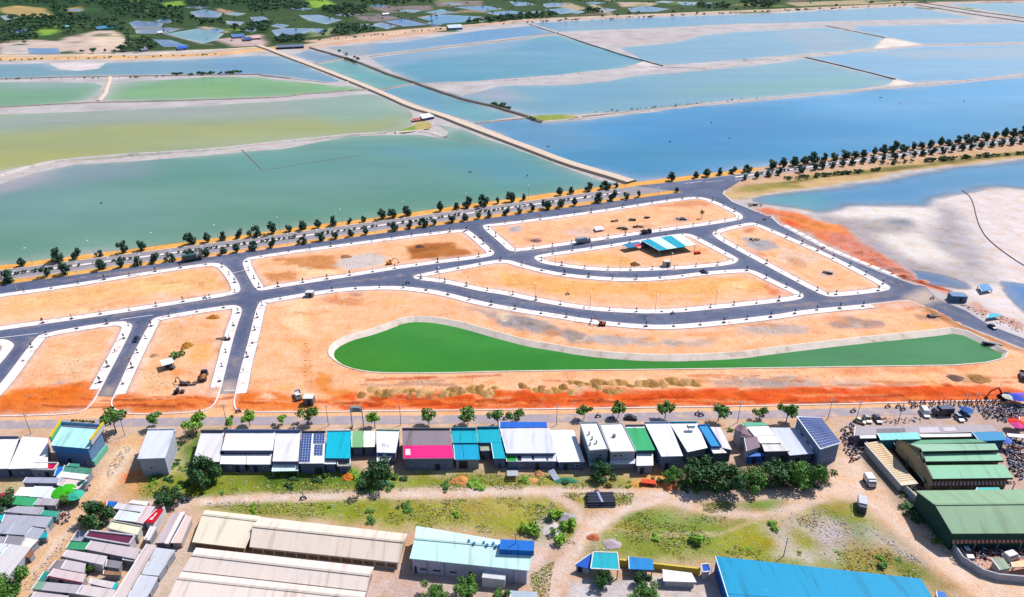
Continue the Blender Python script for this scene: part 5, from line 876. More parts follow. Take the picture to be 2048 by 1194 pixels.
for k, (x, y) in enumerate(((1600, 750), (1640, 768), (1710, 762), (1735, 780), (1780, 770), (1800, 790))):
    c = G(*W2(x, y), 4.4); MB().tube([c - Vector((0, 0, .3)), c + Vector((0, 0, .3)), c + Vector((0, 0, .6))], [.2, .2, .32], 8).build('roof_vent', wm(40, 130, 210), t, True)
H('blue_factory', 'huge bright blue roof at the bottom of the picture', 'factory', [(1429, 1112), (1842, 1157), (1905, 1262), (1468, 1238)], 6.2, 7.4, (0, 162, 214), (20, 100, 200), patch=[(.2, .202, .5, .52, (200, 230, 240)), (0, 1, .62, .625, (10, 130, 190))])
H('gate_canopy', 'turquoise canopy with white border on posts by the yellow wall', 'canopy', [(1186, 1104), (1235, 1105), (1239, 1140), (1181, 1137)], 4.4, 4.2, (30, 186, 206), WHT, posts=True, rim=.15, rimc=(246, 246, 244))
H('gate_house', 'royal blue slanted roof leaning against the turquoise canopy', 'hut', [(1180, 1108), (1184, 1110), (1181, 1139), (1149, 1130)], 3.6, 2.8, (30, 100, 210), (190, 190, 210))
H('gate_shelter', 'rectangular mid blue shelter roof right of the turquoise canopy', 'shelter', [(1257, 1113), (1305, 1118), (1308, 1140), (1258, 1138)], 3.4, 3.2, (24, 144, 222), WHT, posts=True)
wall_run('yellow wall running to the huge bright blue roof', [(1238, 1130), (1310, 1138), (1399, 1148)], 2.0, (246, 216, 84), .35)
H('yard_shed', 'flat white shed in the yard of the blue factory', 'shed', pl(W3, 1190, 945, 1402, 972, 1438, 1040, 1196, 1032), 2.8, 2.6, (240, 234, 240), (200, 196, 206))
H('kiosk', 'small white rimmed blue kiosk at the corner of the huge blue roof', 'kiosk', pl(W3, 1470, 912, 1530, 908, 1545, 962, 1480, 968), 3.4, 3.4, (20, 90, 210), WHT, rim=.3, rimc=(246, 246, 250))
H('shed', 'grey corner roof at the bottom beside the cyan factory yard', 'shed', pl(W2, 1905, 1100, 2100, 1110, 2120, 1230, 1900, 1230), 3., 3., (176, 190, 206), (170, 170, 180))
H('shed', 'little blue roof at the lower right corner of the huge blue roof', 'shed', pl(A8, 880, 1135, 960, 1140, 1010, 1230, 900, 1240), 3., 3., (40, 120, 220), (40, 90, 170))
# ---- shanty quarter bottom left
Q = 'small houses of the lower left quarter'
def Hs(label, q, z, rc, wc=(170, 172, 186), name='small_house', dz=.35, **k):
    cx = sum(p[0] for p in q) / 4; cy = sum(p[1] for p in q) / 4; q = [(cx + (x - cx) * 1.07, cy + (y - cy) * 1.07) for x, y in q]
    return H(name, label, 'house', q, z + dz, z, rc, wc, group=Q, inset_=.2, **k)
Hs('small house with crimson roof in a white rim below the white shop sheds', pl(A1, 355, 545, 592, 550, 546, 614, 316, 606), 4.0, (226, 20, 80), (150, 160, 190), rim=.45, rimc=(244, 242, 248))
Hs('tiny blue roof between the crimson roof and the green one', pl(A1, 588, 582, 652, 582, 606, 672, 556, 672), 3., (40, 130, 220))
Hs('jade green roof house behind the cyan hall', pl(A1, 668, 568, 936, 602, 896, 656, 648, 626), 3.8, (92, 160, 140))
Hs('small jade green raised roof piece behind the cyan hall', pl(A1, 712, 545, 812, 552, 800, 582, 690, 572), 4.4, (84, 176, 150))
Hs('white roof strip below the jade green roof', pl(A1, 640, 630, 900, 660, 836, 722, 588, 690), 3.4, (246, 246, 248))
Hs('flat pinkish grey terrace with white rim at the lane corner', pl(A1, 632, 694, 882, 724, 786, 812, 594, 768), 3.6, (226, 206, 206), rim=.3, rimc=(244, 240, 244), dz=0)
Hs('bluish grey roof left of the pinkish terrace', pl(A1, 282, 690, 642, 694, 600, 748, 240, 742), 3.6, (176, 178, 198))
Hs('left white roof in the trio above the green roof', pl(A1, 218, 794, 352, 792, 314, 880, 152, 872), 3.1, (236, 240, 248))
Hs('middle white lavender roof in the trio above the green roof', pl(A1, 362, 782, 532, 786, 440, 892, 312, 884), 3.4, (222, 226, 242))
Hs('right white roof in the trio beside the green tarpaulin', pl(A1, 534, 794, 642, 828, 582, 906, 440, 900), 3.1, (230, 238, 246))
Hs('small crimson roof at the left picture edge', pl(A1, 20, 846, 142, 846, 92, 908, -20, 908), 3., (226, 36, 84))
Hs('emerald green roof in the lower left quarter', pl(A1, 152, 880, 388, 906, 332, 984, 70, 956), 3.1, (70, 180, 124))
Hs('grey mauve roof right of the emerald green roof', pl(A1, 402, 906, 604, 912, 562, 974, 346, 970), 3.1, (190, 184, 194))
Hs('grey roof with white end wall below the emerald green roof', pl(A7, 192, 96, 442, 104, 380, 178, 52, 150), 3.3, (184, 182, 196), (220, 220, 228))
Hs('teal roof by the lane, next to the parked rubbish', pl(A7, 452, 134, 604, 150, 572, 202, 408, 182), 2.7, (76, 180, 154))
Hs('bright cyan roof corner at the left picture edge', pl(A7, -20, 188, 62, 180, 22, 240, -60, 250), 2.8, (40, 200, 212))
Hs('long lavender grey roof across the left quarter', pl(A7, 62, 182, 522, 206, 452, 308, 30, 258), 3.4, (182, 182, 198), (214, 214, 224))
Hs('double grey roof with white right wall at the left edge', pl(A7, -60, 264, 322, 280, 240, 386, -110, 362), 3.4, (178, 180, 198), (226, 226, 234), patch=[(.52, .54, 0, 1, (206, 208, 220))])
Hs('short grey roof facing the cyan shop awning', pl(A7, 334, 310, 454, 332, 386, 430, 252, 402), 2.9, (180, 182, 196))
Hs('dark grey mauve roof below the double grey roof', pl(A7, 84, 396, 268, 412, 212, 500, 42, 482), 3., (156, 150, 160))
Hs('cream white roof beside the dark grey mauve roof', pl(A7, 270, 416, 386, 440, 312, 514, 218, 500), 2.9, (238, 232, 226))
Hs('pale bluish roof at the left edge above the blue fence', pl(A7, -120, 470, 72, 482, 10, 596, -180, 590), 3., (214, 220, 234))
Hs('long pale roof at the bottom left beside the blue fence', pl(A7, 100, 494, 302, 526, 20, 880, -190, 830), 3., (214, 208, 212), (190, 200, 214))
Hs('cyan shop awning jutting into the lane', pl(A7, 410, 366, 482, 362, 472, 412, 396, 420), 2.6, (40, 196, 206), name='lane_awning')
Hs('white roof beside the blue tarpaulin at the lane junction', pl(A7, 1216, 66, 1482, 96, 1452, 152, 1172, 116), 3.2, (222, 222, 232))
Hs('pale bluish white roof below the big round tree', pl(A7, 1232, 136, 1442, 170, 1372, 250, 1168, 226), 3.3, (222, 230, 238))
Hs('pinkish roof joined to the red roofed house', pl(A7, 1492, 92, 1584, 102, 1472, 268, 1386, 252), 3.4, (222, 200, 206))
Hs('red roof with a white figure shaped patch and white side wall', pl(A7, 1602, 128, 1672, 126, 1572, 266, 1480, 250), 4.2, (214, 24, 44), (238, 234, 240), patch=[(.3, .6, .62, .8, (246, 220, 220)), (.42, .58, .3, .6, (246, 220, 220))])
Hs('cream yellow roof with white parapet below the pale bluish roof', pl(A7, 1152, 252, 1446, 306, 1404, 390, 1110, 322), 3.6, (240, 236, 204), (236, 230, 216), rim=.3, rimc=(200, 196, 190), dz=0)
Hs('maroon roof framed by a white parapet', pl(A7, 926, 352, 1368, 402, 1312, 486, 880, 412), 4.2, (116, 54, 84), (216, 214, 226), rim=.45, rimc=(236, 232, 240), dz=.1)
Hs('bluish grey lean-to roof left of the maroon roof', pl(A7, 796, 342, 906, 370, 852, 452, 730, 442), 2.9, (170, 174, 188))
Hs('green roof beside the lane below the maroon roof', pl(A7, 722, 460, 906, 466, 872, 540, 680, 526), 3.1, (72, 170, 122))
Hs('long pinkish grey roof right of the lane side green roof', pl(A7, 946, 452, 1424, 530, 1366, 628, 888, 532), 3.6, (210, 196, 200), (150, 152, 168))
Hs('pale pinkish roof with white gable wall above the dark courtyard', pl(A7, 702, 542, 1084, 606, 1040, 690, 650, 606), 3.6, (216, 204, 208), (236, 232, 238))
Hs('small pinkish roof left of the little courtyard trees', pl(A7, 682, 646, 872, 682, 852, 772, 630, 732), 3.1, (208, 196, 202))
Hs('dark mauve lean-to by the lane', pl(A7, 574, 652, 682, 652, 612, 742, 500, 740), 2.7, (150, 140, 148))
Hs('pink roof with a maroon lower edge', pl(A7, 562, 736, 872, 792, 832, 882, 494, 816), 3.3, (222, 200, 204), patch=[(.0, 1, .88, 1, (128, 24, 40))])
Hs('narrow teal shop front roof on the lane', pl(A7, 452, 762, 502, 766, 432, 860, 394, 852), 2.8, (50, 160, 150))
Hs('grey roof with sage left end at the bottom', pl(A7, 400, 866, 842, 906, 802, 990, 340, 940), 3.2, (190, 182, 190), patch=[(0, .2, 0, 1, (140, 176, 156))])
Hs('pale pink roof at the bottom beside the long flat roof', pl(A7, 852, 902, 1172, 952, 1132, 1042, 790, 990), 3.2, (220, 206, 208))
Hs('narrow white roof with cyan end beside the courtyard', pl(A7, 942, 832, 1206, 880, 1172, 942, 920, 884), 3., (226, 214, 216), patch=[(.88, 1, 0, 1, (30, 206, 212))])
Hs('lowest grey pink roof at the bottom edge of the quarter', pl(A7, 372, 972, 692, 1012, 652, 1090, 300, 1060), 3.1, (206, 192, 198))
H('long_flat_roof', 'long flat pinkish roof running down beside the shed roofs', 'building', pl(A7, 1502, 480, 1602, 492, 1236, 1110, 1116, 1090), 4.2, 4.2, (216, 198, 198), (150, 146, 156))
for k, q in enumerate((pl(A7, 1602, 522, 1786, 546, 1702, 672, 1530, 652), pl(A7, 1526, 662, 1702, 678, 1620, 802, 1450, 786), pl(A7, 1444, 802, 1612, 822, 1532, 968, 1352, 954), pl(A7, 1348, 962, 1526, 978, 1440, 1110, 1256, 1096))):
    Hs(['first', 'second', 'third', 'lowest'][k] + ' of four pale shed roofs in line beside the long flat roof', q, 3.1, (206, 208, 220), name='lean_to_shed')
gable('narrow_shed', 'narrow gabled pinkish shed with dark end beside the white courtyard wall', 'shed', [A7(1896, 150), A7(1722, 478)], [A7(1836, 150), A7(1668, 470)], [A7(1740, 188), A7(1590, 470)], 3.2, 4.2, 3.2, (222, 204, 208), (130, 136, 160))
H('yard_roof', 'flat dusty pink roof strip left of the cream warehouse', 'roof', pl(A7, 1906, 186, 1968, 200, 1852, 470, 1750, 470), 2.8, 2.8, (226, 202, 196), (206, 196, 196))
wall_run('white courtyard wall beside the red roofed house', [A7(1700, 175), A7(1610, 350), A7(1520, 500)], 2.8, (236, 230, 238))
fr = thing('blue_fence', 'blue barred shop fence along the lane at the bottom left', 'fence', G(*A7(230, 660)))
fp = [Vector(G(*A7(390, 470))), Vector(G(*A7(0, 930)))]; n = 26
for k in range(n):
    a = lerp(fp[0], fp[1], k / n); b = lerp(fp[0], fp[1], (k + .7) / n); MB().prism([a + Vector((0, 0, 1.6)), b + Vector((0, 0, 1.6)), b + Vector((.08, .05, 1.6)), a + Vector((.08, .05, 1.6))], [a, b, b + Vector((.08, .05, 0)), a + Vector((.08, .05, 0))]).build('panel', wm(40, 110, 190) if k % 3 else wm(210, 226, 240), fr, True)

Hs('teal lean-to between the grey roofs and the lane', pl(A7, 470, 215, 545, 230, 500, 290, 440, 280), 2.6, (60, 170, 160))
Hs('rusty lean-to roof on the lane below the cyan shop awning', pl(A7, 300, 540, 350, 552, 300, 620, 250, 606), 2.5, (176, 120, 96))
Hs('grey patched roof in the courtyard of the pale gabled house', pl(A7, 1100, 640, 1250, 665, 1215, 730, 1085, 710), 2.6, (150, 146, 156))
Hs('rust brown roof scrap beside the little courtyard tree', pl(A7, 1070, 750, 1240, 770, 1220, 800, 1060, 790), 2.2, (180, 136, 110))
Hs('pale grey roof filling the gap left of the four shed roofs', pl(A7, 1300, 560, 1440, 585, 1390, 660, 1260, 640), 3., (206, 198, 204))
Hs('white roof beside the narrow gabled shed', pl(A7, 1545, 300, 1600, 310, 1530, 440, 1480, 430), 3., (230, 226, 232))
Hs('mauve roof at the left edge under the long lavender roof', pl(A7, -30, 400, 60, 410, 20, 470, -70, 465), 3., (176, 168, 180))
Hs('teal roof strip at the left edge below the pale bluish roof', pl(A7, -60, 560, 30, 575, 0, 610, -90, 600), 2.8, (60, 190, 190))
Hs('grey roof at the very left above the cyan corner', pl(A7, -40, 100, 60, 112, 30, 165, -80, 155), 3., (170, 172, 186))
# ================================================================== trees and plants
def leafmat(name, c, var=.45): 
    m = mat(name, c, .6, var, .9, spec=.25); b = m.node_tree.nodes['Principled BSDF']; return m
M_LEAFD = leafmat('leaf_blue_green', (.022, .062, .040)); M_LEAF = leafmat('leaf_green', (.060, .150, .022)); M_LEAFB = leafmat('leaf_bright', (.13, .27, .02)); M_LEAFK = leafmat('leaf_deep', (.022, .070, .018)); M_LEAFF = leafmat('leaf_far', (.034, .092, .044))
M_BARK = mat('bark', C(110, 92, 80), .9, .25, 3.)
def leaves(blobs, n, size, rnd, flat=.35):
    """leaf sprays spread through the shells of several lobes -> MB"""
    mb = MB(); wts = np.array([b[3] * b[3] for b in blobs]); wts = wts / wts.sum()
    for i in range(n):
        x, y, z, r, sz = blobs[rnd.choice(len(blobs), p=wts)]
        d = Vector(rnd.normal(size=3)).normalized(); k = r * rnd.uniform(.45, 1.08); c = Vector((x + d.x * k, y + d.y * k, z + d.z * k * sz))
        nrm = (d + Vector(rnd.normal(size=3)) * .7 + Vector((0, 0, flat))).normalized(); a = nrm.orthogonal().normalized(); a = Matrix.Rotation(rnd.uniform(0, 6.28), 3, nrm) @ a; b = nrm.cross(a)
        s1 = size * rnd.uniform(.6, 1.3); s2 = s1 * rnd.uniform(.45, .8)
        mb.add([c - a * s1, c + b * s2, c + a * s1 + nrm * s1 * .15, c - b * s2], [(0, 1, 2, 3)])
    return mb
def trunk(h, r, limbs, rnd, lean=(0, 0)):
    mb = MB(); top = Vector((lean[0], lean[1], h)); mb.tube([(0, 0, -.2), (lean[0] * .2, lean[1] * .2, h * .35), top * .75, top], [r, r * .75, r * .55, r * .25], 6)
    for i in range(limbs):
        a = rnd.uniform(0, 6.28); b = Vector((lean[0] * .6, lean[1] * .6, h * rnd.uniform(.45, .75))); e = b + Vector((math.cos(a), math.sin(a), rnd.uniform(.5, .9))) * h * rnd.uniform(.25, .4)
        mb.tube([b, (b + e) / 2 + Vector((0, 0, .1)), e], [r * .45, r * .3, r * .12], 5, caps=False)
    return mb
def tree_proto(kind, seed):
    rnd = np.random.default_rng(seed)
    if kind == 'avenue':
        h = 5.6; lean = (rnd.uniform(-.5, .2), 0); bl = []
        for i in range(9):
            t = rnd.uniform(0, 1); bl.append((lean[0] * t + rnd.normal() * .8 * (1 - .4 * t), rnd.normal() * .8, 1.5 + t * 2.9, rnd.uniform(.75, 1.2) * (1.15 - .4 * t), 1.2))
        return trunk(4.4, .13, 5, rnd, lean).mesh('trunk', M_BARK), leaves(bl, 520, .42, rnd).mesh('crown', M_LEAFD)
    if kind == 'street':
        bl = [(rnd.normal() * 1.0, rnd.normal() * 1.0, 2.6 + rnd.uniform(0, 1.7), rnd.uniform(.7, 1.25), .85) for i in range(9)]
        return trunk(3.4, .14, 5, rnd).mesh('trunk', M_BARK), leaves(bl, 620, .34, rnd).mesh('crown', M_LEAF)
    if kind == 'broad':
        bl = [(rnd.normal() * 2.2, rnd.normal() * 2.0, 2.4 + rnd.uniform(0, 3.2), rnd.uniform(1.1, 2.0), .8) for i in range(16)]
        return trunk(4.6, .3, 8, rnd).mesh('trunk', M_BARK), leaves(bl, 2600, .36, rnd).mesh('crown', M_LEAFK)
    if kind == 'bush':
        bl = [(rnd.normal() * .5, rnd.normal() * .5, .5 + rnd.uniform(0, .5), rnd.uniform(.4, .7), .8) for i in range(6)]
        return trunk(.7, .06, 4, rnd).mesh('trunk', M_BARK), leaves(bl, 240, .24, rnd).mesh('crown', M_LEAF)
    if kind == 'far':
        bl = [(rnd.normal() * 1.6, rnd.normal() * 1.6, 3.0 + rnd.uniform(0, 3.), rnd.uniform(1.2, 2.3), .85) for i in range(7)]
        return trunk(4.0, .25, 3, rnd).mesh('trunk', M_BARK), leaves(bl, 200, .85, rnd).mesh('crown', M_LEAFF)
PROTO = {k: [tree_proto(k, s0 + i) for i in range(n)] for k, s0, n in (('avenue', 10, 7), ('street', 40, 5), ('broad', 60, 3), ('bush', 80, 4), ('far', 100, 5))}
def recol(me, m):
    c = me.copy(); c.materials.clear(); c.materials.append(m); return c
PROTO['bright'] = [(a, recol(b, M_LEAFB)) for a, b in PROTO['street']]; PROTO['bushb'] = [(a, recol(b, M_LEAFB)) for a, b in PROTO['bush']]; PROTO['bushd'] = [(a, recol(b, M_LEAFK)) for a, b in PROTO['bush']]; PROTO['broadb'] = [(a, recol(b, M_LEAF)) for a, b in PROTO['broad']]; PROTO['shrub'] = [(a, recol(b, M_LEAFD)) for a, b in PROTO['bush']]
ti = 0
def tree(kind, x, y, sc, label, group=None, name='tree', cat='tree', z=0., sx=1.):
    global ti
    ti += 1; a, b = PROTO[kind][ti % len(PROTO[kind])]; p = G(x, y, z)
    if kind == 'avenue': sx = rng.uniform(.85, 1.35)
    t = thing(name, label, cat, p - Vector((0, 0, .5 * sc if kind == 'avenue' else 0)), rng.uniform(0, 6.28) if kind != 'avenue' else rng.uniform(-.6, .6), group); t.scale = (sc * sx, sc * (1. if kind != 'avenue' else rng.uniform(.85, 1.2)), sc * (rng.uniform(.94, 1.06) if kind != 'avenue' else rng.uniform(.85, 1.12)))
    obj('trunk', a, t); obj('crown', b, t); return t
far_row = [(45, .8), (118, 1.3), (155, .85), (202, .65), (247, 1.15), (285, .85), (381, 1.3), (415, .95), (448, .85), (480, .85), (514, 1.05), (545, 1.05), (579, .75), (607, 1.05), (636, .8), (668, 1.05), (700, .65), (727, .6), (764, 1.05), (786, .9), (814, 1.0), (881, 1.0), (914, .7), (936, 1.05), (966, 1.2), (995, .65), (1023, 1.0), (1048, .7), (1119, .85), (1143, .75), (1178, 1.05), (1211, 1.05), (1232, .65), (1343, 1.0), (1392, .85), (1413, 1.0), (1440, .85), (1466, .9), (1494, 1.05)] + \
    [(x, s) for x, s in zip((1544, 1566, 1589, 1608, 1627, 1648, 1666, 1690, 1710, 1727, 1748, 1767, 1787, 1805, 1826, 1843, 1861, 1880, 1897, 1915, 1933, 1951, 1971, 1990, 2008, 2027, 2045), (1.2, 1.1, 1.3, 1.2, 1.35, 1.0, 1.25, 1.3, 1.0, 1.1, 1.05, 1.2, 1.35, 1.1, 1.1, 1.1, 1.3, 1.25, 1.0, 1.1, 1.4, 1.0, 1.3, 1.1, 1.35, 1.2, 1.3))]
L1 = [(-400, 584), (0, 532), (560, 460), (1060, 393), (1262, 366), (1560, 331), (1802, 299), (2048, 267), (2400, 220)]
for i, (x, s_) in enumerate(far_row):
    y = at_x(L1, x) * .35 + at_x(L2, x) * .65
    tree('avenue', x, y, s_ * .95, nth(i + 1) + ' roadside tree from the left in the waterside row of the boulevard', 'waterside avenue trees', 'avenue_tree')
near_row = [(18, 1.05), (92, .95), (131, 1.05), (204, .95), (244, .9), (278, .8), (311, .8), (344, .8), (382, .85), (412, .8), (448, .8), (474, .75), (509, .95), (546, .85), (607, .7), (641, .95), (671, .85), (702, .75), (732, .75), (790, .8), (820, .85), (848, .85), (868, .65), (904, .9), (931, .9), (957, .7), (979, .8), (1013, .85), (1038, .7), (1065, .8), (1094, 1.1), (1122, .95), (1149, .8), (1198, 1.15), (1226, 1.0), (1251, .85), (1277, .65), (1354, .6), (1489, .7), (1513, .8), (1537, .85), (1558, .85), (1600, .95), (1629, 1.0), (1644, 1.15), (1666, .85), (1685, .85), (1705, .85), (1725, .95), (1745, .85), (1766, .9), (1789, 1.0), (1807, .8), (1828, .85), (1846, 1.0), (1865, .95), (1884, .9), (1904, 1.0), (1924, .9), (1943, .85), (1961, 1.1), (1984, .9), (2003, .95), (2021, 1.1), (2042, .95)]
for i, (x, s_) in enumerate(near_row):
    y = at_x(L3, x) + (4 if x < 1400 else 2.5)
    tree('avenue', x, y, s_ * .92, nth(i + 1) + ' roadside tree from the left in the plot side row of the boulevard', 'plot side avenue trees', 'avenue_tree')
k = 0
for x in np.arange(6, 2048, 11.):
    if 1235 < x < 1475 or rng.random() < .25: continue
    tree('shrub', *mid(x + rng.uniform(-3, 3), .5), rng.uniform(.45, .8), nth(k + 1) + ' low dark shrub from the left on the boulevard median', 'median shrubs', 'shrub', 'shrub', .2); k += 1
# street trees in front of the row
for x, y, s_, kd, lb in [(233, 866, 1.45, 'street', 'big dark tree right of the cyan hall'), (311, 858, .95, 'street', 'round tree behind the lone lavender roof'), (394, 868, 1.2, 'bright', 'bright yellow green tree at the left end of the row'), (462, 856, .7, 'bright', 'small bright tree behind the broad white roof'), (500, 852, .95, 'bright', 'yellow green street tree over the broad white roof'), (548, 851, .5, 'shrub', 'thin dark sapling beside a yellowish one'), (565, 852, .62, 'bright', 'thin yellowish street tree'), (617, 848, 1.05, 'street', 'dark leaning street tree behind the solar panels'), (750, 856, 1.0, 'bright', 'bright green street tree behind the cream roof'),
    (858, 849, 1.0, 'street', 'round green street tree behind the grey brown roof'), (936, 850, 1.1, 'street', 'broad green street tree behind the turquoise roof'), (996, 850, .95, 'street', 'left one of two trees behind the blue street canopy'), (1030, 848, .95, 'street', 'right one of two trees behind the blue street canopy'), (1168, 838, .95, 'street', 'round street tree beside the white roof with vents'), (1236, 836, 1.0, 'street', 'street tree beside the parked motorbikes'), (1330, 837, 1.05, 'street', 'street tree behind the turquoise strip'), (1436, 842, 1.15, 'street', 'tall street tree at the right end of the row'), (1518, 840, .8, 'street', 'small street tree beyond the purple tiled roof'), (1572, 845, 1.2, 'street', 'tall two tone tree beside the solar block'), (703, 857, .4, 'bushd', 'low dark shrub in front of the turquoise roof'), (1460, 862, .7, 'bushb', 'yellow green bush beside the purple tiled roof')]:
    tree(kd, x, y, s_ * .9, lb, None, 'street_tree' if 'bush' not in kd and 'shrub' not in kd else 'shrub', 'tree' if 'bush' not in kd and 'shrub' not in kd else 'shrub')
# trees behind the row
for x, y, s_, kd, lb in [(420, 966, .85, 'broad', 'dark leafy tree behind the left end of the row'), (757, 968, .82, 'broad', 'dark round tree below the cream roof'), (1400, 972, .88, 'broad', 'left half of the big dark tree mass at the right end of the row'), (1455, 976, .95, 'broad', 'tallest dark tree in the mass at the right end of the row'), (1505, 975, .72, 'broadb', 'lighter tree at the right side of the dark tree mass'), (1555, 968, .82, 'broad', 'dark tree below the lavender shaded roof'), (1605, 966, .82, 'broadb', 'wide tree in front of the solar block'), (1632, 960, .6, 'broad', 'small dark tree under the corner of the solar block'), (335, 1012, .62, 'broad', 'compact dark tree beside the dirt path'), (205, 1050, .78, 'broad', 'big round tree in the lower left quarter'), (1205, 958, .62, 'broad', 'dark tree beside the rubble behind the tall white roofs'), (1345, 962, .5, 'broadb', 'bright tree beside the orange sand heap'), (20, 1185, .7, 'broadb', 'teal green tree at the bottom left corner'), (870, 1200, .5, 'broadb', 'bushy tree at the bottom before the cyan factory, left one'), (935, 1196, .55, 'broadb', 'bushy tree at the bottom before the cyan factory, right one'), (1000, 1198, .36, 'broadb', 'small tree before the porch of the cyan factory'), (10, 1020, .6, 'broad', 'dark tree at the left picture edge'), (1205, 1168, .42, 'broad', 'tree under the turquoise canopy'), (1283, 1164, .36, 'broad', 'tree under the mid blue shelter roof'), (1290, 1205, .55, 'broadb', 'tree at the bottom in the factory yard'), (140, 1010, .4, 'broadb', 'bright green tree by the lane next to the white roofs'), (182, 1140, .28, 'broadb', 'little courtyard tree in the lower left quarter')]:
    tree(kd, x, y, s_, lb, None, 'tree')
bush = 0
for where, poly, n, kinds in [('in the weedy strip behind the row of houses', [(270, 955), (420, 948), (700, 945), (1000, 955), (1260, 958), (1260, 975), (1000, 976), (700, 984), (480, 988), (290, 990)], 48, ('bush', 'bushb', 'bushd')), ('on the grass between the path and the cream warehouse', [(400, 1012), (900, 998), (1100, 996), (1145, 1030), (1150, 1085), (1060, 1078), (830, 1050), (520, 1026)], 14, ('bush', 'bushb', 'bush')), ('in the dry field above the huge blue roof', [(1210, 1070), (1290, 1022), (1440, 1040), (1640, 1010), (1760, 1060), (1850, 1150), (1420, 1112)], 9, ('bush', 'bushb', 'bushb')), ('at the foot of the dark tree mass', [(1300, 960), (1640, 960), (1640, 980), (1330, 985)], 22, ('bushd', 'bush', 'bush')), ('in the gap beside the lone lavender house', [(345, 880), (380, 870), (380, 950), (340, 950)], 14, ('bush', 'bushd', 'bushb')), ('along the long pale market wall', [(1780, 985), (1800, 980), (1880, 1070), (1895, 1090), (1870, 1085)], 18, ('bushd', 'bushd', 'bush'))]:
    w = wpoly(poly); A = np.array(w); c = 0
    while c < n:
        q = rng.uniform(A.min(0), A.max(0))[None]
        if not inside(q, w)[0]: continue
        c += 1; bush += 1; ti += 1; kd = kinds[rng.integers(0, 3)]; a, b = PROTO[kd][ti % 4]; s_ = rng.uniform(.3, 1.05) ** 1.3
        t = thing('bush', 'wild green bush ' + where, 'bush', (q[0, 0], q[0, 1], -.1), rng.uniform(0, 6), 'wild bushes ' + where); t.scale = (s_ * 1.2, s_, s_ * rng.uniform(.45, .8)); obj('trunk', a, t); obj('crown', b, t)
for x, y, s_, lb in [(1108, 1037, 1.5, 'round bright bush left of the white rubble on the waste ground'), (1060, 1068, 1.6, 'round bright bush just above the cyan factory roof'), (1135, 1055, 1.5, 'round bright bush at the bend of the path'), (1117, 1082, 1.4, 'bright bush beside the dirt track below the bend'), (1395, 1085, 1.3, 'single bright bush in the middle of the right field')]:
    tree('bushb', x, y, s_, lb, None, 'bush', 'bush')
# grass and weeds of the waste ground: too many to count
wm_ = [o for o in ops if False]
def scatter(poly, n):
    w = wpoly(poly); A = np.array(w); Q = rng.uniform(A.min(0), A.max(0), (n * 3, 2)); Q = Q[inside(Q, w)][:n]
    keep = fbm(Q[:, 0] * .16, Q[:, 1] * .16, 77, 4) > .53; return Q[keep]
Q = np.concatenate([scatter(p, n) for p, n in [([(270, 950), (1290, 948), (1290, 976), (700, 986), (280, 993)], 9000), ([(390, 1012), (1100, 993), (1155, 1090), (830, 1052), (520, 1028)], 9000), ([(1195, 1075), (1290, 1018), (1560, 1045), (1720, 1000), (1800, 1120), (1860, 1160), (1420, 1118), (1180, 1115)], 11000), ([(1112, 986), (1268, 986), (1262, 1010), (1190, 1018)], 1500), ([(1350, 1003), (1570, 999), (1420, 1026)], 1400), ([(1860, 1150), (1930, 1170), (1900, 1200), (1860, 1200)], 900), ([(1062, 1150), (1110, 1120), (1095, 1200), (1060, 1200)], 700)]])
n = len(Q); an = rng.uniform(0, np.pi, n); hh = rng.uniform(.06, .2, n); ww = rng.uniform(.1, .28, n); zz = relief(Q) - .03; dx = np.cos(an) * ww; dy = np.sin(an) * ww; lx = rng.normal(0, .1, n); ly = rng.normal(0, .1, n)
co = np.concatenate([np.stack([Q[:, 0] - dx, Q[:, 1] - dy, zz], 1), np.stack([Q[:, 0] + dx, Q[:, 1] + dy, zz], 1), np.stack([Q[:, 0] + dx * .7 + lx, Q[:, 1] + dy * .7 + ly, zz + hh], 1), np.stack([Q[:, 0] - dx * .7 + lx, Q[:, 1] - dy * .7 + ly, zz + hh * .8], 1)])
F = np.stack([np.arange(n) + k * n for k in range(4)], 1); o = obj('grass', np_mesh('grass', co, F, mat('grass_blades', (.22, .25, .04), .8, .45, .2, stain=((.32, .27, .08), .12, .46))))
tag(o, 'low yellow green grass and weeds on the waste ground', 'grass', kind='stuff')
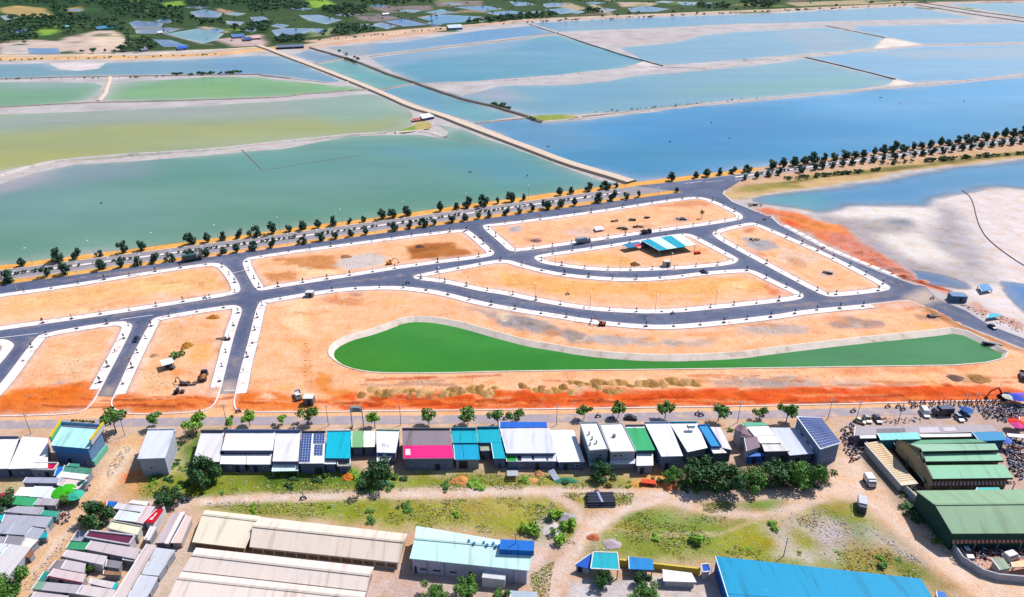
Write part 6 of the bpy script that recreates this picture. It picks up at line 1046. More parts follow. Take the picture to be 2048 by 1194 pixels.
# rubble and litter
def debris(name, label, polys, sizes, cols, kind='stuff', cat='rubble'):
    V = []; Fs = []; mi = []; mb = MB()
    for poly, n in polys:
        w = wpoly(poly); A = np.array(w); Q = rng.uniform(A.min(0), A.max(0), (n * 4, 2)); Q = Q[inside(Q, w)][:n]
        for x, y in Q:
            s_ = rng.uniform(*sizes); mb.box((x, y, s_ * .18), (s_, s_ * rng.uniform(.4, 1.), s_ * rng.uniform(.3, .7)), rng.uniform(0, 3), int(rng.integers(0, len(cols))), rng.uniform(-.3, .3), rng.uniform(.5, .9))
    return tag(mb.build(name, [wm(*c) for c in cols]), label, cat, kind=kind)
debris('litter', 'pale stones and litter strewn over the waste ground', [([(400, 1012), (900, 996), (1150, 1030), (1150, 1085), (830, 1050), (520, 1026)], 520), ([(1200, 1070), (1290, 1022), (1640, 1010), (1760, 1050), (1860, 1155), (1420, 1112)], 620), ([(1600, 1035), (1690, 1040), (1730, 1090), (1640, 1095)], 260), ([(1740, 1060), (1850, 1125), (1820, 1125)], 200), ([(270, 958), (700, 950), (1260, 960), (1000, 978), (480, 988)], 380), ([(1640, 905), (1670, 900), (1660, 960), (1600, 985), (1500, 988), (1590, 970)], 260), ([(1075, 1010), (1105, 1005), (1110, 1030), (1090, 1062), (1080, 1050)], 130), ([(1185, 1070), (1240, 1070), (1225, 1100), (1170, 1110)], 160), ([(1060, 1140), (1110, 1120), (1095, 1200), (1060, 1200)], 100), ([(215, 935), (250, 890), (262, 895), (215, 965)], 130), ([(120, 1085), (150, 1050), (170, 1050), (60, 1180), (40, 1180)], 140), ([(405, 1006), (520, 1000), (520, 1012), (420, 1014)], 90), ([(1790, 990), (1900, 1110), (1940, 1140), (1900, 1125)], 200), ([(340, 880), (362, 880), (345, 945), (332, 945)], 80)], (.1, .34), [(240, 236, 236), (200, 196, 200), (226, 206, 190), (214, 196, 186)])
debris('site_debris', 'dark timber scraps and rubble lying about on the building plots', [(pl(U3, 800, 510, 1100, 480, 1110, 590, 840, 600), 90), (pl(U3, 950, 420, 1500, 370, 1520, 410, 1180, 415), 70), (pl(U3, 0, 550, 200, 560, 120, 620, 0, 600), 40), (pl(U4, 0, 640, 250, 650, 500, 800, 200, 830), 150), (pl(V2, 560, 20, 880, 40, 850, 110, 560, 120), 120), (pl(V2, 370, 380, 450, 380, 460, 700, 400, 700), 50), (pl(V1, 1050, 600, 1280, 620, 1280, 740, 1060, 740), 60), (pl(V1, 850, 600, 1060, 250, 1100, 260, 950, 640), 60), (pl(V1, 500, 500, 700, 500, 660, 640, 520, 630), 60), (pl(V1, 1560, 450, 1660, 300, 1700, 320, 1620, 480), 40), (pl(V2, 1550, 130, 2048, 200, 2048, 300, 1700, 190), 120), (pl(V3, 0, 150, 400, 230, 720, 370, 330, 330), 130), (pl(V3, 0, 830, 2048, 790, 2048, 820, 0, 860), 160), (pl(V4, 0, 760, 1500, 740, 1500, 800, 0, 830), 130), (pl(U4, 0, 380, 150, 395, 120, 420, 0, 400), 90), (pl(V4, 1520, 80, 2040, 240, 2040, 330, 1700, 180), 170), (pl(U3, 860, 800, 1480, 820, 1480, 850, 900, 860), 50), (pl(U2, 150, 820, 600, 850, 620, 960, 150, 950), 60), (pl(V1, 1000, 200, 1700, 150, 1560, 780, 880, 780), 130), (pl(V1, 300, 330, 900, 260, 680, 780, 100, 760), 110), (pl(V2, 60, 120, 560, 100, 520, 760, 0, 760), 120), (pl(U3, 100, 560, 1650, 400, 1680, 480, 150, 720), 140), (pl(U2, 50, 800, 1700, 620, 1720, 760, 80, 1000), 120), (pl(U4, 0, 560, 900, 950, 650, 1040, 0, 760), 130), (pl(U3, 100, 860, 1900, 930, 1900, 1050, 300, 1040), 110), (pl(V2, 900, 40, 2048, 200, 2048, 330, 1000, 150), 110), (pl(V4, 0, 230, 1500, 120, 1500, 250, 0, 400), 130), (pl(V2, 500, 640, 2048, 640, 2048, 740, 700, 740), 120), (pl(V4, 0, 600, 1700, 590, 1900, 700, 0, 700), 130), (pl(U1, 0, 1050, 1600, 880, 1680, 1000, 0, 1180), 90), (pl(U4, 200, 480, 720, 570, 1250, 930, 900, 800, 400, 580), 160)], (.15, .45), [(120, 90, 76), (80, 70, 70), (190, 120, 80), (220, 206, 200)])
# far woods
FW = [(pl(T1, 80, 130, 500, 110, 900, 170, 950, 240, 700, 215, 500, 260, 300, 230, 60, 200), 95), (pl(T1, 0, 190, 250, 240, 300, 290, 0, 320), 30), (pl(T1, 380, 50, 500, 50, 520, 130, 390, 140), 14), (pl(T1, 740, 20, 1350, 60, 1340, 180, 1100, 150, 780, 110), 90), (pl(T1, 880, 300, 1050, 270, 1180, 330, 1000, 390, 880, 380), 18), (pl(T1, 1400, 140, 1620, 150, 1650, 200, 1480, 190), 14), (pl(T1, 1690, 200, 1960, 190, 1960, 240, 1700, 235), 16), (pl(T1, 0, 0, 1200, -20, 1200, 40, 500, 45, 0, 30), 80), (pl(T2, 0, 10, 430, 30, 430, 70, 0, 95), 60), (pl(T2, 560, 55, 850, 35, 860, 100, 700, 140, 520, 80), 60), (pl(T2, 620, 180, 900, 190, 900, 240, 520, 270), 30), (pl(T2, 120, 290, 400, 275, 400, 310, 130, 315), 18), (pl(T2, 0, 170, 160, 180, 130, 240, 0, 240), 12), (pl(T2, 640, -20, 1350, -20, 1350, 35, 900, 42), 60), (pl(T2, 1560, 165, 2048, 115, 2048, 140, 1580, 185), 34), (pl(T3, 0, 122, 350, 105, 430, 118, 350, 135, 0, 145), 24), (pl(T3, 610, 80, 760, 70, 740, 110, 620, 105), 10), (pl(T3, 1410, 40, 1650, 35, 1700, 70, 1420, 70), 22), (pl(T3, 1750, 15, 2048, -10, 2048, 55, 1800, 68), 40), (pl(T4, 0, 0, 280, 10, 200, 50, 0, 68), 30), (pl(T3, 0, -20, 900, -20, 900, 10, 300, 15, 0, 10), 50), (pl(T1, 1340, 20, 2048, -10, 2048, 20, 1400, 60), 50)]
FWL = ['in the dense wood behind the pink sand field', 'at the left edge above the pink sand', 'between the two brown fields at the top left', 'in the wood between the brown field and the blue ponds', 'beside the grey hut on the embankment', 'around the small ponds at the top left', 'above the blue roofed hamlet', 'on the far horizon at the top left', 'in the dark belt below the bright green field', 'in the wood left of the ploughed brown plots', 'on the green bank above the embankment bend', 'in the low hedge behind the long dark shed', 'left of the hamlet ponds', 'on the horizon above the brown plots', 'in the hedge right of the blue white store', 'along the embankment right of the bright blue ponds', 'between the pale tracks at the top centre', 'in the round grove at the top right of centre', 'in the wood at the top right', 'in the green wood above the right embankment', 'on the horizon at the top centre', 'on the horizon left of centre']
pts = []; sub_label = {}
for (poly, n), lab in zip(FW, FWL):
    n = int(n * 1.9); w = wpoly(poly); A = np.array(w); Q = rng.uniform(A.min(0), A.max(0), (n * 6, 2)); Q = Q[inside(Q, w)][:n]; pts += list(Q); sub_label.update({(q[0], q[1]): lab for q in Q})
scr = rng.uniform((-700, 560), (1100, 1900), (2600, 2)); w = wpoly([(-200, 100), (519, 84), (883, 44), (1560, 10), (2200, -20), (2200, -60), (-200, -60)]); scr = scr[inside(scr, w)][:420]
pts += [G(*T3(x, y))[:2] for x, y in ((120, 158), (345, 138), (745, 130), (860, 120), (945, 107), (1010, 106), (1270, 105), (1440, 100), (1730, 86), (480, 152))] + [G(*T4(x, y))[:2] for x, y in ((410, 66), (670, 50), (930, 30), (1160, 30), (1310, 12))] + [G(*T1(x, y))[:2] for x, y in ((605, 390), (683, 390), (770, 380), (840, 390))]
pts = sorted(pts, key=lambda q: q[1]); mass = MB()
for i, q in enumerate(pts):
    s_ = rng.uniform(.45, 1.1); a, b = PROTO['far'][i % 5]
    if i < 285:
        t = thing('countryside_tree', 'countryside tree ' + sub_label.get((q[0], q[1]), 'standing alone beside the far embankment'), 'tree', (q[0], q[1], 0), rng.uniform(0, 6), 'trees ' + sub_label.get((q[0], q[1]), 'beside the far embankment')); t.scale = (s_, s_, s_ * .85); obj('trunk', a, t); obj('crown', b, t)
    else:
        rz = Matrix.Rotation(rng.uniform(0, 6), 3, 'Z'); off = Vector((q[0], q[1], 0)); mass.add([rz @ v.co * s_ + off for v in b.vertices], [tuple(p.vertices) for p in b.polygons])
for i, q in enumerate(scr):
    s_ = rng.uniform(.2, .55); b = PROTO['far'][i % 5][1]; rz = Matrix.Rotation(rng.uniform(0, 6), 3, 'Z'); off = Vector((q[0], q[1], -.3)); mass.add([rz @ v.co * s_ + off for v in b.vertices], [tuple(p.vertices) for p in b.polygons])
tag(mass.build('distant_wood', M_LEAFF), 'far off dark woodland along the top of the picture', 'wood', kind='stuff')
# weeds along the dikes
mb = MB(); rnd = np.random.default_rng(5)
for f, pts_, n, s_ in [(T1, (1270, 548, 1760, 540), 34, 1.3), (T2, (700, 430, 800, 470), 16, 1.2), (T2, (640, 375, 800, 440), 10, 1.2), (T2, (1780, 775, 1900, 800), 16, 1.1), (T3, (0, 775, 70, 800), 10, 1.1), (T3, (205, 865, 290, 890), 12, .8), (T1, (0, 585, 1200, 565), 24, .6), (T3, (700, 830, 1900, 720), 40, .5), (T1, (0, 445, 1900, 395), 50, .7), (T2, (500, 300, 1400, 215), 30, .9), (T3, (0, 175, 2048, 82), 60, 1.2), (U4, (300, 215, 1000, 150), 60, .8), (U4, (1000, 110, 2048, 30), 60, .9), (T4, (0, 95, 1200, 38), 40, 1.3)]:
    for i in range(n):
        k = rnd.uniform(); c = G(*f(pts_[0] + (pts_[2] - pts_[0]) * k, pts_[1] + (pts_[3] - pts_[1]) * k + rnd.normal() * 3)); b = PROTO['bush'][i % 4][1]; q = s_ * rnd.uniform(.5, 1.6); rz = Matrix.Rotation(rnd.uniform(0, 6), 3, 'Z')
        if q < .7: mb.add([rz @ v.co * q + c + Vector((0, 0, .3)) for v in b.vertices[:480]], [tuple(p.vertices) for p in b.polygons[:120]])
        else: mb.add([rz @ v.co * q + c + Vector((0, 0, .3)) for v in b.vertices], [tuple(p.vertices) for p in b.polygons])
tag(mb.build('dike_scrub', M_LEAFK), 'low scrub growing along the dikes and embankments', 'scrub', kind='stuff')
# ================================================================== street furniture
M_GALV = mat('galvanised_steel', C(214, 216, 224), .5, .08); M_WOOD = mat('timber', C(150, 120, 96), .85, .2, 2.)
lamp_pole = MB().tube([(0, 0, 0), (0, 0, 7.)], [.08, .05], 6).mesh('pole', M_GALV); lamp_arm = MB().beam((0, 0, 6.95), (0, -1.5, 7.25), .07).mesh('arm', M_GALV); lamp_head = MB().box((0, -1.7, 7.25), (.3, .6, .12)).mesh('lamp', M_TRIM)
def lamp(x, y, rz, label, group):
    t = thing('street_lamp', label, 'street lamp', G(x, y), rz, group); obj('pole', lamp_pole, t); obj('arm', lamp_arm, t); obj('lamp', lamp_head, t)
for i, x in enumerate(range(65, 1230, 124)): lamp(x, at_x(L1, x) * .5 + at_x(L2, x) * .5, 0, nth(i + 1) + ' street lamp from the left on the waterside verge of the boulevard', 'waterside lamps')
for i, x in enumerate(list(range(35, 460, 62)) + list(range(520, 930, 58)) + list(range(985, 1400, 66))):
    y = at_x([(-10, 587), (260, 548), (440, 524), (500, 512), (926, 456), (1000, 446), (1400, 392)], x) + 3; lamp(x, y, 3.14, nth(i + 1) + ' street lamp from the left on the upper kerb of the plots', 'plot lamps')
for i, (x, y) in enumerate([(1070, 601), (1180, 619), (1310, 625), (1430, 616), (880, 568), (960, 545), (1110, 532), (1240, 541), (1340, 539)]): lamp(x, y, 0, nth(i + 1) + ' street lamp counted along the curved streets around the crescent plot', 'curved street lamps')
power = MB().tube([(0, 0, -.2), (0, 0, 8.5)], [.13, .08], 8).mesh('pole', M_GREYK); pow_arm = MB().box((0, 0, 8.1), (1.8, .12, .12)).box((0, 0, 7.4), (1.4, .1, .1)).mesh('cross_arm', M_GALV)
ins_ = MB()
for dx in (-.8, 0, .8): ins_.tube([(dx, 0, 8.16), (dx, 0, 8.4)], .06, 6)
ins_me = ins_.mesh('insulator', M_DOOR)
for i, (x, y) in enumerate([(62, 868), (250, 872), (454, 850), (657, 852), (705, 858), (728, 857), (802, 850), (1113, 850), (1475, 845), (1656, 838), (1712, 842), (1796, 846), (1925, 828), (1945, 826)]):
    t = thing('power_pole', nth(i + 1) + ' utility pole from the left along the lower street', 'utility pole', G(x, y), rng.uniform(-.2, .2), 'utility poles on the lower street'); t.scale = (.75,) * 3; obj('pole', power, t); obj('cross_arm', pow_arm, t); obj('insulator', ins_me, t)
t = thing('power_pole', 'lone leaning pole in the dry field above the huge blue roof', 'utility pole', G(1567, 1113)); obj('pole', power, t, sc=(.8, .8, .6)); obj('cross_arm', pow_arm, t, (0, 0, -3.3))
t = thing('gantry', 'small steel gantry frame on the lower street', 'gantry', G(716, 852)); MB().beam((-1.4, 0, 0), (-1.4, 0, 6), .16).build('leg', M_POST, t); MB().beam((1.4, 0, 0), (1.4, 0, 6), .16).build('leg', M_POST, t); MB().box((0, 0, 5.2), (2.8, .9, 1.3)).build('transformer', mat('transformer', C(150, 156, 166), .5, .1), t)
# saplings in the new pavements
sap_pit = MB().box((0, 0, .2), (.9, .9, .06)).mesh('pit', mat('pit_soil', C(70, 56, 56), .95, .2)); sap_stake = MB().beam((.1, 0, .1), (.12, 0, 1.9), .06).beam((-.05, 0, .1), (-.02, .03, 1.5), .05).mesh('stake', M_WOOD)
rnd = np.random.default_rng(3); sap_leaf = [leaves([(0, 0, 1.2, .28, 1.4), (0.05, .05, 1.6, .2, 1.2)], 16, .22, np.random.default_rng(200 + i)).mesh('tuft', M_LEAFD) for i in range(3)]
ns = 0; saps = {}
for nm, (p, closed) in PAVE_PATHS.items():
    q = resample(p, .5, closed); stp = 16; 
    for i in range(6, len(q) - 6, stp):
        if ns >= 296: break
        a = Vector(q[i - 1]); b = Vector(q[i + 1]); d = (b - a).normalized(); n = Vector((-d.y, d.x)); c = Vector(q[i]) + n * rng.uniform(.9, 1.5)
        if abs(c.x) > .72 * c.y + 12: continue
        t = thing('sapling', 'young sapling', 'sapling', (c.x, c.y, 0), rng.uniform(0, 6), 'saplings around the ' + nm); saps.setdefault((nm, 'upper' if n.y < 0 else 'lower'), []).append(t); t.scale = (rng.uniform(.8, 1.25),) * 3
        obj('pit', sap_pit, t); obj('stake', sap_stake, t)
        if rng.random() < .75: obj('tuft', sap_leaf[ns % 3], t)
        ns += 1
for (nm, side), ts in saps.items():
    for i, t in enumerate(sorted(ts, key=lambda o: o.location.x / o.location.y)): t['label'] = nth(i + 1) + ' young sapling from the left on the ' + side + ' pavement of the ' + nm
# ================================================================== vehicles
M_TYRE = mat('tyre_rubber', C(34, 34, 38), .9, .1); M_VGLASS = mat('vehicle_glass', C(36, 44, 58), .12, .05, spec=.7); M_STEEL = mat('machine_steel', C(70, 72, 80), .6, .15)
def paintm(c): return mat('paint_%d_%d_%d' % c, C(*c), .35, .05, 1., spec=.5)
wheel_me = {}
def wheel(t, x, y, r=.33, w=.24):
    k = (round(r, 2), round(w, 2))
    if k not in wheel_me: wheel_me[k] = (MB().tube([(0, -w / 2, 0), (0, w / 2, 0)], r, 12).mesh('wheel', M_TYRE))
    obj('wheel', wheel_me[k], t, (x, y, r))
def heading(px, py, dx, dy): a = G(px, py); b = G(px + dx, py + dy); return math.atan2(b.y - a.y, b.x - a.x)
def loft(secs, mi=0):
    mb = MB(); n = len(secs[0]); vs = [v for s_ in secs for v in s_]; fs = []
    for i in range(len(secs) - 1):
        for k in range(n): fs.append((i * n + k, i * n + (k + 1) % n, (i + 1) * n + (k + 1) % n, (i + 1) * n + k))
    fs += [tuple(reversed(range(n))), tuple(range((len(secs) - 1) * n, len(secs) * n))]; mb.add(vs, fs); return mb
def sect(x, w, z0, z1, tw=.9): return [(x, -w / 2, z0), (x, w / 2, z0), (x, w / 2, z0 + (z1 - z0) * .55), (x, w / 2 * tw, z1), (x, -w / 2 * tw, z1), (x, -w / 2, z0 + (z1 - z0) * .55)]
def car(label, px, py, dx, dy, c, L=4.4, W=1.8, Hh=1.5, van=False, cat='car', z=0., group=None):
    t = thing('van' if van else 'car', label, cat, G(px, py, z), heading(px, py, dx, dy), group); t.scale = (.78,) * 3; l = L / 2
    loft([sect(-l, W * .9, .35, .8), sect(-l * .93, W, .3, .95), sect(l * .55, W, .3, .95), sect(l * .95, W * .95, .32, .78), sect(l, W * .85, .4, .65)]).build('body', paintm(c), t)
    if van: loft([sect(-l * .97, W * .95, .9, Hh * .95, .9), sect(-l * .9, W * .95, .9, Hh, .9), sect(l * .35, W * .95, .9, Hh, .9), sect(l * .62, W * .9, .9, 1.05, .95)]).build('cabin', paintm(c), t)
    else: loft([sect(-l * .82, W * .9, .9, 1.0, .9), sect(-l * .55, W * .9, .9, Hh, .82), sect(l * .1, W * .9, .9, Hh, .82), sect(l * .5, W * .9, .88, .95, .9)]).build('glasshouse', M_VGLASS, t); MB().box((-l * .22, 0, Hh + .02), (L * .34, W * .7, .05)).build('roof', paintm(c), t)
    if van:
        MB().box((l * .5, 0, 1.22), (.12, W * .78, .45), 0, 0, 0).build('windscreen', M_VGLASS, t)
        for s_ in (-1, 1): MB().box((-l * .2, s_ * W * .47, Hh * .72), (L * .5, .06, .4)).build('side_window', M_VGLASS, t)
    for x in (-l * .62, l * .62):
        for y in (-1, 1): wheel(t, x, y * W * .43)
    for y in (-1, 1): MB().box((l * .98, y * W * .32, .62), (.08, .35, .14)).build('headlight', M_TRIM, t)
    return t
def truck(label, px, py, dx, dy, cabc, boxc, L=6.5, W=2.2, Hh=2.9, box=True, cat='truck', group=None, tipper=False):
    t = thing('truck', label, cat, G(px, py), heading(px, py, dx, dy), group); t.scale = (.82,) * 3; l = L / 2; cl = L * .26
    MB().box((0, 0, .75), (L * .96, W * .5, .22)).build('chassis', M_STEEL, t)
    cb = loft([sect(l - cl, W * .94, .6, 2.2, .92), sect(l - cl * .35, W * .94, .6, 2.2, .92), sect(l, W * .9, .6, 1.5, .95)]).build('cab', paintm(cabc), t); MB().box((l - cl * .17, 0, 1.82), (.12, W * .74, .62), 0, 0, 0).build('windscreen', M_VGLASS, t)
    for s_ in (-1, 1): MB().box((l - cl * .6, s_ * W * .455, 1.75), (cl * .5, .06, .5)).build('side_window', M_VGLASS, t)
    bl = L - cl - .15; bx = -l + bl / 2
    if box: MB().box((bx, 0, .9 + (Hh - .9) / 2), (bl, W, Hh - .9), 0, 0, 0, .985).build('cargo_box', paintm(boxc), t); MB().box((bx, 0, Hh + .03), (bl * .97, W * .95, .06)).build('box_roof', paintm(tuple(min(255, v + 18) for v in boxc)), t)
    else:
        MB().box((bx, 0, 1.0), (bl, W, .14)).build('bed', paintm(boxc), t)
        for s_ in (-1, 1): MB().box((bx, s_ * W * .48, 1.35), (bl, .08, .65)).build('side_board', paintm(boxc), t)
        MB().box((-l, 0, 1.35), (.08, W * .94, .65)).build('tail_board', paintm(boxc), t)
        if tipper: loft([[(bx - bl * .45, y, z) for y, z in ((-W * .4, 1.1), (W * .4, 1.1), (0, 1.5))], [(bx, y, z) for y, z in ((-W * .44, 1.1), (W * .44, 1.1), (0, 2.1))], [(bx + bl * .45, y, z) for y, z in ((-W * .4, 1.1), (W * .4, 1.1), (0, 1.5))]]).build('load', wm(190, 120, 60), t)
    for x in (l - cl * .5, -l * .35, -l * .68):
        for y in (-1, 1): wheel(t, x, y * W * .42, .45, .3)
    return t
def excavator(label, px, py, rz, c, sc=1., reach=1.):
    t = thing('excavator', label, 'excavator', G(px, py), rz); t.scale = (sc,) * 3; M = paintm(c)
    for y in (-1, 1): loft([[(x, y * 1.05 + dy, z) for dy in (-.3, .3) for z in ((.05, .95) if dy < 0 else (.95, .05))] for x in (-1.7, 1.7)]).build('track', M_TYRE, t)
    MB().box((-.3, 0, 1.55), (3.0, 2.4, 1.0), 0, 0, 0, .94).build('house', M, t); MB().box((.6, .7, 2.3), (1.3, 1.0, 1.3), 0, 0, 0, .85).build('cab', M_VGLASS, t); MB().box((-1.7, 0, 1.6), (.6, 2.3, .9)).build('counterweight', M_STEEL, t)
    a = Vector((1.0, -.2, 1.7)); b = Vector((3.2 * reach, -.2, 4.4)); d = Vector((5.6 * reach, -.2, 3.3)); e = Vector((6.4 * reach, -.2, 1.0))
    MB().beam(a, b, .4, .5).beam(b, d, .34, .42).build('boom', M, t); MB().beam(d, e, .28, .34).build('arm', M, t)
    loft([[(x, y, z) for x, z in ((e.x - .5, .2), (e.x + .3, .35), (e.x + .15, 1.1), (e.x - .2, 1.1))] for y in (-.75, .35)]).build('bucket', M_STEEL, t); return t
def roller(label, px, py, rz, c):
    t = thing('road_roller', label, 'road roller', G(px, py), rz); t.scale = (.62,) * 3; MB().tube([(1.5, -.95, .72), (1.5, .95, .72)], .72, 14).build('drum', M_STEEL, t); MB().box((1.5, 0, .85), (1.9, 2.1, .25)).build('drum_frame', paintm(c), t)
    MB().box((-.9, 0, 1.3), (2.2, 1.7, .8), 0, 0, 0, .9).build('body', paintm(c), t); MB().box((-.1, 0, 1.8), (1.1, 1.5, 1.5), 0, 0, 0, .88).build('cab', M_VGLASS, t); MB().box((-.1, 0, 2.6), (1.4, 1.7, .1)).build('cab_roof', paintm(c), t)
    for y in (-1, 1): wheel(t, -1.1, y * .9, .7, .4)
truck('dark green covered lorry driving on the boulevard at the left', 386, 521, 20, -3, (30, 60, 70), (40, 84, 84), 9., 2.5, 3.2)
truck('grey covered lorry parked between the shed plot and the machinery plot', 1166, 486, 20, -3, (190, 196, 204), (150, 160, 172), 7.6, 2.4, 3.0)
truck('dark lorry on the street above the striped blue shed', 1292, 467, 20, -3, (44, 50, 66), (60, 66, 80), 5.6, 2.2, 2.4, box=False)
truck('white pick-up lorry on the pond plot near the lower street', 597, 795, 3, 10, (250, 248, 248), (244, 240, 240), 4.6, 2., 2.1, box=False)
truck('dark tipper lorry on the shelter plot', 408, 757, 4, -12, (52, 58, 80), (60, 64, 84), 5.6, 2.3, 2.6, tipper=True, box=False)
truck('small box lorry with white body near the long market wall', 1738, 968, 10, 16, (230, 230, 238), (240, 238, 244), 3.9, 2.2, 2.5)
truck('small box lorry with dark cab on the dry field', 1722, 1017, 1, 20, (40, 52, 84), (190, 194, 212), 5.0, 2.1, 2.5)
truck('dark lorry at the right picture edge beside the pond plot', 2046, 757, 2, 12, (50, 56, 84), (60, 66, 96), 6., 2.3, 2.6, box=False)
truck('dark blue lorry in the market yard', 1883, 829, -20, 1, (30, 46, 84), (38, 56, 92), 6.2, 2.3, 2.8)
excavator('red orange excavator reaching left on the spoil strip at the right', 2008, 797, math.pi + .1, (214, 60, 20), .8, 1.0); excavator('dark excavator working on the shelter plot', 366, 770, 2.7, (70, 76, 104), .45)
roller('dark road roller at the bottom of the shelter plot', 358, 787, .3, (64, 66, 80)); roller('grey loader parked beside the white roofed shelter', 342, 738, 2.9, (110, 116, 130)); excavator('orange yellow excavator on the sand heap plot', 779, 529, .4, (246, 160, 20), .55); excavator('red digger beside the curved street above the pond', 1204, 651, 3.0, (206, 80, 40), .6)
car('dark saloon on the street beside the shelter plot', 273, 681, -8, 18, (40, 46, 70), 3.8)
for a in [('pale yellow car at the left end of the market yard', 1719, 845, 8, 3, (240, 232, 190), 3.8, 1.7, 1.5), ('grey white car beside the dark one in the market yard', 1734, 841, 6, 9, (196, 198, 206), 4.2, 1.75, 1.5), ('dark saloon nearest the grey market canopy', 1754, 841, 6, 9, (60, 66, 96), 4.6, 1.9, 1.6), ('silver white car in the middle of the market yard', 1917, 838, 9, 10, (226, 230, 240), 4.4, 1.75, 1.5), ('blue car beside the silver one in the market yard', 1929, 829, 9, 3, (40, 110, 190), 3.8, 1.75, 1.6)]: car(*a)
car('white minibus in the market yard', 1849, 829, 6, 10, (240, 240, 246), 5.0, 2.0, 2.2, True, 'van'); car('white van near the hut at the lower right', *A8(1640, 800), 10, -3, (240, 240, 244), 4.4, 1.9, 2.1, True, 'van'); car('white car parked below the plain green hall', *A8(1190, 755), 8, 12, (236, 238, 244), 4.2)
car('black sedan on the lower street by the street trees', *A4(775, 92), 10, 1, (40, 44, 66), 4.2); car('dark car on the side street by the blue grey shed', 1984, 656, 6, 4, (50, 56, 90), 3.8); car('black car on the curved street above the pond', 1408, 546, 10, 3, (36, 44, 84), 4.2)
# motorbikes
def bike_mesh(c, rider=False):
    mb = MB()
    for x in (-.65, .65): mb.tube([(x, -.06, .3), (x, .06, .3)], .3, 8, 0)
    mb.box((-.2, 0, .7), (.9, .28, .22), 0, 1, 0, .8); mb.box((.25, 0, .55), (.5, .3, .3), 0, 1); mb.beam((.65, 0, .35), (.45, 0, 1.05), .1, .1, 0); mb.beam((.45, -.33, 1.05), (.45, .33, 1.05), .06, .06, 0); mb.box((.55, 0, .9), (.16, .22, .2), 0, 1); mb.box((-.7, 0, .62), (.4, .16, .1), 0, 1)
    if rider:
        mb.tube([(-.12, 0, .78), (-.08, 0, 1.1), (.02, 0, 1.36), (.06, 0, 1.44)], [.17, .16, .18, .07], 8, 2); mb.tube([(.08, 0, 1.46), (.1, 0, 1.56), (.1, 0, 1.68), (.1, 0, 1.74)], [.09, .13, .13, .06], 8, 3)
        for s_ in (-1, 1): mb.tube([(.02, s_ * .18, 1.34), (.2, s_ * .26, 1.14), (.44, s_ * .27, 1.06)], [.06, .05, .04], 6, 2); mb.tube([(-.1, s_ * .1, .8), (.26, s_ * .17, .74), (.14, s_ * .18, .34)], [.09, .07, .05], 6, 4)
    return mb.mesh('motorbike', [M_TYRE, paintm(c), paintm((206, 206, 220)), paintm((60, 60, 70)), paintm((40, 50, 80))])
BIKES = [bike_mesh(c) for c in ((96, 104, 140), (180, 80, 76), (120, 136, 180), (214, 214, 226), (90, 96, 112))]; RIDERS = [bike_mesh(c, True) for c in ((60, 60, 80), (150, 50, 50), (40, 60, 110))]
nb = 0
def bikes(poly, n, label, group, hd=None):
    global nb
    w = wpoly(poly); A = np.array(w); c = 0; put = []
    for _ in range(n * 40):
        if c >= n: break
        q = rng.uniform(A.min(0), A.max(0))
        if not inside(q[None], w)[0] or any((q[0] - a[0]) ** 2 + (q[1] - a[1]) ** 2 < .9 for a in put): continue
        put.append(q); o = obj('motorbike', BIKES[nb % 5], None, (q[0], q[1], .02), (rng.uniform(0, 6.28) if hd is None else hd + rng.normal() * .2), .8); tag(o, label, 'motorbike', group); nb += 1; c += 1
bikes(pl(A6, 760, 92, 1750, 78, 1760, 128, 900, 132), 44, 'motorbike parked in the long line by the lower street kerb at the market', 'kerb side motorbikes', 1.4)
bikes(pl(A6, 1500, 150, 2048, 120, 2048, 260, 1960, 300, 1800, 300, 1620, 260), 46, 'motorbike parked in the crowded far right market yard', 'yard motorbikes')
bikes(pl(A6, 1850, 480, 2048, 520, 2048, 960, 1960, 930, 1840, 720), 44, 'motorbike parked in the lane right of the stepped green hall', 'lane motorbikes')
bikes(pl(A6, 30, 380, 130, 330, 160, 480, 250, 520, 230, 640, 90, 610, 20, 520), 26, 'motorbike parked in the cluster at the left corner of the grey canopy', 'corner motorbikes')
bikes(pl(A6, 10, 600, 180, 600, 240, 760, 150, 780), 10, 'motorbike standing on the dirt road near the market corner', 'road motorbikes')
bikes(pl(A8, 1140, 720, 1776, 690, 1776, 760, 1300, 800), 26, 'motorbike parked below the plain green hall', 'hall motorbikes')
bikes(pl(A8, 640, 60, 740, 60, 740, 110, 660, 110), 5, 'motorbike between the rusty shed and the plain green hall', 'gap motorbikes'); bikes(pl(A1, 820, 760, 900, 790, 880, 860, 830, 850), 5, 'motorbike at the lane corner of the lower left quarter', 'lane corner motorbikes'); bikes(pl(A7, 600, 170, 720, 180, 700, 280, 600, 260), 8, 'motorbike beside the teal lane side roof', 'lane side motorbikes')
